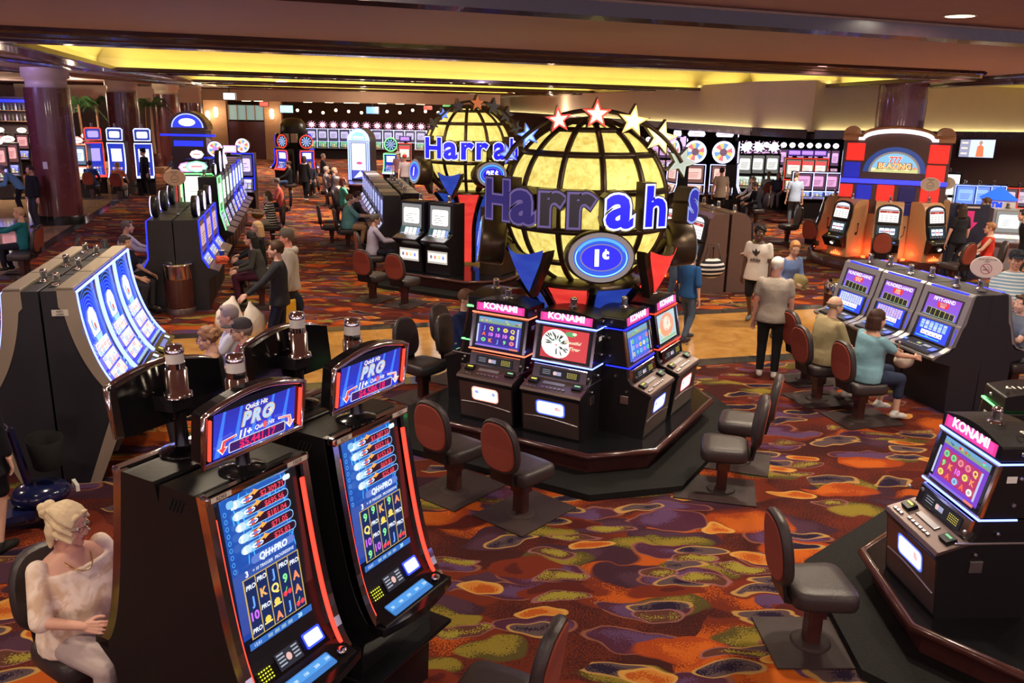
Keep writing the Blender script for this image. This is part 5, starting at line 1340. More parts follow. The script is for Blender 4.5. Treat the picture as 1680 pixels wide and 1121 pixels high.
M['litred'] = emit('lit_red_panel', (1, .035, .025), .8); M['litblue'] = emit('lit_blue_panel', (.02, .035, .75), .5)
M['litdeep'] = emit('dim_blue_panel', (.03, .03, .3), .10)
def fabric_emit(name, c1, c2, s):
    m, nt, b = nmat(name); N = nt.nodes; L = nt.links; tc = N.new('ShaderNodeTexCoord'); no = N.new('ShaderNodeTexNoise'); no.inputs['Scale'].default_value = 2.6; no.inputs['Detail'].default_value = 3
    mp = N.new('ShaderNodeMapping'); mp.inputs['Scale'].default_value = (1, 1, 4); L.new(tc.outputs['Object'], mp.inputs[0]); L.new(mp.outputs[0], no.inputs['Vector'])
    mx = N.new('ShaderNodeMix'); mx.data_type = 'RGBA'; mx.inputs['A'].default_value = (*c1, 1); mx.inputs['B'].default_value = (*c2, 1); L.new(no.outputs['Fac'], mx.inputs['Factor'])
    L.new(mx.outputs['Result'], b.inputs['Emission Color']); b.inputs['Emission Strength'].default_value = s; b.inputs['Base Color'].default_value = (*c1, 1); return m
M['redfin'] = fabric_emit('red_lit_fin', (.55, .012, .016), (1, .09, .06), .95); M['bluefin'] = fabric_emit('blue_lit_fin', (.015, .015, .34), (.04, .14, .60), .7)
def globe_sign(loc, rz, lit, center_z, label, cents, frontrot=0.0, left='1'):
    t = thing('globe_sign', loc, rz, label, 'sign'); R = .885; cz = center_z
    mb = MB(); prof = []
    for i in range(33):
        a = math.radians(-62 + (78 + 62) * i / 32); prof.append((R * math.cos(a), cz + R * math.sin(a)))
    mb.lathe(prof, 64); mb.build('globe', [M['globe']], t)
    mb = MB()
    for k in range(12):
        a = math.radians(30 * k + 3); pts = []
        for i in range(25):
            e = math.radians(-62 + 140 * i / 24); pts.append(((R + .006) * math.cos(e) * math.cos(a), (R + .006) * math.cos(e) * math.sin(a), cz + (R + .006) * math.sin(e)))
        mb.tube(pts, .030, 6, flat=(.35, 1.0)) if False else mb.tube(pts, .034, 8)
    for e in (-40, -14, 12, 38, 62):
        e = math.radians(e); r_ = (R + .006) * math.cos(e); mb.tube([(r_ * math.cos(2 * PI * i / 60), r_ * math.sin(2 * PI * i / 60), cz + R * math.sin(e)) for i in range(60)], .036, 8, closed=True)
    mb.build('rib_grid', [M['bronze']], t)
    mb = MB(); mb.lathe([(.45, cz - .97), (.62, cz - .90), (.66, cz - .84), (.50, cz - .80), (.44, cz - .80)], 48); mb.build('collar', [M['bronze']], t)
    mb = MB(); mb.lathe([(.30, cz + .84), (.24, cz + .90), (0, cz + .93)], 32); mb.build('top_cap', [M['bronze']], t)
    # crown band the stars sit on
    mb = MB()
    for dr in (0, .10):
        pts = [(1.03 * math.sin(a) * 1.02, -.30 - dr, cz + .02 + .97 * math.cos(a)) for a in [math.radians(-62 + 124 * i / 30) for i in range(31)]]; mb.tube(pts, .022, 6)
    mb.build('star_band', [M['bronze']], t)
    cols = [(.10, .16, 1.6), (.10, .3, 1.8), (1.9, .08, .06), (2.1, .12, .07), (1.6, .85, .25), (1.6, 1.25, .45), (.55, .62, .50)]
    core = [(.3, .5, 2), (.5, .9, 2.6), (2.6, 1.2, .8), (2.6, 1.8, 1), (2.2, 1.9, 1.3), (1.9, 1.6, .8), (.5, .55, .45)]
    if not lit: cols = [(.05, .04, .03), (.15, .3, 1.3), (.03, .02, .02), (.5, .12, .03), (.04, .03, .02), (.04, .03, .02), (.04, .03, .02)]; core = cols
    angs = [-56, -40, -21, 0, 21, 40, 60]
    for i, an in enumerate(angs):
        a = math.radians(an); r_ = (.12, .13, .15, .17, .18, .19, .17)[i]; x, z = 1.08 * math.sin(a), cz + .0 + .99 * math.cos(a) * .96; y = -.46 + .12 * abs(math.sin(a))
        rot = a * .35; pts = [((r_ if k % 2 == 0 else r_ * .42) * math.sin(PI * k / 5 + rot), (r_ if k % 2 == 0 else r_ * .42) * math.cos(PI * k / 5 + rot)) for k in range(10)]
        mb = MB(); mb.prism([(x + p[0], z + p[1]) for p in pts], y, y + .13, 'y', 1)
        ar = Art(mb, (x, y - .002, z), (1, 0, 0), (0, 0, 1), 0, .4, .4, step=.003); ar.star(0, 0, r_ * .93, cols[i], .42, rot); ar.star(0, 0, r_ * .66, core[i], .42, rot)
        mb.tube([(x, y + .1, z), (x * .93, y + .18, cz + (z - cz) * .93)], .02, 6, 1) ; mb.build('star', [M['glow'], M['bronze']], t)
    # raised letters round the front
    word = "Harrah's"; la = [-60, -41, -24.5, -10, 8, 28, 44, 63]
    for i, ch in enumerate(word):
        a = math.radians(la[i]); af = a * .82; dark = lit and i < 4; hgt = .38 if ch in "Hh'" else .44
        Mx = Matrix.Translation((1.10 * math.sin(a), -1.10 * math.cos(a), cz - .10)) @ Matrix.Rotation(af, 4, 'Z') @ Matrix.Rotation(PI / 2, 4, 'X')
        k = hgt / CAPH * (1.0)
        def put(mb, bold, ex, zoff, mat, col):
            vs, fs, wd = glyphs(ch, bold, ex, 0, 1); mb.add([Mx @ Vector((x * k, y * k, z * k + zoff)) for x, y, z in vs], fs, mat, col)
        if ch == "'": continue
        mb = MB(); put(mb, .085, .13, 0, 0, (1, 1, 1))
        c_out = (.13, .09, .24) if dark else (.95, .95, 1.25); c_in = ((.03, .02, .12) if i < 2 else (.02, .016, .02)) if dark else (.012, .012, .95)
        if i == 7: c_out, c_in = (.30, .36, .75), (.03, .03, .40)
        put(mb, .078, 0, .13 * k + .003, 1, (.01, .01, .03)); put(mb, .066, 0, .13 * k + .006, 1, c_out); put(mb, .032, 0, .13 * k + .009, 1, c_in)
        mb.build('letter', [M['bronze'], M['glow']], t)
    # oval coin signs and shields round the foot
    for j in range(4):
        a = math.radians(90 * j) + frontrot; Mx = Matrix.Rotation(a, 4, 'Z') @ Matrix.Translation((0, -1.10, cz - .42)) @ Matrix.Rotation(math.radians(-6), 4, 'X')
        mb = MB(); mb.M = Mx; mb.lathe([(.0, -.20), (.95, -.20), (1, -.18), (1, .06), (.93, .08), (0, .08)], 40, sx=.345, sy=.265, axis='y')
        ov = mb.build('coin_sign', [M['bronze']], t)
        mb = MB(); mb.M = Mx; ar = Art(mb, (0, -.083, 0), (1, 0, 0), (0, 0, 1), 0, .6, .5, step=.003)
        ar.disc(0, 0, .325, .245, (.22, .18, .17), 40); ar.disc(0, 0, .275, .20, (.015, .09, .75), 40); ar.ring(0, -.003, .262, .188, .012, (.35, 1.0, 1.7), 40); ar.ring(0, .004, .262, .19, .03, (.10, .45, 1.3), 30, math.radians(20), math.radians(160))
        ar.ring(0, 0, .21, .135, .012, (.25, .2, .3), 36); ar.disc(0, 0, .198, .125, (.012, .012, .85), 36)
        txt = cents if j != 3 else left
        n_ = txt.rstrip('¢'); x_ = -.045 if txt != n_ else 0; ar.text(n_, x_, 0, .15, (1.7, 1.7, 2.0), .05, .17)
        if txt != n_: xc = x_ + .035 + .052 * len(n_); ar.text('c', xc, .045, .105, (1.7, 1.7, 2.0), .04, .07, top=False); ar.rect(xc - .007, -.01, xc + .007, .085, (1.7, 1.7, 2.0))
        mb.build('coin_face', [M['glow']], ov)
        # arm that carries it
        mb = MB(); mb.M = Matrix.Rotation(a, 4, 'Z'); mb.tube([(0, -.92, cz - .42), (0, -.55, cz - .75)], .07, 8); mb.build('arm', [M['bronze']], t)
        # shield
        a2 = a + math.radians(45); Mx = Matrix.Rotation(a2, 4, 'Z'); red = j in (0, 2)
        def shield(k, dy):
            top = [(-.24 + .48 * i / 10, .07 * (2 * abs(i / 10 - .5)) ** 2) for i in range(11)]; right = [(.24 - .24 * (i / 8) ** 1.3, .07 - .54 * (i / 8)) for i in range(1, 9)]; leftp = [(-.24 + .24 * (i / 8) ** 1.3, .07 - .54 * (i / 8)) for i in range(7, 0, -1)]
            return [(x * k * 1.15, dy - .30 * (z * k * 0) , (z - .18) * k + .18) for x, z in top + right + leftp]
        mb = MB()
        def ring_(k, off):
            out = []
            for x, _, z in shield(k, 0):
                yy = -(.98 + .10 * (x / .24) ** 2 * -1 + .40 * (z + .25) * 1.0) - off; out.append(Mx @ Vector((x, yy, cz - .47 + z)))
            return out
        mb.loft([ring_(1, -.10), ring_(1, 0)], smooth=False); sh = mb.build('shield', [M['bronze']], t)
        mb = MB(); pts = ring_(.9, .022); mb.add(pts, [tuple(range(len(pts)))[::-1]], 0, (1, 1, 1))
        mb.build('shield_face', [M['redfin'] if red else M['bluefin']], sh)
    # flared foot: curved coloured fins between dark ribs
    def flare(z): # radius at height
        k = (z - (cz - 1.65)) / .80; k = min(max(k, 0), 1); return .30 + .40 * k ** 1.8
    z0, z1 = cz - 2.3, cz - .86
    zs = [z0, cz - 1.65] + [cz - 1.65 + .80 * i / 8 for i in range(1, 9)]
    for j in range(8):
        mb = MB(); a0, a1 = math.radians(45 * j + 4.5), math.radians(45 * j + 40.5); rows_ = []
        for z in zs: rows_.append([(flare(z) * math.cos(a0 + (a1 - a0) * i / 5), flare(z) * math.sin(a0 + (a1 - a0) * i / 5), z) for i in range(6)])
        vs = [p for r in rows_ for p in r]; fs = [(i * 6 + k, i * 6 + k + 1, (i + 1) * 6 + k + 1, (i + 1) * 6 + k) for i in range(len(zs) - 1) for k in range(5)]
        mb.add(vs, fs, 0, (1, 1, 1), True); mb.build('fin', [M['redfin'] if j % 2 else M['bluefin']], t)
    mb = MB()
    for j in range(8):
        a = math.radians(45 * j); mb.tube([((flare(z) + .03) * math.cos(a), (flare(z) + .03) * math.sin(a), z) for z in zs], .05, 6)
    mb.build('fin_rib', [M['blackgloss']], t)
    return t
# ------------------------------------------------------------------ octagonal carousel base
def octa(h, c): return [(-c, -h), (c, -h), (h, -c), (h, c), (c, h), (-c, h), (-h, c), (-h, -c)]
def carousel(loc, rz, label, h=1.42, c=.92):
    t = thing('carousel_base', loc, rz, label, 'platform')
    mb = MB(); mb.prism(octa(h + .38, c + .20), 0, .07, 'z'); mb.build('kick_step', [M['rubber']], t, .02)
    mb = MB(); mb.prism(octa(h - .08, c - .03), .05, .26, 'z'); mb.build('plinth', [M['mahog']], t, .005)
    mb = MB(); mb.prism(octa(h, c), .25, .30, 'z'); mb.build('deck', [M['blackgloss']], t, .02, 3)
    mb = MB(); o = octa(h + .005, c + .002); mb.tube([(x, y, .275) for x, y in o], .036, 8, closed=True); mb.build('edge_rail', [M['mahog']], t)
    return t
def area_sign(par_loc, s, rz, no, label, col=(.62, .5, .38), st=.20):
    """round paper sign on a clear stand: smoking / no smoking"""
    t = thing('smoking_area_sign', par_loc, rz, label, 'sign')
    mb = MB(); mb.lathe([(.05, 0), (.05, .015), (.02, .02)], 16); mb.box(0, 0, .01 + st / 2, .045, .012, st); mb.build('stand', [M['glass']], t)
    mb = MB(); mb.lathe([(0, -.006), (.99, -.006), (1, 0), (.99, .006), (0, .006)], 36, 0, 0, st + .09 * s, sx=.165 * s, sy=.125 * s, axis='y'); bd = mb.build('board', [M['white']], t)
    mb = MB()
    for sg in (-1, 1):
        ar = Art(mb, (0, sg * -.0072, st + .09 * s), (sg, 0, 0), (0, 0, 1), 0, .3, .2, step=.0005)
        ar.disc(0, 0, .16 * s, .12 * s, col, 30); dk = (.12, .10, .10)
        ar.text('NON-SMOKING' if no else 'SMOKING', 0, .085 * s, .018 * s, dk, .02); ar.text('AREA', 0, .062 * s, .016 * s, dk, .02)
        ar.ring(0, -.02 * s, .06 * s, .06 * s, .008 * s, (.35, .10, .14) if no else dk, 24); ar.rect(-.035 * s, -.035 * s, .02 * s, -.025 * s, dk); ar.rect(.024 * s, -.035 * s, .035 * s, -.025 * s, (.3, .2, .2)); ar.ring(.01 * s, -.01 * s, .022 * s, .018 * s, .004, dk, 12, -1, 2)
        if no: ar.poly([(-.045 * s, .02 * s), (-.038 * s, .027 * s), (.045 * s, -.06 * s), (.038 * s, -.067 * s)], (.35, .10, .14))
    mb.build('print', [M['paint']], bd); return t
def column(loc, r, h, label, cap=True, tagcard=False):
    t = thing('round_column', loc, 0, label, 'column')
    mb = MB(); mb.lathe([(r + .02, 0), (r + .02, .22), (r, .26)], 48); mb.build('base_band', [M['black']], t)
    mb = MB(); mb.lathe([(r - .004, .2), (r - .004, h - (.54 if cap else 0))], 48); mb.build('shaft', [M['colwood']], t)
    if cap: mb = MB(); mb.lathe([(r + .01, h - .56), (r * .9, h - .54), (r * .9, h - .30), (r + .02, h - .28), (r + .02, h)], 48); mb.build('capital', [M['steel']], t)
    if tagcard: mb = MB(); mb.box(.02, -r - .006, 1.72, .13, .012, .2, 0); mb.build('notice', [M['white']], t, label='small white notice')
    return t
# ================================================================== PLACING THINGS
def v2(deg): return Vector((math.cos(math.radians(deg)), math.sin(math.radians(deg))))
N30, T60 = v2(-30), v2(60)
def NT(n, t): p = N30 * n + T60 * t; return (p.x, p.y)
# ---- foreground bank of four tall cabinets, two by two back to back
RW = ['2,309.71', '695.56', '181.04', '71.05', '25.83']; RW2 = ['1,287.33', '552.16', '152.63', '69.81', '25.68']
rf = face(N30.x, N30.y); rb = face(-N30.x, -N30.y)
for (n, tt, rz, jp, rows, num, lb) in [
    (-2.80, 2.70, rf, '5,441.17', RW, '13020', 'nearest tall slot machine with red neon edges and topper screen reading $5,441.17'),
    (-2.80, 3.55, rf, '4,586.18', RW2, '13021', 'tall slot machine with red neon edges and topper screen reading $4,586.18'),
    (-3.78, 2.70, rb, '5,441.17', RW, '13022', 'tall slot machine seen from behind that the blonde woman in the floral blouse plays'),
    (-3.78, 3.55, rb, '4,586.18', RW2, '13023', 'tall slot machine seen from behind, its black topper beside the curly haired player')]:
    o = quickhit(jp, rows, num); o.location = (*NT(n, tt), 0); o.rotation_euler.z = rz; tag(o, lb, 'slot machine', 'bank of tall slot machines in the foreground')
# ---- carousel with the near globe
C1 = Vector((.69, 9.52)); E1, E2 = v2(-30), v2(60)       # E1 along the front-left face (towards right), E2 inwards
def c1(e, n, o=C1, q=(E1, E2)): p = o + q[0] * e - q[1] * n; return (p.x, p.y)
r30 = math.radians(-30)
carousel((C1.x, C1.y, 0), r30, 'eight-sided mahogany and black carousel base under the near globe sign')
KM = [(-.41, 1.19, 0, 'neon_orange', 'african', 'slot machine under the near globe with orange light strips and dark blue reel screen'),
      (.38, 1.19, 0, 'neon_ice', 'tiger', 'slot machine under the near globe with blue light strips and white tiger picture')]
for e, n, k, neon, pic, lb in KM:
    o = bowtop_cabinet(neon, PICS[pic], 3); o.location = (*c1(e, n), .30); o.rotation_euler.z = face(-E2.x, -E2.y); tag(o, lb, 'slot machine', 'machines under the near globe sign')
for t_, neon, pic, lb in [(-.42, 'neon_blue', 'bluefish', 'slot machine on right side of near globe carousel with blurry blue screen'),
                          (.42, 'neon_red', 'redface', 'slot machine on right side of near globe carousel with red strips and pinkish picture')]:
    p = C1 + E1 * 1.22 + E2 * t_; o = bowtop_cabinet(neon, PICS[pic], 5); o.location = (p.x, p.y, .30); o.rotation_euler.z = face(E1.x, E1.y); tag(o, lb, 'slot machine', 'machines under the near globe sign')
for t_, neon, pic, lb in [(-.38, 'neon_green', 'african', 'slot machine seen side-on with green strip that the person in navy plays')]:
    p = C1 - E1 * 1.22 + E2 * t_; o = bowtop_cabinet(neon, PICS[pic], 6); o.location = (p.x, p.y, .30); o.rotation_euler.z = face(-E1.x, -E1.y); tag(o, lb, 'slot machine', 'machines under the near globe sign')
globe_sign((.80, 9.52, 0), math.radians(3), True, 2.59, 'near yellow globe sign with partly unlit letters, stars and 1 cent ovals', '1¢')
# ---- carousel with the far globe
C2 = Vector((-1.0, 18.0))
carousel((C2.x, C2.y, 0), r30, 'eight-sided black carousel base under the far globe sign')
globe_sign((C2.x, C2.y + .2, 0), math.radians(27), False, 2.70, 'far yellow globe sign with all letters lit blue and 25 cent oval', '25¢')
UP = dict(h=1.42, frame=None, top='candle', base=(1.0, 1.05, 1.05), base2=(1.0, 1.0, .95), w=.6, pic=4)
def reel_upright():
    t = upright(**UP)()
    mb = MB(); a = Art(mb, (0, -.002, .36), (1, 0, 0), (0, 0, 1), 0, .5, .2, step=.003); a.rect(-.24, -.13, .24, .12, (.5, .45, .4)); a.rect(-.22, -.09, .22, .08, (1.3, 1.1, .9))
    for i in range(4): a.disc(-.15 + .1 * i, 0, .03, .04, [(.2, .2, .3), (.9, .3, .2), (.9, .7, .3), (.3, .3, .9)][i], 8)
    mb.build('belly_glass', [M['glow']], t)
    mb = MB(); a = Art(mb, (0, .045, .79), (1, 0, 0), Vector((0, .09, .20)), 0, .5, .2, step=.003); a.k = 8
    a.rect(-.24, -.08, .24, .13, (.03, .10, .12))
    for i in range(3): a.rrect(-.13 + i * .10, -.05, -.045 + i * .10, .11, .01, (1.2, 1.25, 1.25), i == 0)
    a.rect(.17, -.04, .23, .11, (.25, .35, .8)); mb.build('reel_window', [M['glow']], t)
    return t
for e, lb in ((-.60, 'left of two white-lit reel slot machines under the far globe'), (.10, 'right of two white-lit reel slot machines under the far globe')):
    p = c1(e, 1.22, C2); make('reel', reel_upright, (*p, .3), face(-E2.x, -E2.y), lb, 'slot machine', 'machines under the far globe sign')
def brown_box():
    t = upright(h=1.35, frame='neon_blue', top='candle', base=(.8, .3, .5), body='bronze', pic=3)(); return t
p = C2 + E1 * 1.2 - E2 * .25; make('bb', brown_box, (p.x, p.y, .3), face(E1.x, E1.y), 'bronze-sided slot machine on the right side of the far globe carousel', 'slot machine')
# ---- right foreground carousel
C3 = Vector((4.20, 5.46)); r3 = math.radians(-3)
carousel((C3.x, C3.y, 0), r3, 'eight-sided black carousel base at the right edge of the picture', 1.44, .50)
o = bowtop_cabinet('neon_ice', PICS['redreels'], 9); o.location = (2.88, 5.44, .30); o.rotation_euler.z = face(-1, -.07)
tag(o, 'slot machine at the right edge with blue strips and purple and red reels', 'slot machine')
# printed numbers on its roof
o2 = bowtop_cabinet('neon_green', PICS['african'], 9); o2.location = (4.15, 6.72, .30); o2.rotation_euler.z = face(.1, 1)
tag(o2, 'slot machine seen from behind at the right edge, only its black roof showing', 'slot machine')
for ob, y0 in ((o, .55), (o2, .52)):
    mb = MB(); a = Art(mb, (.19, y0, 1.3785 - .0), (0, -1, 0) if ob is o else (1, 0, 0), (1, 0, 0) if ob is o else (0, 1, 0), 0, .3, .1, step=.002); a.k = 1
    a.text('13113' if ob is o else '13117', .0, .0, .055, (.75, .72, .68), .03); mb.build('roof_number', [M['paint']], ob, label='pale stencilled number')
# ---- curved screen bank on the left
GB = v2(103.4); GN = v2(13.4)
a0 = Vector((-4.02, 7.59)); names = ['nearest', 'middle', 'furthest']
for i in range(3):
    p = a0 + GB * (.42 + .82 * i); o = make('curved', lambda: curved_cabinet(5), (p.x, p.y, 0), face(GN.x, GN.y), '%s of the three tall curved-screen slot machines glowing blue and white, facing right' % names[i], 'slot machine', 'curved-screen bank on the left')
    q = p - GN * .56; make('curved', None, (q.x, q.y, 0), face(-GN.x, -GN.y), '%s of the three curved-screen slot machines turned left, only beige shell showing' % names[i], 'slot machine', 'curved-screen bank on the left')
# ---- video poker bank on the right
PA = Vector((4.94, 12.59)); PD = v2(-75.7); PN = v2(194.3)
PT = [('HUNDRED-HAND', 'JACKS OR', 'BETTER', 'furthest of the three video poker machines, reading HUNDRED-HAND over a red box'), ('HUNDRED-HAND', 'SUPER', 'POKER', 'middle of the three video poker machines, reading HUNDRED-HAND with pinkish card rows'),
      ('FIFTY-HAND', 'DEUCES', 'WILD', 'nearest video poker machine, its top glass reading FIFTY-HAND DEUCES WILD')]
for i, (t1, t2, t3, lb) in enumerate(PT):
    p = PA + PD * (.43 + .855 * i) - PN * -.0; p = p + PN * .18
    o = poker_cabinet(t1, t2, t3); o.location = (p.x, p.y, 0); o.rotation_euler.z = face(PN.x, PN.y); tag(o, lb, 'video poker machine', 'video poker bank on the right')
    q = p - PN * .90; o = copy_tree(o); o.location = (q.x, q.y, 0); o.rotation_euler.z = face(-PN.x, -PN.y); tag(o, '%s of the video poker machines facing away behind the %s one' % (['furthest', 'middle', 'nearest'][i], t1.lower() if i != 1 else 'middle hundred-hand'), 'video poker machine', 'video poker bank on the right')
q = PA + PD * 2.35 - PN * .30; area_sign((q.x, q.y, 1.51), 1.1, face(-.3, -1), True, 'round non-smoking area sign standing on the video poker bank', (.62, .50, .50))
# ---- chairs of the near things
ch = chair
ch(-.53, 7.57, E2.x + .18, E2.y, 'empty chair in front of the orange-strip slot machine, dark red back towards us')
ch(.11, 7.12, E2.x + .25, E2.y, 'empty chair in front of the white tiger slot machine, dark red back towards us')
ch(-1.11, 10.23, .8, -.6, 'empty black chair on the carpet left of the near globe carousel')
ch(-.72, 11.05, .87, -.5, 'black chair in which the person in navy sits by the near globe')
ch(2.08, 7.71, -.97, .22, 'nearer of two empty chairs right of the near globe carousel')
ch(2.42, 8.42, -.90, .30, 'further of two empty chairs right of the near globe carousel')
ch(2.14, 5.24, 1, .03, 'empty chair with red back facing the slot machine at the right edge')
p = NT(-1.93, 3.38); p = G(812, 1100, .63); ch(p.x, p.y, -.95, .35, 'empty chair cut by the bottom edge, facing the nearest red-neon machines')
for i, (px, py) in enumerate([(1321, 624)]):
    p = G(px, py); ch(p.x, p.y, -PN.x, -PN.y, ['empty red-backed chair between the old man in grey and the video poker bank', 'red-backed chair under the seated man in the tan shirt', 'red-backed chair under the seated woman in the light blue top'][i])
# ---- columns
column((*G(103, 366)[:2], 0), .60, Z0, 'nearest big round mahogany column at the left', True, True)
column((*AT(214, 300, 37)[:2], 0), .62, Z0, 'second round mahogany column from the left, behind white-lit machines')
column((*AT(283, 280, 45)[:2], 0), .62, Z0, 'third round mahogany column from the left')
column((*AT(321, 270, 51)[:2], 0), .60, Z0, 'furthest and thinnest-looking mahogany column, behind the blue arched sign')
# ---- mid-left bank: wide black cabinets with round toppers, three facing right, three left
P0 = Vector((-5.36, 14.75)); MG = dict(h=1.6, frame='neon_blue', top='wheel', w=.94, base=(.25, .3, .5), base2=(.35, .2, .2), wr=.19, body='bluegrey')
for i in range(3):
    p = P0 + GB * (.5 + 1.0 * i)
    make('mid', upright(**MG), (p.x, p.y, 0), face(GN.x, GN.y), ['nearest', 'middle', 'furthest'][i] + ' of the three black machines with small round lit toppers behind the mahogany litter bin', 'slot machine', 'black bank behind the litter bin')
    q = p - GN * 1.06
    make('mid', None, (q.x, q.y, 0), face(-GN.x, -GN.y), ['nearest', 'middle', 'furthest'][i] + ' of the black machines with round toppers turned to the left, towards the two men', 'slot machine', 'black bank behind the litter bin')
q = P0 + GB * .9 - GN * .55; s_ = area_sign((q.x, q.y, 1.6), 1.15, face(.25, -1), False, 'tan oval smoking area sign standing on the black bank', (.60, .42, .26), .55)
# litter bin
t = thing('litter_bin', (*G(298, 513)[:2], 0), 0, 'round mahogany litter bin with chrome rim in front of the black machines', 'bin')
mb = MB(); mb.lathe([(.235, .05), (.235, .62)], 32); mb.build('drum', [M['mahog']], t)
mb = MB(); mb.lathe([(.25, .0), (.25, .09), (.24, .11)], 32); mb.build('foot_ring', [M['brownmetal']], t)
mb = MB(); mb.lathe([(.24, .62), (.245, .64), (.245, .84), (.255, .86), (.25, .885), (.20, .89), (.17, .86), (.17, .80), (0, .79)], 32); mb.build('chrome_rim', [M['chrome']], t)
# ---- green-lit machines behind
q = AT(324, 300, 19.6); make('greenf', upright(h=2.0, frame='neon_green', top='oval', base=(1.6, 1.7, 1.1), base2=(1.9, 2.1, 1.6), w=.72, topcol=(.5, 1.9, .8)), (q.x, q.y, 0), face(.3, -1), 'tall machine with glowing green frame and oval topper facing us', 'slot machine')
q = AT(303, 300, 20.6); make('purplef', upright(h=1.9, frame='neon_red', top='oval', base=(.8, .5, .3), w=.6, topcol=(1.2, .5, 1.4)), (q.x, q.y, 0), face(-.2, -1), 'machine with purple oval topper just left of the green-framed one', 'slot machine')
B0 = Vector((-6.55, 19.3))
kinds = [('neon_green', 'oval', 'tall black machine with a glowing green edge on its right side'), (None, 'wheel', 'grey-edged black machine behind the green-edged one'), (None, 'wheel', 'grey-edged black machine before the woman in the striped top'),
         (None, 'screen', 'black machine with square topper on the left side of the aisle'), ('neon_blue', None, 'machine with bright blue edge, left of the walking person in black'), (None, 'candle', 'dark machine further up the left side of the aisle'),
         ('neon_blue', None, 'blue-edged machine before the player in the salmon shirt'), (None, None, 'last dark machine on the left side of the aisle')]
for i, (fr, tp, lb) in enumerate(kinds):
    p = B0 + GB * (.45 + .98 * i)
    o = upright(h=1.95, frame=fr, top=tp, base=(.3, .28, .5), base2=(.7, .8, .7), w=.8, pic=i, wr=.26)(); o.location = (p.x, p.y, 0); o.rotation_euler.z = face(GN.x, GN.y); tag(o, lb, 'slot machine', 'machines on left side of the aisle')
# ---- machines on the right side of the aisle, facing left
A0 = Vector((-3.15, 19.9))
for i in range(9):
    p = A0 + GB * (.45 + .86 * i)
    make('aisle' + str(i % 2), upright(h=1.55, frame=None, top=None, base=(.30, .35, .7), base2=(.2, .22, .5), w=.8, body='silver' if i % 2 else 'bluegrey', pic=2), (p.x, p.y, 0), face(-GN.x, -GN.y),
         ['first', 'second', 'third', 'fourth', 'fifth', 'sixth', 'seventh', 'eighth', 'last'][i] + ' low silver-edged machine right of the aisle, counted from the far globe', 'slot machine', 'low machines on right side of the aisle')
    if i < 5:
        q = p - (-GN) * 1.08
        make('aisleb', upright(h=1.6, frame=None, top='candle', base=(.9, .8, .4), w=.8), (q.x, q.y, 0), face(GN.x, GN.y), ['first', 'second', 'third', 'fourth', 'fifth'][i] + ' black machine backing onto the low silver-edged ones, counted from the far globe sign', 'slot machine', 'black backs behind the aisle machines')
# jukebox-shaped tall machine
def jukebox():
    t = thing('slot_machine'); mb = MB()
    sh = [(-.42, 0), (.42, 0), (.42, 2.3)] + [(.42 * math.cos(PI * i / 16), 2.3 + .46 * math.sin(PI * i / 16)) for i in range(1, 16)] + [(-.42, 2.3)]
    mb.prism(sh, 0, .7, 'y'); mb.build('cabinet', [M['black']], t, .03)
    mb = MB(); a = Art(mb, (0, -.004, 0), (1, 0, 0), (0, 0, 1), 0, 1, 1, step=.004)
    a.poly([(.38 * math.cos(PI * i / 16), 2.32 + .40 * math.sin(PI * i / 16)) for i in range(17)], (.8, .95, 1.4)); a.poly([(.26 * math.cos(PI * i / 16), 2.36 + .26 * math.sin(PI * i / 16)) for i in range(17)], (.4, .9, 1.2)); a.rect(-.2, 2.40, .2, 2.48, (1.3, 1.3, 1.5))
    a.rect(-.26, 1.0, .26, 2.24, (1.1, .95, 1.0)); a.disc(.02, 1.55, .11, .05, (.75, .12, .35), 12); a.rect(-.26, 1.0, .26, 1.3, (.08, .1, .6)); a.poly([(-.2, 1.02), (.05, 1.28), (.2, 1.1)], (1.2, 1.2, 1.5))
    mb.build('screen', [M['glow']], t)
    mb = MB()
    for sx in (-1, 1):
        for d in (.31, .38): mb.tube([(sx * d, -.02, .95), (sx * d, -.02, 2.27)], .022, 6)
    mb.tube([(.40 * math.cos(PI * i / 16), -.02, 2.30 + .43 * math.sin(PI * i / 16)) for i in range(17)], .018, 6); mb.tube([(-.4, -.02, 2.28), (.4, -.02, 2.28)], .018, 6); mb.build('neon_tube', [M['neon_ice']], t)
    mb = MB(); mb.prism([(-.22, .78), (-.24, .82), (0, .92), (0, .75)], -.4, .4, 'x'); mb.build('button_deck', [M['satin']], t); return t
q = AT(590, 300, 31); make('juke', jukebox, (q.x, q.y, 0), face(-.15, -1), 'tall jukebox-shaped machine with arched blue-white lit top', 'slot machine')
# ---- brown round-shouldered bank right of the near globe
M['tan_keep'] = M['tan']; M['tan'] = M['darktan']; D0 = Vector((3.72, 17.0))
for i in range(3):
    p = D0 + GB * (.35 + .72 * i); o = make('brown', tan_cabinet, (p.x, p.y, 0), face(-GN.x, -GN.y), ['nearest', 'middle', 'furthest'][i] + ' brown round-shouldered machine whose orange glass faces the near globe', 'slot machine', 'brown bank behind the near globe'); o.scale = (1.15, 1, 1.2)
    q = p + GN * 1.26; o = make('brown', None, (q.x, q.y, 0), face(GN.x, GN.y), ['nearest', 'middle', 'furthest'][i] + ' brown round-shouldered machine facing right, where the player in camouflage sits', 'slot machine', 'brown bank behind the near globe'); o.scale = (1.15, 1, 1.2)
M['tan'] = M['tan_keep']
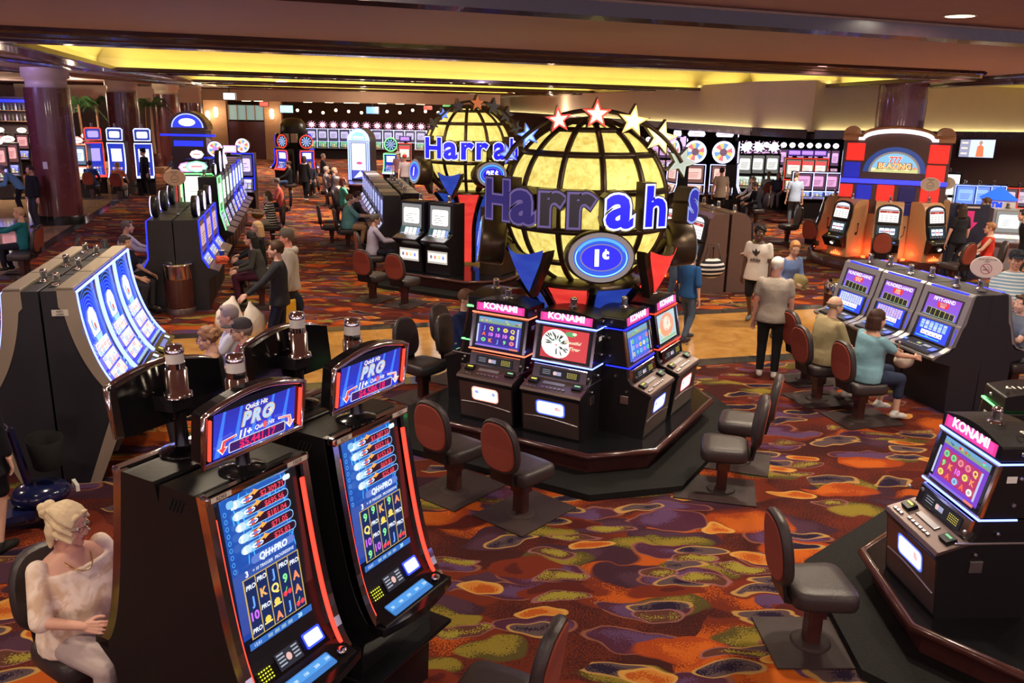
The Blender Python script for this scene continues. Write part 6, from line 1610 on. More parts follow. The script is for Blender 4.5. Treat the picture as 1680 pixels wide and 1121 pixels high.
# ---- column sign with five tan machines
C4 = Vector((9.15, 21.1)); bd = Vector((-.37, -.93)).normalized()
column((C4.x, C4.y, 0), .55, Z0, 'mahogany column rising behind the arched BLAZING sign', False)
ba = math.atan2(bd.y, bd.x)
t = thing('carousel_base', (C4.x, C4.y, 0), ba + PI / 2, 'dark round platform under the five tan machines', 'platform')
mb = MB(); mb.lathe([(1.75, 0), (1.75, .26), (1.72, .30), (0, .30)], 16); mb.build('deck', [M['mahog']], t); mb = MB(); mb.lathe([(1.05, .3), (.98, 1.22), (.98, 1.3)], 16); mb.build('drum', [M['tan']], t)
TL = ['tan machine at the left end of the column sign, seen from the side', 'tan machine second from the left under the arched sign', 'tan machine in the middle, facing us, under the arched sign', 'tan machine right of the middle one under the arched sign', 'tan machine at the right end of the column sign, seen from the side']
for k, da in enumerate((-88, -42, 0, 42, 88)):
    a = ba + math.radians(da); n = Vector((math.cos(a), math.sin(a))); p = C4 + n * 1.62
    make('tan', tan_cabinet, (p.x, p.y, .30), face(n.x, n.y), TL[k], 'slot machine', 'tan machines round the column')
for da in (-64, -21, 21, 64):
    a = ba + math.radians(da); L = bpy.data.lights.new('red_uplight', 'POINT'); L.energy = 6; L.color = (1, .10, .03); L.shadow_soft_size = .05
    o = bpy.data.objects.new('red_uplight', L); COL.objects.link(o); o.location = (C4.x + 1.22 * math.cos(a), C4.y + 1.22 * math.sin(a), .42)
    mb = MB(); mb.lathe([(.05, 0), (.05, .03), (0, .035)], 12); mb.build('red_lamp', [M['flame']], t, loc=(1.22 * math.sin(math.radians(da)), -1.22 * math.cos(math.radians(da)), .30))
t = thing('arched_sign', (C4.x, C4.y, 0), ba + PI / 2, 'big arched sign with red and blue squares reading BLAZING round the column', 'sign')
hw = 1.15; yf = -.80
body = [(-hw, 1.25), (hw, 1.25), (hw, 3.0), (.75, 3.0)] + [(.75 * math.cos(PI * i / 12), 3.0 + .18 * math.sin(PI * i / 12)) for i in range(1, 12)] + [(-.75, 3.0), (-hw, 3.0)]
mb = MB(); mb.prism(body, yf, .80, 'y'); mb.build('sign_body', [M['darktan']], t, .01)
mb = MB(); arc = [(hw, 3.0), (hw, 3.09), (.78, 3.09)] + [(.78 * math.cos(PI * i / 14), 3.09 + .20 * math.sin(PI * i / 14)) for i in range(1, 14)] + [(-.78, 3.09), (-hw, 3.09), (-hw, 3.0), (-.72, 3.0)] + [(-.72 * math.cos(PI * i / 14), 3.0 + .18 * math.sin(PI * i / 14)) for i in range(1, 14)] + [(.72, 3.0)]
mb.prism(arc, yf - .09, yf - .01, 'y'); mb.build('arched_band', [emit('white_band', (1, .9, 1), 1.6)], t)
mb = MB(); mb.tube([(-hw, yf - .12, 3.10), (-.78, yf - .12, 3.10)] + [(-.78 * math.cos(PI * i / 14), yf - .12, 3.10 + .21 * math.sin(PI * i / 14)) for i in range(15)] + [(.78, yf - .12, 3.10), (hw, yf - .12, 3.10)], .035, 6); mb.build('arch_molding', [M['tan']], t)
def sq(u, z, s, mat, sx=1.0):
    mb = MB(); mb.box(u, yf - .02, z, s * sx, .04, s); return mb.build('lit_square', [M[mat]], t, .03)
for u, z, s, m_ in [(-.88, 2.73, .40, 'litred'), (-.92, 2.31, .36, 'litblue'), (.90, 2.73, .42, 'litred'), (.88, 2.28, .40, 'litred'), (-1.0, 1.82, .30, 'litred'), (-.60, 1.80, .34, 'litblue'), (-.13, 1.80, .38, 'litred'), (.34, 1.78, .36, 'litdeep'), (.82, 1.78, .40, 'litred'), (-.62, 1.42, .34, 'litred'), (.40, 1.42, .34, 'litdeep'), (.80, 1.38, .34, 'litblue'), (-.13, 1.42, .34, 'litdeep')]: sq(u, z, s, m_)
mb = MB(); mb.box(0, yf - .03, 2.06, 2.3, .06, .10); mb.build('blue_band', [emit('blue_band', (.04, .05, 1), 1.6)], t, .01)
mb = MB(); a = Art(mb, (0, yf - .004, 2.28), (1, 0, 0), (0, 0, 1), 0, 1, 1, step=.006)
def half(k, c): a.poly([(k * math.cos(PI * i / 20), k * .86 * math.sin(PI * i / 20)) for i in range(21)], c)
half(.68, (.015, .05, .22)); half(.56, (.28, .22, .18)); half(.51, (.25, .55, .8)); a.rect(-.50, .0, .50, .10, (.7, .65, .25))
for i in range(12): a.disc(-.45 + .08 * i, .07 + .02 * (i % 3), .05, .03, [(.9, .85, .5), (.3, .6, .3), (.9, .3, .15)][i % 3], 8, i == 0)
a.text('777', 0, .30, .13, (1, .95, .9), .06, .5); a.text('777', 0, .30, .125, (.85, .05, .03), .025, .48); a.text('BLAZING', 0, .155, .125, (.25, .05, .02), .09, .80); a.text('BLAZING', 0, .155, .12, (1.2, .65, .25), .04, .78)
mb.build('arched_picture', [M['glow']], t)
for sx in (-1, 1):
    mb = MB(); mb.prism([(.20 * math.cos(PI * i / 12), 3.12 + .20 * math.sin(PI * i / 12)) for i in range(13)], yf + .0, yf + .5, 'y'); mb.v = [v + Vector((sx * 1.0, 0, 0)) for v in mb.v]; mb.box(sx * 1.02, yf - .04, 3.06, .34, .2, .14); mb.build('corner_scoop', [M['tan']], t, .01)
mb = MB(); a = Art(mb, (-hw - .004, -.45, 2.55), (0, -1, 0), (0, 0, 1), 0, .6, .9, step=.006); a.rect(-.3, -.4, .3, .45, (.03, .03, .06)); a.rect(-.25, -.35, .2, .2, (.35, .3, .45)); a.disc(0, 0, .15, .2, (.7, .75, 1.1), 12); mb.build('side_screen', [M['glow']], t)
# ---- rows of machines further away: (pixel x, distance, key, builder, label, facing)
def far(px, Y, key, b, label, n=(0, -1), group=None):
    q = AT(px, 300, Y); make(key, b, (q.x, q.y, 0), face(*n), label, 'slot machine', group)
ords = ['first', 'second', 'third', 'fourth', 'fifth', 'sixth', 'seventh', 'eighth', 'ninth', 'tenth', 'eleventh', 'twelfth']
bw = upright(h=1.75, frame='neon_white', top='wheel', wr=.42, w=.84, base=(.9, .45, .35), base2=(.8, .35, .3), topcol=(.2, .1, .15))
far(1137, 31, 'bw', bw, 'big wheel machine with blue-white glow, left of the two facing us behind the near globe', (-.2, -1), 'big wheel machines')
far(1183, 31, 'bw', bw, 'big wheel machine with blue-white glow before the man in the tan shirt', (-.2, -1), 'big wheel machines')
far(1098, 31.3, 'bw', bw, 'big wheel machine turned left, just right of the near globe stars', (-1, -.3), 'big wheel machines')
far(1214, 31.3, 'bw', bw, 'big wheel machine turned right, beside the panda machines', (.95, -.3), 'big wheel machines')
pd = upright(h=2.0, frame=None, top='burst', base=(.5, .6, .5), base2=(.6, .6, .55), w=.62, topcol=(1.5, 1.5, 1.7))
for k, px in enumerate((1219, 1240, 1264)): far(px, 34 + .2 * k, 'pd', pd, ['left', 'middle', 'right'][k] + ' of the machines with white starburst toppers behind the seated players', (-.25, -1), 'starburst-topped machines')
rd = upright(h=1.95, frame='neon_red', top='screen', base=(.8, .6, .4), base2=(1.0, .8, .6), w=.66, topcol=(.35, .15, .9), fcol=(.8, .1, .1))
for k, px in enumerate((1300, 1321, 1342)): far(px, 32.6, 'rd', rd, ['left', 'middle', 'right'][k] + ' of the three red-framed machines with violet topper screens', (-.15, -1), 'red-framed machines')
bl = upright(h=1.6, frame='neon_white', top=None, base=(.2, .3, 1.1), base2=(.5, .2, .4), w=.72)
for k, px in enumerate((1318, 1340, 1362)): far(px, 30.2, 'bl', bl, ['left', 'middle', 'right'][k] + ' of the low blue-screen machines before which the man in the blue shirt stands', (-.15, -1), 'low blue machines')
rt = upright(h=2.0, frame=None, top='oval', base=(.4, .2, .3), base2=(.5, .25, .5), w=.42, wr=.17, topcol=(1.7, 1.7, 2.0))
for k in range(11): far(1224 + 14.2 * k, 40, 'rt', rt, ords[k] + ' from the left in the far row of machines with round white lit toppers', (-.1, -1), 'far row with round white toppers')
for k in range(7): far(1070 - 22 + 12 * k, 44, 'rt', rt, ords[k] + ' from the left of far white-topped machines just right of the near globe', (-.1, -1), 'far machines right of the near globe')
wh = upright(h=1.85, frame=None, top='candle', base=(1.4, 1.3, 1.0), base2=(1.7, 1.7, 1.6), w=.6)
far(1562, 27.5, 'wh', wh, 'white-lit machine just right of the arched sign', (-.2, -1))
b2 = upright(h=1.55, frame='neon_ice', top='candle', base=(.5, .6, 1.3), base2=(.15, .3, 1.5), w=.62)
for k, px in enumerate((1588, 1612, 1636)): far(px, 26.5, 'b2', b2, ['left', 'middle', 'right'][k] + ' of the three blue-screen machines behind the cash machine roof', (-.35, -1), 'blue-screen machines behind the cash machine')
r2 = upright(h=1.5, frame='neon_red', top='candle', base=(.9, .4, .3), base2=(.4, .3, .4), w=.62)
for k, px in enumerate((1658, 1678, 1697)): far(px, 26.5, 'r2', r2, ['left', 'middle', 'right'][k] + ' of the red-lit machines at the right edge under the television', (-.35, -1), 'red-lit machines at the right edge')
w3 = upright(h=1.45, frame=None, top='candle', base=(1.3, 1.3, 1.1), base2=(1.2, 1.2, 1.1), w=.7, body='silver')
far(1668, 20.5, 'w3', w3, 'silver machine with white screen at the right edge beside the cash machine', (-.3, -1))
far(1583, 20.2, 'w3', w3, 'silver machine with white screen left of the cash machine', (-.3, -1))
# aisle end, middle distance
cr = curvy_neon('neon_red', True, (1.5, 1.4, 1.8))
far(464, 39, 'cr', cr, 'round-headed machine with red neon outline on the left of the dark pillar', (-.55, -1), 'red neon round-headed machines')
far(506, 39, 'cr', cr, 'round-headed machine with red neon outline on the right of the dark pillar', (.55, -1), 'red neon round-headed machines')
cb = curvy_neon('neon_blue', True, (.8, .9, 1.8))
far(454, 40.5, 'cb', cb, 'blue-outlined round-headed machine at the left behind the red neon one', (-1, -.1), 'blue neon round-headed machines')
far(514, 40.5, 'cb', cb, 'blue-outlined round-headed machine at the right behind the red neon one', (1, -.1), 'blue neon round-headed machines')
q = AT(485, 300, 40.9); t = thing('display_pillar', (q.x, q.y, 0), 0, 'dark pillar with rounded top between the red neon round-headed machines', 'pillar')
mb = MB(); mb.lathe([(.55, 0), (.5, 1.9), (.62, 2.2), (.6, 2.6), (.4, 2.85), (0, 2.9)], 10); mb.build('body', [M['black']], t)
mb = MB(); mb.box(-.2, -.6, 2.0, .3, .06, .4); mb.box(.18, -.6, 2.0, .3, .06, .4); mb.build('cream_panel', [M['cream']], t)
ar_ = upright(h=1.95, frame='neon_white', top='burst', base=(.1, .4, .18), base2=(.35, .3, .5), w=.74, topcol=(1.9, .7, .9), body='black')
for k in range(14):
    px = 514 + 17.7 * k
    far(px, 58, 'ar', ar_, ords[k] + ' from the left in the far back row with glittering starburst toppers' if k < 12 else ['second last', 'last'][k - 12] + ' towards the right in the far back row with glittering starburst toppers', (0, -1), 'far back row with starburst toppers')
cg = curvy_neon('neon_green', True, (1.2, 1.4, 1.2)); far(641, 38, 'cg', cg, 'round-headed machine with green-white outline left of the far globe', (-.2, -1))
far(663, 38.5, 'rd', rd, 'red-framed machine half hidden by the far globe', (-.2, -1))
for k in range(4): far(840 + 12 * k, 36, 'rt', rt, ords[k] + ' from the left of the machines seen in the gap between the two globes', (0, -1), 'machines between the globes')
far(843, 33, 'wh', wh, 'white-lit machine seen in the gap between the two globes', (0, -1))
# ---- far left
wb = curvy_neon('neon_white', False, (1.5, 1.5, 1.9), 2.25)
far(195, 33.5, 'wbg', curvy_neon('neon_white', False, (1.6, 1.6, 1.9), 2.3), 'tall white-and-yellow outlined machine behind the seated player in orange', (.08, -1), 'tall outlined machines at the column')
far(240, 33.5, 'wbg', None, 'tall blue-white outlined machine behind the man in the dark hat', (.35, -1), 'tall outlined machines at the column')
o = curvy_neon('neon_red', False, (.5, .4, 1.4), 2.3)(); q = AT(161, 300, 33.5); o.location = (q.x, q.y, 0); o.rotation_euler.z = face(.7, -1); tag(o, 'tall machine with red outline left of the white outlined ones', 'slot machine', 'tall outlined machines at the column')
lw = upright(h=1.95, frame='neon_orange', top='oval', base=(1.3, 1.2, 1.0), base2=(.5, .7, 1.2), w=.66, topcol=(1.4, .5, .4))
far(131, 32, 'lw', lw, 'machine with white reels and oval topper just right of the nearest column', (.1, -1), 'machines beside nearest column')
far(148, 36, 'lw', lw, 'machine with oval topper partly hidden behind the red outlined one', (.1, -1), 'machines beside nearest column')
ll = upright(h=1.9, frame=None, top='oval', base=(.25, .25, .9), base2=(.6, .2, .2), w=.66, topcol=(1.5, 1.3, 1.0))
far(22, 33, 'll', ll, 'machine with red upper glass and pale topper at the far left', (.5, -1), 'machines at the far left edge')
far(2, 31, 'll', ll, 'blue-screen machine cut by the left edge of the picture', (.5, -1), 'machines at the far left edge')
for k, px in enumerate((-8, 8, 44)): far(px, 42, 'll', ll, ['leftmost', 'middle', 'rightmost'][k] + ' of three small machines in the far left background', (.1, -1), 'small machines in the far left background')
# blue arched sign tower at the left
q = AT(308, 240, 27); t = thing('arched_sign', (q.x, q.y, 0), 0, 'dark tower with blue lit half-round sign and blue band, in front of the fourth column', 'sign')
mb = MB(); mb.box(0, .35, 2.05, 1.1, .5, 1.3); mb.prism([(.62 * math.cos(PI * i / 14), 2.72 + .55 * math.sin(PI * i / 14)) for i in range(15)], .1, .6, 'y'); mb.lathe([(.5, 0), (.5, 1.5)], 16, 0, .35); mb.build('tower', [M['mahog']], t)
mb = MB(); a = Art(mb, (0, .096, 2.78), (1, 0, 0), (0, 0, 1), 0, 1, 1, step=.006)
for k_, c_ in ((.50, (.6, .7, 1.5)), (.46, (.03, .05, 1.0))): a.poly([(k_ * math.cos(PI * i / 14), k_ * .85 * math.sin(PI * i / 14)) for i in range(15)], c_)
a.disc(0, .16, .26, .12, (1.3, 1.4, 1.9), 14); mb.build('arched_picture', [M['glow']], t)
mb = MB(); mb.box(0, .08, 2.55, 1.7, .06, .06); mb.box(0, .09, 2.30, .9, .04, .16); mb.build('blue_band', [M['neon_blue']], t)
for k, px in enumerate((324, 355, 376, 400)):
    q = AT(px, 300, 25 + k * 1.2); o = upright(h=1.95, frame=[None, 'neon_blue', None, 'neon_blue'][k], top=['oval', 'wheel', 'screen', 'wheel'][k], base=(.5, .45, .9), base2=(.5, .4, .9), w=.7, topcol=[(1.2, .9, .9), (.6, .3, 1.2), (1.2, .6, 1.3), (1.3, .8, 1.5)][k], pic=k, wr=.24)()
    o.location = (q.x, q.y, 0); o.rotation_euler.z = face(.1, -1); tag(o, ['machine with pale red oval topper below the blue arched sign', 'machine with violet wheel topper behind the green-lit ones', 'machine with square pink and blue topper behind the green-lit ones', 'machine with purple wheel topper right of the square topper one'][k], 'slot machine', 'machines behind the green-lit ones')
# ================================================================== PEOPLE
LB = (-.97, -.25); RB = (.97, .25)
def P_(hx, hy, hz, n, label, **k):
    """placed by where the head is (pixel, height in metres)"""
    g = G(hx, hy, hz); ln = k.get('lean', 0); n = Vector(n).normalized(); off = .07 + math.sin(ln) * .5
    return person((g.x - n.x * off, g.y - n.y * off, k.pop('z', 0)), face_person(*n), label, **k)
SI = dict(pose='sit', seat=.50)
# blonde woman in the foreground
bp = NT(-4.40, 2.56)
floral = cloth('floral_blouse', (.88, .74, .64), .8, 'floral', (.66, .46, .32), 7)
t, J = person((*bp, 0), face_person(*N30), 'woman with blonde bun and glasses in a cream floral blouse, seated at the left machine', pose='sit', seat=.50, h=1.70, wd=1.38, belly=.06, female=True, skin=(.66, .36, .27), shirt_mat=floral, sleeve='half', pants=(.55, .45, .44), legs='long', hair=(.74, .58, .37), style='bun', glasses=True, head=(.38, .12), fine=True, hands=((-.18, .37, .80), (.20, .36, .82)), shoes=(.5, .45, .4))
mb = MB(); mb.tube([J['neck'] + Vector((.085 * math.cos(a), .02 + .135 * math.sin(a), -.025 - .085 * math.sin(a))) for a in [PI * i / 16 for i in range(17)]], .004, 6); mb.build('necklace', [M['gold']], t)
mb = MB(); mb.M = J['HR']; mb.ball(-.083, -.012, -.045, .009); mb.ball(.083, -.012, -.045, .009); mb.build('earring', [M['white']], t)
chair(*bp, N30.x, N30.y, 'black chair under the blonde woman in the floral blouse')
# players at the curved screens
def seated(px, py, hz, n, lb, clb, **k):
    t, J = P_(px, py, hz, n, lb, **{**SI, **k}); chair(t.location.x, t.location.y, n[0], n[1], clb); return t, J
seated(333, 556, 1.26, LB, 'woman with curly light brown hair in a black jacket at the curved screens', 'chair under the curly haired woman', hair=(.32, .16, .09), style='curly', shirt=(.012, .012, .014), sleeve='long', female=True, wd=1.1, head=(.0, .1), glasses=True)
seated(388, 540, 1.28, LB, 'person in a dark cap and dusty red top at the curved screens', 'chair under the person in the dark cap', hair=(.30, .24, .22), style='short', shirt=(.35, .07, .06), sleeve='short', wd=1.2, cap=('cap', (.05, .04, .05)), glasses=True)
seated(367, 518, 1.26, LB, 'person in a white top seated beyond the one in the dark cap', 'chair under the person in the white top', hair=(.35, .28, .3), style='short', shirt=(.7, .7, .75), wd=1.05, female=True)
# two walkers with bags
t, J = P_(446, 410, 1.62, (-1, -.15), 'man in dark hooded sweatshirt and navy shorts walking left with white shopping bags', h=1.76, shirt=(.028, .028, .035), sleeve='long', pants=(.010, .012, .035), legs='short', hair=(.07, .035, .02), style='short', glasses=True, stride=.12, hands=((-.22, .42, 1.02), (.24, .10, .88)), shoes=(.05, .05, .06))
def bag(hand, label, sc=1.0):
    m = MB(); rr = random.Random(3); rings = []
    for z, r_ in ((-.52, .06), (-.50, .14), (-.40, .19), (-.25, .17), (-.12, .10), (-.05, .04), (.0, .02)):
        rings.append([(r_ * sc * (1 + .18 * math.sin(3 * a + z * 9)) * math.cos(a), r_ * .62 * sc * (1 + .2 * math.cos(4 * a + z * 14)) * math.sin(a), z * sc) for a in [2 * PI * i / 22 for i in range(22)]])
    m.loft(rings); o = m.build('shopping_bag', [M['bagplastic']], None, loc=hand); return tag(o, label, 'bag')
M['bagplastic'] = pm('thin_white_plastic', (.75, .68, .58), .45, bump=.8, bscale=14)
def wpos(t, p): return Matrix.Translation(t.location) @ Matrix.Rotation(t.rotation_euler.z, 4, 'Z') @ Vector(p)
hnd = wpos(t, J['arms'][0][2] + Vector((0, .06, -.04)))
b1 = bag(hnd + Vector((-.13, -.02, .02)), 'white plastic shopping bag, the left one of the two the man in navy shorts carries'); b1.rotation_euler = (0, .18, .3)
b2_ = bag(hnd + Vector((.08, .02, -.06)), 'white plastic shopping bag, the right one of the two the man in navy shorts carries', .95); b2_.rotation_euler = (0, -.15, 1)
mb = MB(); mb.box(-.16, .165, -.30, .06, .01, .06, 0, R=Matrix.Rotation(.7, 3, 'Y')); mb.build('red_mark', [cloth('red_print', (.6, .03, .02))], b1, loc=(.1, -.29, 0))
t, J = P_(464, 388, 1.66, (-1, -.25), 'man in light grey hooded sweatshirt and grey cap walking beside the one with shopping bags', h=1.78, wd=1.15, shirt=(.38, .34, .30), sleeve='long', pants=(.02, .02, .03), legs='short', skin=(.55, .22, .16), hair=(.15, .1, .07), style='short', cap=('cap', (.10, .085, .075)), glasses=True, belly=.04, shoes=(.05, .05, .05))
mb = MB(); mb.capsule(J['neck'] + Vector((-.06, -.09, -.05)), J['neck'] + Vector((.06, -.09, -.05)), .06, .06, 12); mb.capsule(J['neck'] + Vector((-.09, -.02, -.03)), J['neck'] + Vector((-.03, .07, -.07)), .035, .03, 10); mb.capsule(J['neck'] + Vector((.09, -.02, -.03)), J['neck'] + Vector((.03, .07, -.07)), .035, .03, 10)
obmesh('hood', *melt(mb, .016, 2), cloth('shirt_fabric', (.38, .34, .30)), t)
hnd = wpos(t, J['arms'][0][2] + Vector((0, .02, -.08)))
c = thing('carry_case', hnd, 1.35, 'yellow plastic carry case held by the man in the grey hooded sweatshirt', 'case')
M['yellow'] = pm('yellow_plastic', (.62, .36, .02), .4)
mb = MB(); mb.box(0, 0, -.24, .40, .14, .36); mb.build('case_shell', [M['yellow']], c, .03, 3); mb = MB(); mb.tube([(-.08, 0, -.06), (-.07, 0, .0), (.07, 0, 0), (.08, 0, -.06)], .014, 8); mb.build('handle', [M['yellow']], c)
hnd = wpos(t, J['arms'][1][2] + Vector((0, -.05, -.10)))
mb = MB(); mb.ball(0, 0, -.22, .20, .14, .24, 14); tag(mb.build('duffel_bag', [cloth('navy_canvas', (.010, .014, .030))], None, loc=hnd), 'dark navy bag hanging behind the yellow carry case', 'bag')
# left bank players
seated(417, 375, 1.24, LB, 'blonde person in black seated at the black bank', 'chair under the blonde person in black', hair=(.55, .36, .18), style='long', shirt=(.012, .012, .014), sleeve='long', female=True)
t, J = seated(408, 396, 1.2, LB, 'person in a charcoal jacket and purple trousers seated nearest at the black bank', 'chair under the person in the charcoal jacket', hair=(.015, .012, .012), style='long', shirt=(.05, .05, .048), sleeve='long', pants=(.06, .012, .03), female=True, lean=.2)
q = P0 + GB * .35 + GN * .20; mb = MB(); mb.box(0, 0, .08, .20, .12, .14, 0); mb.ball(-.07, -.07, .10, .06, .03, .05, 10); mb.ball(.07, -.07, .10, .06, .03, .05, 10); mb.ball(0, -.08, .10, .025, .025, .03, 8)
tag(mb.build('bow_handbag', [cloth('salmon_cloth', (.75, .14, .07))], None, .02, loc=(q.x, q.y, .76), rot=(0, 0, .6)), 'salmon handbag with a big bow lying on the shelf of the nearest black machine', 'bag')
q = P0 + GB * 1.1 + GN * .14; t = thing('drink_cup', (q.x, q.y, .76), 0, 'blue paper cup with a straw on the shelf of the black machines', 'cup')
mb = MB(); mb.lathe([(.035, 0), (.05, .13)], 16); mb.build('cup_body', [pm('blue_paper', (.02, .08, .45), .4)], t); mb = MB(); mb.lathe([(.054, .13), (.052, .14), (0, .14)], 16); mb.build('lid', [M['white']], t); mb = MB(); mb.tube([(0, 0, .13), (-.02, 0, .22)], .006, 6); mb.build('straw', [M['white']], t)
seated(212, 372, 1.25, RB, 'grey-haired man in a lilac long-sleeved shirt at the left side of the black bank', 'chair under the man in the lilac shirt', hair=(.12, .10, .10), shirt=(.42, .38, .50), sleeve='long', lean=.15, hands=((-.22, .50, .78), (.2, .52, .80)), wd=1.15, skin=(.50, .26, .18))
seated(209, 399, 1.25, (.97, -.1), 'man in a black short-sleeved shirt seated before the man in lilac', 'chair under the man in the black short-sleeved shirt', hair=(.06, .05, .05), shirt=(.012, .012, .015), sleeve='short', wd=1.15, skin=(.50, .27, .19), lean=.1, head=(-.2, .1))
seated(436, 322, 1.25, LB, 'woman in black and white striped top seated on the left side of the aisle', 'black chair under the woman in the striped top', hair=(.08, .045, .03), style='bob', shirt_mat=cloth('striped_knit', (.015, .015, .015), .85, 'stripe', (.7, .66, .6), 5), sleeve='short', pants=(.40, .33, .26), female=True, hands=((-.2, .45, .85), (.2, .45, .88)), lean=.1)
q = G(423, 352, .62); mb = MB(); mb.ball(0, 0, 0, .17, .13, .13, 16); mb.tube([(-.10, 0, .08), (0, 0, .24), (.10, 0, .08)], .012, 6); tag(mb.build('handbag', [pm('bronze_leather', (.32, .17, .04), .3, metal=.5)], None, loc=tuple(q)), 'shiny bronze handbag on the lap of the woman in the striped top', 'bag')
seated(451, 299, 1.25, LB, 'grey-haired man in a salmon shirt seated further up the left side of the aisle', 'chair under the man in the salmon shirt', hair=(.22, .18, .14), shirt=(.62, .13, .09), sleeve='long', lean=.15)
seated(508, 268, 1.3, (.3, -1), 'person in dark clothes seated before the red neon machines', 'chair under the person before the red neon machines', hair=(.05, .03, .03), shirt=(.03, .03, .06), sleeve='long')
seated(471, 270, 1.25, LB, 'person in black and blue jeans seated on the left at the end of the aisle', 'chair under the person in blue jeans', hair=(.08, .04, .03), shirt=(.015, .015, .02), sleeve='long', pants=(.06, .10, .25))
t, J = P_(500, 260, 1.58, (.25, 1), 'person in black walking away up the aisle with white shoes', h=1.68, shirt=(.012, .012, .016), sleeve='long', hair=(.05, .03, .03), style='bob', pants=(.012, .012, .018), shoes=(.65, .6, .6), stride=.16, hem=.10, female=True)
t, J = P_(484, 240, 1.6, (0, 1), 'person in grey standing before the dark pillar at the aisle end', h=1.68, shirt=(.05, .06, .10), sleeve='long', hair=(.05, .035, .03), style='bob')
seated(532, 257, 1.25, RB, 'grey-haired person in dark top seated on the right at the end of the aisle', 'chair under the person at the aisle end', hair=(.35, .33, .36), shirt=(.03, .03, .05), sleeve='long')
seated(538, 279, 1.25, RB, 'white-haired person in a pale top in the aisle right-hand row', 'chair under the white-haired person', hair=(.7, .65, .6), shirt=(.5, .45, .5))
seated(551, 281, 1.25, RB, 'fair-haired person in a grey top in the aisle right-hand row', 'chair under the fair-haired person', hair=(.6, .45, .28), shirt=(.10, .10, .15))
seated(556, 297, 1.25, RB, 'white-haired person in a cream top beside the one in green', 'chair under the person in the cream top', hair=(.6, .55, .5), shirt=(.5, .45, .40))
seated(566, 300, 1.22, RB, 'red-haired person in a mint green top seated in the aisle right-hand row', 'chair under the person in mint green', hair=(.25, .05, .03), style='bob', shirt=(.10, .45, .30), female=True)
seated(577, 325, 1.28, RB, 'heavy man in a teal shirt and khaki trousers seated in the aisle right-hand row', 'chair under the man in the teal shirt', hair=(.14, .07, .04), shirt=(.13, .32, .35), sleeve='half', pants=(.48, .29, .16), wd=1.35, belly=.06, lean=.12, hands=((-.18, .48, .82), (.2, .5, .84)))
seated(590, 322, 1.25, RB, 'dark-haired person seated just beyond the man in the teal shirt', 'chair just beyond the man in the teal shirt', hair=(.05, .025, .02), shirt=(.04, .03, .03), sleeve='long')
seated(619, 359, 1.27, (.9, .35), 'grey-haired man in a pale lavender shirt at the far globe carousel', 'black chair under the man in the pale lavender shirt', hair=(.14, .12, .11), shirt=(.45, .42, .58), sleeve='long', pants=(.015, .015, .03), lean=.1, hands=((-.16, .42, .80), (.2, .46, .82)))
t, J = P_(652, 253, 1.6, (-.3, -1), 'person in a white cap standing beyond the black backs of the aisle machines', h=1.7, shirt=(.25, .12, .16), cap=('cap', (.7, .68, .72)), hair=(.1, .06, .04))
t, J = P_(664, 258, 1.6, (.2, -1), 'person in a red cap left of the far globe', h=1.7, shirt=(.3, .25, .3), cap=('cap', (.5, .02, .03)), hair=(.1, .06, .04))
# far left
seated(27, 350, 1.26, LB, 'blonde woman in a teal blouse seated on the marble at the left edge', 'chair under the woman in the teal blouse', hair=(.60, .38, .22), style='short', shirt=(.015, .17, .21), sleeve='long', pants=(.015, .015, .03), female=True, hands=((-.2, .50, .90), (.18, .48, .92)))
q = G(40, 455); chair(q.x, q.y, -.97, -.2, 'empty chair beside the woman in the teal blouse at the left edge')
t, J = P_(3, 283, 1.35, (-.9, -.5), 'grey-haired man in a light blue shirt leaning forward at the far left', h=1.72, lean=.75, shirt=(.14, .36, .55), pants=(.012, .012, .016), hair=(.25, .22, .22), sleeve='long', hands=((-.2, .6, .95), (.2, .62, .95)))
t, J = P_(46, 280, 1.6, (-.5, -1), 'person in black standing left of the nearest column', h=1.75, shirt=(.010, .010, .014), sleeve='long', hair=(.04, .03, .02))
seated(27, 232, 1.25, LB, 'person in black seated with crossed legs in the far left background', 'chair of the person in the far left background', hair=(.06, .04, .03), shirt=(.02, .02, .02), sleeve='long')
seated(38, 237, 1.25, LB, 'person in a mint top in the far left background', 'chair of the person in the mint top', hair=(.3, .18, .1), shirt=(.2, .6, .5), female=True)
t, J = P_(232, 249, 1.66, (-.6, -.8), 'man in a long black coat and dark hat standing on the brown marble', h=1.76, shirt=(.010, .010, .016), sleeve='long', pants=(.010, .010, .014), hair=(.05, .04, .03), cap=('hat', (.015, .015, .03)), hem=.25)
seated(193, 272, 1.25, (-.1, 1), 'person in an orange shirt seated at the tall white outlined machine', 'chair under the person in the orange shirt', hair=(.35, .22, .10), shirt=(.50, .14, .05), pants=(.3, .25, .25))
seated(148, 272, 1.2, (-.15, 1), 'person in blue seated at the machine beside the nearest column', 'chair under the person in blue beside the column', hair=(.03, .02, .02), shirt=(.02, .05, .25), sleeve='long')
seated(284, 258, 1.25, (-.9, .4), 'person in a pale blue top seated left of the purple topper machine', 'chair under the person in the pale blue top', hair=(.06, .04, .03), style='long', shirt=(.12, .2, .45), female=True)
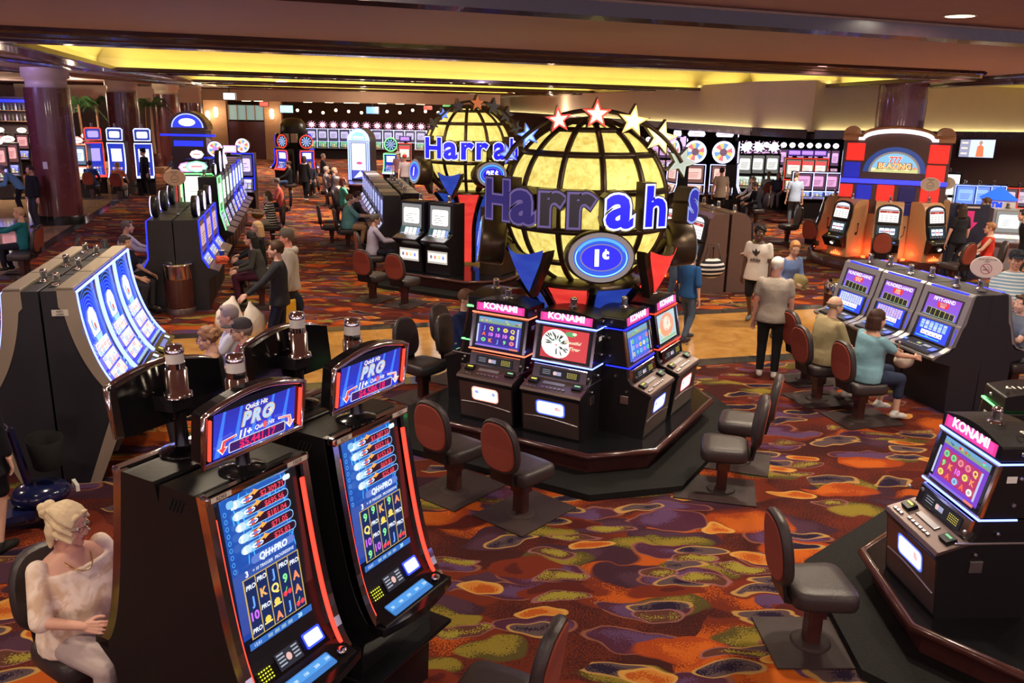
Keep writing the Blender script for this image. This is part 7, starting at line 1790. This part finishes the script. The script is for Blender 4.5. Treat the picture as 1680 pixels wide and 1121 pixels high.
# round the near globe
seated(771, 490, 1.27, (.87, -.5), 'person in a navy blue jacket playing at the left side of the near globe carousel', 'black chair under the person in the navy jacket', hair=(.16, .075, .04), style='short', shirt=(.012, .02, .085), sleeve='long', wd=1.1)
COL_SKIP = None
t, J = P_(1138, 420, 1.38, (.6, .55), 'boy with glasses in a blue polo shirt walking behind the near globe carousel', h=1.50, shirt=(.02, .09, .26), sleeve='half', hair=(.10, .045, .025), style='short', glasses=True, pants=(.07, .10, .16), stride=.14, head=(-.3, .1), shoes=(.03, .03, .05))
t, J = P_(1128, 372, 1.5, (.5, -.7), 'person in black T-shirt bending over a striped bag behind the boy in blue', h=1.74, lean=.35, shirt=(.012, .012, .014), hair=(.03, .02, .015), style='long', skin=(.45, .22, .15), pants=(.06, .09, .16), hands=((-.2, .3, .80), (.25, .35, .85)))
q = AT(1168, 438, 14.9); t = thing('shoulder_bag', (q.x, q.y, q.z - .22), .4, 'black and white striped shoulder bag carried behind the boy in the blue polo shirt', 'bag')
mb = MB(); mb.ball(0, 0, .2, .26, .14, .18, 16); mb.build('bag_body', [cloth('striped_bag', (.012, .012, .02), .8, 'stripe', (.7, .7, .72), 4)], t); mb = MB(); mb.tube([(-.18, 0, .3), (-.1, 0, .62), (.1, 0, .62), (.18, 0, .3)], .012, 6); mb.build('strap', [M['black']], t)
t, J = P_(1246, 380, 1.62, (-.55, -.85), 'woman in a white T-shirt with black leaf emblem and black shorts', h=1.72, wd=1.15, skin=SK3, shirt=(.72, .66, .62), sleeve='short', pants=(.010, .010, .012), legs='short', hair=(.010, .008, .008), style='curly', hem=.05, stride=.14, head=(.25, 0), female=True, shoes=(.12, .12, .12))
def chest(t, J, d, y, z0=0): # picture panel sitting on the shirt front
    return J['up'](d, y)
mb = MB(); c_ = J['up'](.30, .150)
a = Art(mb, c_, (-1, 0, 0), (0, 0, 1), 0, .2, .2, fn=lambda u, v, e: c_ + Vector((-u, -.9 * u * u + .004 + e, v)), step=.001)
for an in (-.75, 0, .75): a.poly([(.0 + .0, -.03), (.035 * math.cos(an) + .05 * math.sin(an), .045 * math.cos(an) + .0), (.10 * math.sin(an), .02 + .09 * math.cos(an)), (-.035 * math.cos(an) + .05 * math.sin(an), .045 * math.cos(an))], (.02, .02, .025), an < 0)
for k in range(3): a.rect(-.075, -.012 - k * .018, .075, -.006 - k * .018, (.7, .65, .6), k == 0)
a.text('adidas', .0, -.085, .05, (.02, .02, .025), .04); mb.build('shirt_print', [M['paint']], t, label='black printed emblem and word')
seated(1222, 380, 1.22, LB, 'person in a camouflage top seated at the brown bank', 'chair under the person in the camouflage top', skin=SK4, hair=(.015, .012, .01), shirt_mat=cloth('camouflage', (.20, .18, .05), .85, 'floral', (.02, .025, .015), 12), hands=((-.18, .46, .78), (.2, .48, .80)), lean=.15)
t, J = P_(1276, 432, 1.60, (.30, .95), 'white-haired old man in a grey short-sleeved shirt and black trousers seen from behind', h=1.70, wd=1.15, shirt=(.34, .29, .25), sleeve='short', pants=(.014, .014, .016), hair=(.78, .72, .66), style='grey', shoes=(.75, .7, .66), skin=(.62, .30, .22), lean=.08, head=(-.3, .15), belly=.03, hem=.02)
t, J = P_(1306, 408, 1.52, (.35, -.9), 'person with reddish blond hair in a blue denim shirt holding a hat', h=1.66, shirt=(.16, .24, .50), sleeve='long', pants=(.06, .09, .16), hair=(.60, .28, .10), style='short', lean=.25, glasses=True, female=True, hands=((-.12, .32, 1.0), (.14, .34, 1.0)), head=(-.4, .2), hem=.12, shoes=(.10, .12, .09))
hp = wpos(t, (0, .38, 1.02)); mb = MB(); mb.lathe([(.15, 0), (.10, .012), (.09, .08), (0, .09)], 20); tag(mb.build('straw_hat', [cloth('olive_straw', (.22, .17, .07))], None, loc=hp, rot=(.9, .3, .4)), 'olive tan hat held by the person in the blue denim shirt', 'hat')
seated(1374, 503, 1.24, RB, 'balding man in a tan T-shirt seated at the furthest video poker machine', 'second chair under the man in the tan T-shirt', hair=(.30, .22, .16), style='bald', shirt=(.36, .29, .16), sleeve='half', pants=(.05, .05, .06), wd=1.35, belly=.06, lean=.15, shoes=(.6, .58, .55))
bpy.data.objects.remove([o for o in bpy.data.objects if o.get('label') == 'second chair under the man in the tan T-shirt'][0]) if False else None
seated(1444, 526, 1.24, RB, 'dark-haired woman in a light blue top seated at the fifty-hand video poker machine', 'second chair under the woman in light blue', hair=(.055, .022, .014), style='bob', shirt=(.22, .42, .52), sleeve='short', pants=(.025, .035, .075), legs='capri', wd=1.25, belly=.04, female=True, lean=.12, shoes=(.66, .64, .62), hands=((-.2, .46, .80), (.18, .52, .82)), feet=((-.11, .36, .17), (.13, .42, .12)))
q = G(1483, 592, .60); mb = MB(); mb.ball(0, 0, 0, .13, .08, .10, 14); mb.tube([(-.1, 0, .05), (-.18, -.2, .3)], .014, 6); tag(mb.build('handbag', [cloth('cream_canvas', (.6, .5, .42))], None, loc=tuple(q)), 'small cream handbag on the lap of the woman in light blue', 'bag')
# back right
t, J = P_(1184, 280, 1.66, (0, 1), 'man in tan shirt seen from behind before the big wheel machine', h=1.78, shirt=(.40, .31, .24), pants=(.02, .02, .03), hair=(.04, .03, .02), hem=.08)
t, J = P_(1307, 287, 1.64, (.2, 1), 'man in light blue shirt and jeans standing before the low blue machines', h=1.74, shirt=(.34, .42, .60), pants=(.10, .12, .16), hair=(.14, .08, .05), head=(-.6, .2), hem=.05)
seated(1237, 305, 1.25, (-.9, -.1), 'person in a dark suit seated in the aisle behind the big wheel machines', 'chair under the person in the dark suit', hair=(.03, .02, .02), shirt=(.010, .010, .02), sleeve='long', lean=.2, skin=SK4)
seated(1233, 296, 1.25, LB, 'person in a pale jacket seated beyond the one in the dark suit', 'chair beyond the person in the dark suit', hair=(.2, .12, .08), shirt=(.6, .55, .55), sleeve='long')
seated(1261, 287, 1.25, (.1, 1), 'fair-haired person in white seated at the panda machine', 'chair under the fair-haired person in white', hair=(.45, .28, .15), shirt=(.6, .58, .6))
seated(1277, 289, 1.25, (-.4, -1), 'grey-haired man in a dark T-shirt with folded arms', 'chair under the man with folded arms', hair=(.40, .38, .42), shirt=(.05, .05, .10), pants=(.3, .28, .32))
seated(1620, 375, 1.25, (-.9, .3), 'woman with glasses in a red sleeveless top seated right of the arched sign', 'chair under the woman in the red top', hair=(.35, .16, .08), shirt=(.62, .035, .02), sleeve='none', female=True, glasses=True, wd=1.1)
t, J = P_(1618, 338, 1.45, (-.9, .2), 'man in a pink polo shirt bending at the cash machine', h=1.74, lean=.55, shirt=(.55, .42, .50), pants=(.015, .015, .02), hair=(.12, .06, .04), hands=((-.2, .45, 1.0), (.2, .45, 1.0)))
t, J = P_(1576, 342, 1.6, (-.2, 1), 'person in black standing before the navy banner', h=1.72, shirt=(.012, .012, .018), hair=(.05, .03, .02), style='long', female=True)
t, J = P_(1668, 428, 1.68, (-.35, -.85), 'bearded man in a blue striped polo shirt and dark cap at the right edge', h=1.82, wd=1.25, belly=.05, shirt_mat=cloth('striped_polo', (.22, .38, .50), .85, 'stripe', (.70, .72, .72), 7), skin=(.55, .28, .18), cap=('cap', (.02, .03, .05)), hair=(.08, .04, .02), pants=(.02, .02, .02), hands=((-.22, .28, 1.12), (.1, .32, 1.15)))
seated(1672, 500, 1.25, (-.97, -.2), 'person in a slate grey top seated behind the poker bank at the right edge', 'chair at the right edge under the person in slate grey', hair=(.08, .05, .03), shirt=(.13, .15, .20), wd=1.15, hands=((-.1, .4, .85), (.2, .4, .8)), legs='short', pants=(.02, .02, .03))
seated(1544, 305, 1.3, (-.6, .8), 'woman with long fair hair in black right of the arched sign', 'chair under the woman with long fair hair', hair=(.6, .45, .28), style='long', shirt=(.015, .015, .02), female=True)
t, J = P_(1676, 362, 1.5, (-.7, .3), 'person in a black jacket at the right edge beside the man in pink', h=1.76, shirt=(.010, .010, .012), sleeve='long', hair=(.03, .02, .02), lean=.2)
# bottom left: scooter and a standing person cut by the frame
q = G(12, 905); t, J = person((q.x - .13, q.y + .02, 0), face_person(.3, 1), 'person in black shorts cut by the left edge beside the mobility scooter', h=1.75, shirt=(.010, .010, .016), sleeve='long', pants=(.010, .010, .014), legs='short', hair=(.03, .02, .02), shoes=(.02, .02, .02), wd=1.1, hem=.15)
q = G(48, 860); t = thing('mobility_scooter', (q.x, q.y, 0), face_person(.75, .6), 'navy mobility scooter with a black mesh basket at the left edge', 'scooter')
mb = MB(); mb.ball(0, .12, .26, .20, .24, .13, 18); mb.box(0, -.25, .16, .40, .55, .06); mb.tube([(0, .05, .3), (0, -.05, .9)], .035, 10); mb.build('body_shell', [pm('navy_paint', (.008, .012, .06), .15, coat=.5)], t)
for sx in (-.2, .2):
    mb = MB(); mb.lathe([(.05, -.035), (.10, -.045), (.115, -.03), (.115, .03), (.10, .045), (.05, .035)], 24, sx, .2, .115, axis='x'); wl = mb.build('wheel', [M['rubber']], t); mb = MB(); mb.lathe([(0, -.04), (.055, -.035), (.055, .035), (0, .04)], 16, sx, .2, .115, axis='x'); mb.build('hub', [M['satin']], wl)
mb = MB(); mb.tube([(-.24, -.1, .95), (0, -.05, .9), (.24, -.1, .95)], .016, 8); mb.build('handlebar', [M['black']], t)
mb = MB(); mb.loft([[(.15 * math.cos(a), .20 + .11 * math.sin(a), .50) for a in [2 * PI * i / 20 for i in range(20)]], [(.20 * math.cos(a), .20 + .15 * math.sin(a), .76) for a in [2 * PI * i / 20 for i in range(20)]], [(.19 * math.cos(a), .20 + .14 * math.sin(a), .76) for a in [2 * PI * i / 20 for i in range(20)]], [(.145 * math.cos(a), .20 + .105 * math.sin(a), .51) for a in [2 * PI * i / 20 for i in range(20)]]]); mb.build('basket', [M['rubber']], t)
mb = MB(); mb.box(0, .40, .26, .16, .03, .06); mb.build('front_lamp', [M['white']], t)
# ================================================================== FURTHER CHAIRS, KIOSK, WALLS, PLANTS
for px, py, n, lb in [(612, 492, (.45, .9), 'left of two empty red-backed chairs before the far globe carousel'), (664, 500, (.45, .9), 'right of two empty red-backed chairs before the far globe carousel'),
                      (1290, 398, (-.9, -.1), 'empty chair with low black seat behind the woman in the white T-shirt'), (1335, 425, (.8, .6), 'dark chair in front of the leftmost tan machine'), (1560, 470, (-.4, .9), 'chair with round red back right of the tan machines'),
                      (1440, 450, (.37, .93), 'empty chair before the middle tan machine'), (108, 470, (-.9, -.3), 'red-backed chair standing on the marble in front of the nearest column'), (545, 400, (1, .2), 'chair with a red back behind the man in the teal shirt')]:
    q = G(px, py); chair(q.x, q.y, n[0], n[1], lb)
# litter bin with chrome rim by the poker bank
q = G(1367, 540); t = thing('litter_bin', (q.x, q.y, 0), 0, 'dark litter bin with shiny chrome rim behind the balding man', 'bin')
mb = MB(); mb.lathe([(.22, 0), (.22, .64)], 28); mb.build('drum', [M['mahog']], t); mb = MB(); mb.lathe([(.23, .64), (.235, .82), (.22, .84), (.16, .80), (0, .79)], 28); mb.build('chrome_rim', [M['chrome']], t)
# cash machine kiosk
q = AT(1628, 400, 22.3); t = thing('cash_machine', (q.x, q.y, 0), face(-.45, -1), 'white cash machine kiosk with blue lit pyramid roof reading ATM', 'cash machine'); t.scale = (.66, .66, .82)
mb = MB(); mb.box(0, .4, .75, 1.0, .8, 1.5); mb.box(0, .4, 1.68, 1.15, .95, .34); mb.build('cabinet', [M['white']], t, .02)
mb = MB(); mb.add([(-.66, -.16, 1.86), (.66, -.16, 1.86), (.66, .96, 1.86), (-.66, .96, 1.86), (0, .4, 2.26)], [(0, 1, 4), (1, 2, 4), (2, 3, 4), (3, 0, 4), (3, 2, 1, 0)]); mb.build('pyramid_roof', [emit('blue_roof', (.02, .14, 1), 1.3)], t)
for o_, U_, x in (((0, -.08, 1.68), (1, 0, 0), -.2), ((-.58, .4, 1.68), (0, -1, 0), 0)):
    mb = MB(); a = Art(mb, o_, U_, (0, 0, 1), 0, 1, .3, step=.006); a.text('ATM', x, 0, .2, (.02, .08, 1.2), .05); mb.build('lettering', [M['glow']], t)
mb = MB(); a = Art(mb, (0, -.003, 1.0), (1, 0, 0), (0, 0, 1), 0, 1, 1, step=.006); a.rect(-.35, -.3, .35, .4, (.35, .33, .3)); a.rect(-.2, .05, .2, .35, (.4, .6, .8)); a.rect(-.2, -.2, .1, -.05, (.25, .22, .15)); mb.build('keypad_panel', [M['paint']], t)
q = AT(1583, 400, 19.2); t = thing('banner', (q.x, q.y, 0), face(-.1, -1), 'navy standing banner with a magenta arrow and white lettering', 'banner')
mb = MB(); mb.box(0, .03, .85, .85, .06, 1.7); mb.build('panel', [pm('navy_banner', (.012, .014, .04), .5)], t, .01); mb = MB(); a = Art(mb, (0, -.003, .85), (1, 0, 0), (0, 0, 1), 0, 1, 1, step=.004)
a.poly([(-.06, .7), (.1, .7), (.1, .45), (.2, .45), (.02, .22), (-.16, .45), (-.06, .45)], (.75, .04, .28)); a.rect(-.2, .76, .2, .8, (.6, .5, .5)); a.text("Harrah's", .12, -.25, .17, (.75, .75, .78), .03); a.text('RESORT', .12, -.42, .05, (.6, .6, .62), .02); mb.build('print', [M['paint']], t)
# television
q = AT(1603, 243, 33.9); t = thing('television', (q.x, q.y, q.z), face(-.35, -1), 'television on the dark wall showing a person in orange', 'television')
mb = MB(); mb.box(0, .06, 0, 1.30, .10, .80); mb.box(0, .08, (BZ + .3 - q.z) / 2, .06, .06, BZ + .3 - q.z); mb.build('case', [M['black']], t, .01); mb = MB(); a = Art(mb, (0, .004, 0), (1, 0, 0), (0, 0, 1), 0, 1, 1, step=.006)
a.rect(-.60, -.35, .60, .35, (.75, .85, 1.1)); a.rect(-.60, -.35, -.25, .35, (.35, .35, .5)); a.poly([(-.02, -.33), (.25, -.33), (.22, .05), (.1, .14), (.0, .05)], (1.1, .22, .08)); a.disc(.11, .2, .06, .08, (.55, .3, .2), 10)
for k in range(3): a.rect(-.55, .15 - k * .2, -.33, .22 - k * .2, (.9, .8, .7), k == 0)
mb.build('picture', [M['glow']], t)
for px, py, Y, w_, c_, lb in [(376, 158, 46, .6, (1.6, 1.6, 1.6), 'small blank white television hanging at the left under the ceiling'), (470, 179, 55, .8, (.7, 1.3, 1.3), 'pale green screen hanging over the aisle'), (611, 181, 55, .75, (.3, .7, 1.6), 'blue screen hanging over the far row'),
                        (1110, 232, 33, .7, (.9, .6, 1.2), 'small hanging screen between the near globe stars and wheel machines')]:
    q = AT(px, py, Y); t = thing('television', tuple(q), 0, lb, 'television'); mb = MB(); mb.box(0, .05, 0, w_ + .08, .1, w_ * .62); mb.box(0, .05, (w_ * .31 + Z0 - q.z) / 2, .04, .04, Z0 - q.z - w_ * .31); mb.build('case', [M['black']], t); mb = MB(); a = Art(mb, (0, -.004, 0), (1, 0, 0), (0, 0, 1), 0, 1, 1, step=.008); a.rect(-w_ / 2, -w_ * .27, w_ / 2, w_ * .27, c_); mb.build('picture', [M['glow']], t)
# exit signs
for px, py, Y, txt, c_, lb in [(433, 171, 56, 'EXIT', (1.6, .12, .08), 'red EXIT sign above the far left windows'), (739, 172, 60, 'EXIT', (.1, .9, .2), 'green lit sign under the ceiling above the far globe'), (702, 177, 60, 'EXIT', (1.6, .12, .08), 'small red exit sign left of the far globe top')]:
    q = AT(px, py, Y); t = thing('exit_sign', tuple(q), 0, lb, 'sign'); mb = MB(); mb.box(0, .05, (Z0 - q.z) / 2, .03, .03, Z0 - q.z); mb.box(0, .05, 0, .62 if 'green' not in lb else 1.1, .1, .32 if 'small' not in lb else .2); mb.build('case', [M['black']], t); mb = MB(); a = Art(mb, (0, -.004, 0), (1, 0, 0), (0, 0, 1), 0, 1, 1, step=.01)
    hw_ = .28 if 'green' not in lb else .52; a.rect(-hw_, -.13, hw_, .13, tuple(v * .55 for v in c_))
    if 'green' not in lb: a.text(txt, 0, 0, .17, c_, .04, .5)
    mb.build('face', [M['glow']], t)
# far left: stone-coloured pillars with warm sconces, window, counter
def wallbox(name, px0, px1, z0, z1, Y, mat, d=.4):
    a_, b_ = AT(px0, 200, Y), AT(px1, 200, Y); mb = MB(); mb.box((a_.x + b_.x) / 2, Y + d / 2, (z0 + z1) / 2, b_.x - a_.x, d, z1 - z0); return struct(name, mb, [M[mat]])
wallbox('wall_far', 335, 372, 0, 3.9, 56, 'wood'); wallbox('wall_far', 434, 462, 0, 3.9, 56, 'wood'); wallbox('wall_far', 372, 434, 0, 2.35, 56.1, 'mahog'); wallbox('wall_far', -400, 335, 0, 3.5, 60, 'lilac')
wallbox('wall_far', -400, 820, 3.62, 4.3, 55, 'cream'); wallbox('wall_far', 30, 330, 3.45, 4.3, 50, 'cream', .3)
wallbox('wall_far', -160, 36, 0, 1.6, 48, 'wood')
q0, q1 = AT(374, 190, 56), AT(432, 190, 56); mb = MB(); mb.box((q0.x + q1.x) / 2, 56.2, 2.9, q1.x - q0.x, .04, .9, 0); 
for k in range(5): mb.box(q0.x + (q1.x - q0.x) * k / 4, 56.15, 2.9, .06, .06, .95, 1)
struct('window_1', mb, [emit('window_glass_glow', (.25, .38, .36), .7, 'NONE'), M['wood']])
for px, py in ((354, 184), (446, 187), (341, 190)):
    q = AT(px, py, 55.8); t = thing('wall_lamp', tuple(q), 0, ['warm wall lamp left of the far window', 'warm wall lamp right of the far window', 'small second warm wall lamp at the left of the far window'][(354, 446, 341).index(px)], 'wall lamp')
    mb = MB(); mb.lathe([(.08, -.3), (.14, -.1), (.14, .2), (.08, .3), (0, .32)], 14); mb.build('shade', [M['warm']], t); mb = MB(); mb.box(0, .1, 0, .1, .12, .3); mb.build('bracket', [M['gold']], t)
    L = bpy.data.lights.new('wall_lamp_light', 'POINT'); L.energy = 60; L.color = (1, .7, .4); L.shadow_soft_size = .3; o = bpy.data.objects.new('wall_lamp_light', L); COL.objects.link(o); o.location = (q.x, q.y - .5, q.z)
for k, px in enumerate((404, 424, 505, 540, 571, 583, 627, 656, 690, 782, 812)):
    q = AT(px, 167, 50); mb = MB(); mb.lathe([(0, -.02), (.22, -.02), (.25, 0)], 16); tag(mb.build('ceiling_light', [M['warm']], None, loc=(q.x, 50, 3.60 + .02)), 'warm recessed light, number %d from the left in the far ceiling band' % (k + 1), 'ceiling light', 'recessed lights in the far ceiling band')
# chandelier-like bulbs above the far row
for k in range(16):
    q = AT(488 + k * 21, 181 + (k % 3) * 2, 66); mb = MB(); mb.ball(0, 0, 0, .11, n=8); mb.tube([(0, 0, .1), (0, 0, Z0 - q.z)], .012, 5, 1); tag(mb.build('globe_bulb', [M['warm'], M['black']], None, loc=tuple(q)), 'small warm bulb above the far back row of machines', 'lamp', 'warm bulbs above the far back row')
# bar with blue canopy
q = AT(18, 165, 47); t = thing('bar_shelf', (q.x, q.y, 0), 0, 'bar back shelf with a blue lit canopy and bottles at the far left', 'shelf')
mb = MB(); mb.box(0, .3, 2.3, 3.6, .4, 2.6); mb.build('shelf_body', [M['darkwall']], t); mb = MB(); mb.box(0, .0, 3.38, 3.8, .3, .14); mb.build('canopy', [M['neon_blue']], t)
for r_ in range(2):
    for k in range(16):
        mb = MB(); mb.lathe([(.05, 0), (.05, .2), (.02, .26), (.02, .34), (0, .34)], 8); rr = random.Random(k * 7 + r_)
        tag(mb.build('bottle', [emit('lit_bottle', (.3 + .3 * rr.random(), .3 + .3 * rr.random(), .6), .5, 'NONE') if k % 3 == 0 else M['glass']], None, loc=(q.x - 1.6 + .21 * k, 46.85, 2.35 + .55 * r_)), 'small bottle on the bar shelf at the far left', 'bottle', 'bottles on the bar shelf')
for r_ in range(2): mb = MB(); mb.box(0, -.1, 2.33 + .55 * r_, 3.5, .3, .03); mb.build('board', [M['wood']], t)
# palms
def palm():
    t = thing('potted_palm'); mb = MB(); mb.lathe([(.25, 0), (.32, .5), (.3, .52), (0, .5)], 16); mb.build('pot', [M['mahog']], t)
    mb = MB(); mb.tube([(0, 0, .5), (.05, .02, 1.4), (0, 0, 2.3)], .06, 8); mb.build('trunk', [M['wood']], t)
    mb = MB(); r = random.Random(2)
    for k in range(18):
        a = 2 * PI * k / 18 + r.random() * .3; L_ = .9 + .5 * r.random(); el = .3 + .8 * r.random(); pts = []
        for i in range(8):
            s_ = i / 7 * L_; z = 2.3 + s_ * math.sin(el) - .7 * s_ * s_ * .8; pts.append(Vector((math.cos(a) * s_ * math.cos(el), math.sin(a) * s_ * math.cos(el), z)))
        mb.tube(pts, .01, 4)
        for i in range(1, 8):
            side = Vector((-math.sin(a), math.cos(a), 0))
            for sg in (-1, 1):
                for h_ in (0, .5):
                    p = pts[i] * (1 - h_) + pts[i - 1] * h_; tip = p + side * sg * (.34 - .03 * i) + Vector((math.cos(a) * .12, math.sin(a) * .12, -.10)); mb.add([p, p + Vector((math.cos(a) * .05, math.sin(a) * .05, 0)), tip], [(0, 1, 2)])
    mb.build('fronds', [M['leaf']], t); return t
for k, (px, Y) in enumerate(((131, 42), (160, 47), (250, 44), (240, 54), (296, 56))):
    q = AT(px, 200, Y); o = make('palm', palm, (q.x, q.y, .3), k * 1.1, ['bushy palm just right of the nearest column', 'palm right beside the bushy one, nearer the second column', 'palm between the second and third columns, right of the tall machines', 'palm partly hidden by the second column', 'palm left of the furthest column'][k], 'plant')
    o.scale = (.95, .95, 1.3)
    mb = MB(); mb.box(0, 0, .15, 1.2, 1.0, .3); tag(mb.build('planter', [M['wood']], None, loc=(q.x, q.y, 0)), ['low wooden planter under the bushy palm', 'low wooden planter under the second palm', 'low wooden planter under the palm between columns', 'low wooden planter behind the second column', 'low wooden planter left of the furthest column'][k], 'planter')
# extra smoking signs
for px, py, Y, sc, no, lb in [(1528, 310, 18.2, 1.5, False, 'oval smoking area sign right of the middle tan machine'), (1570, 296, 22, 1.4, False, 'oval smoking area sign on the rightmost tan machine'), (678, 330, 16.6, 1.0, False, 'narrow sign stand on the far globe carousel')]:
    if 'narrow' in lb: continue
    a_ = ba + math.radians(42 if px == 1528 else 86); area_sign((C4.x + math.cos(a_) * 1.2, C4.y + math.sin(a_) * 1.2, 1.64), sc * .85, face(-.4, -1), no, lb, (.6, .5, .4), .30)
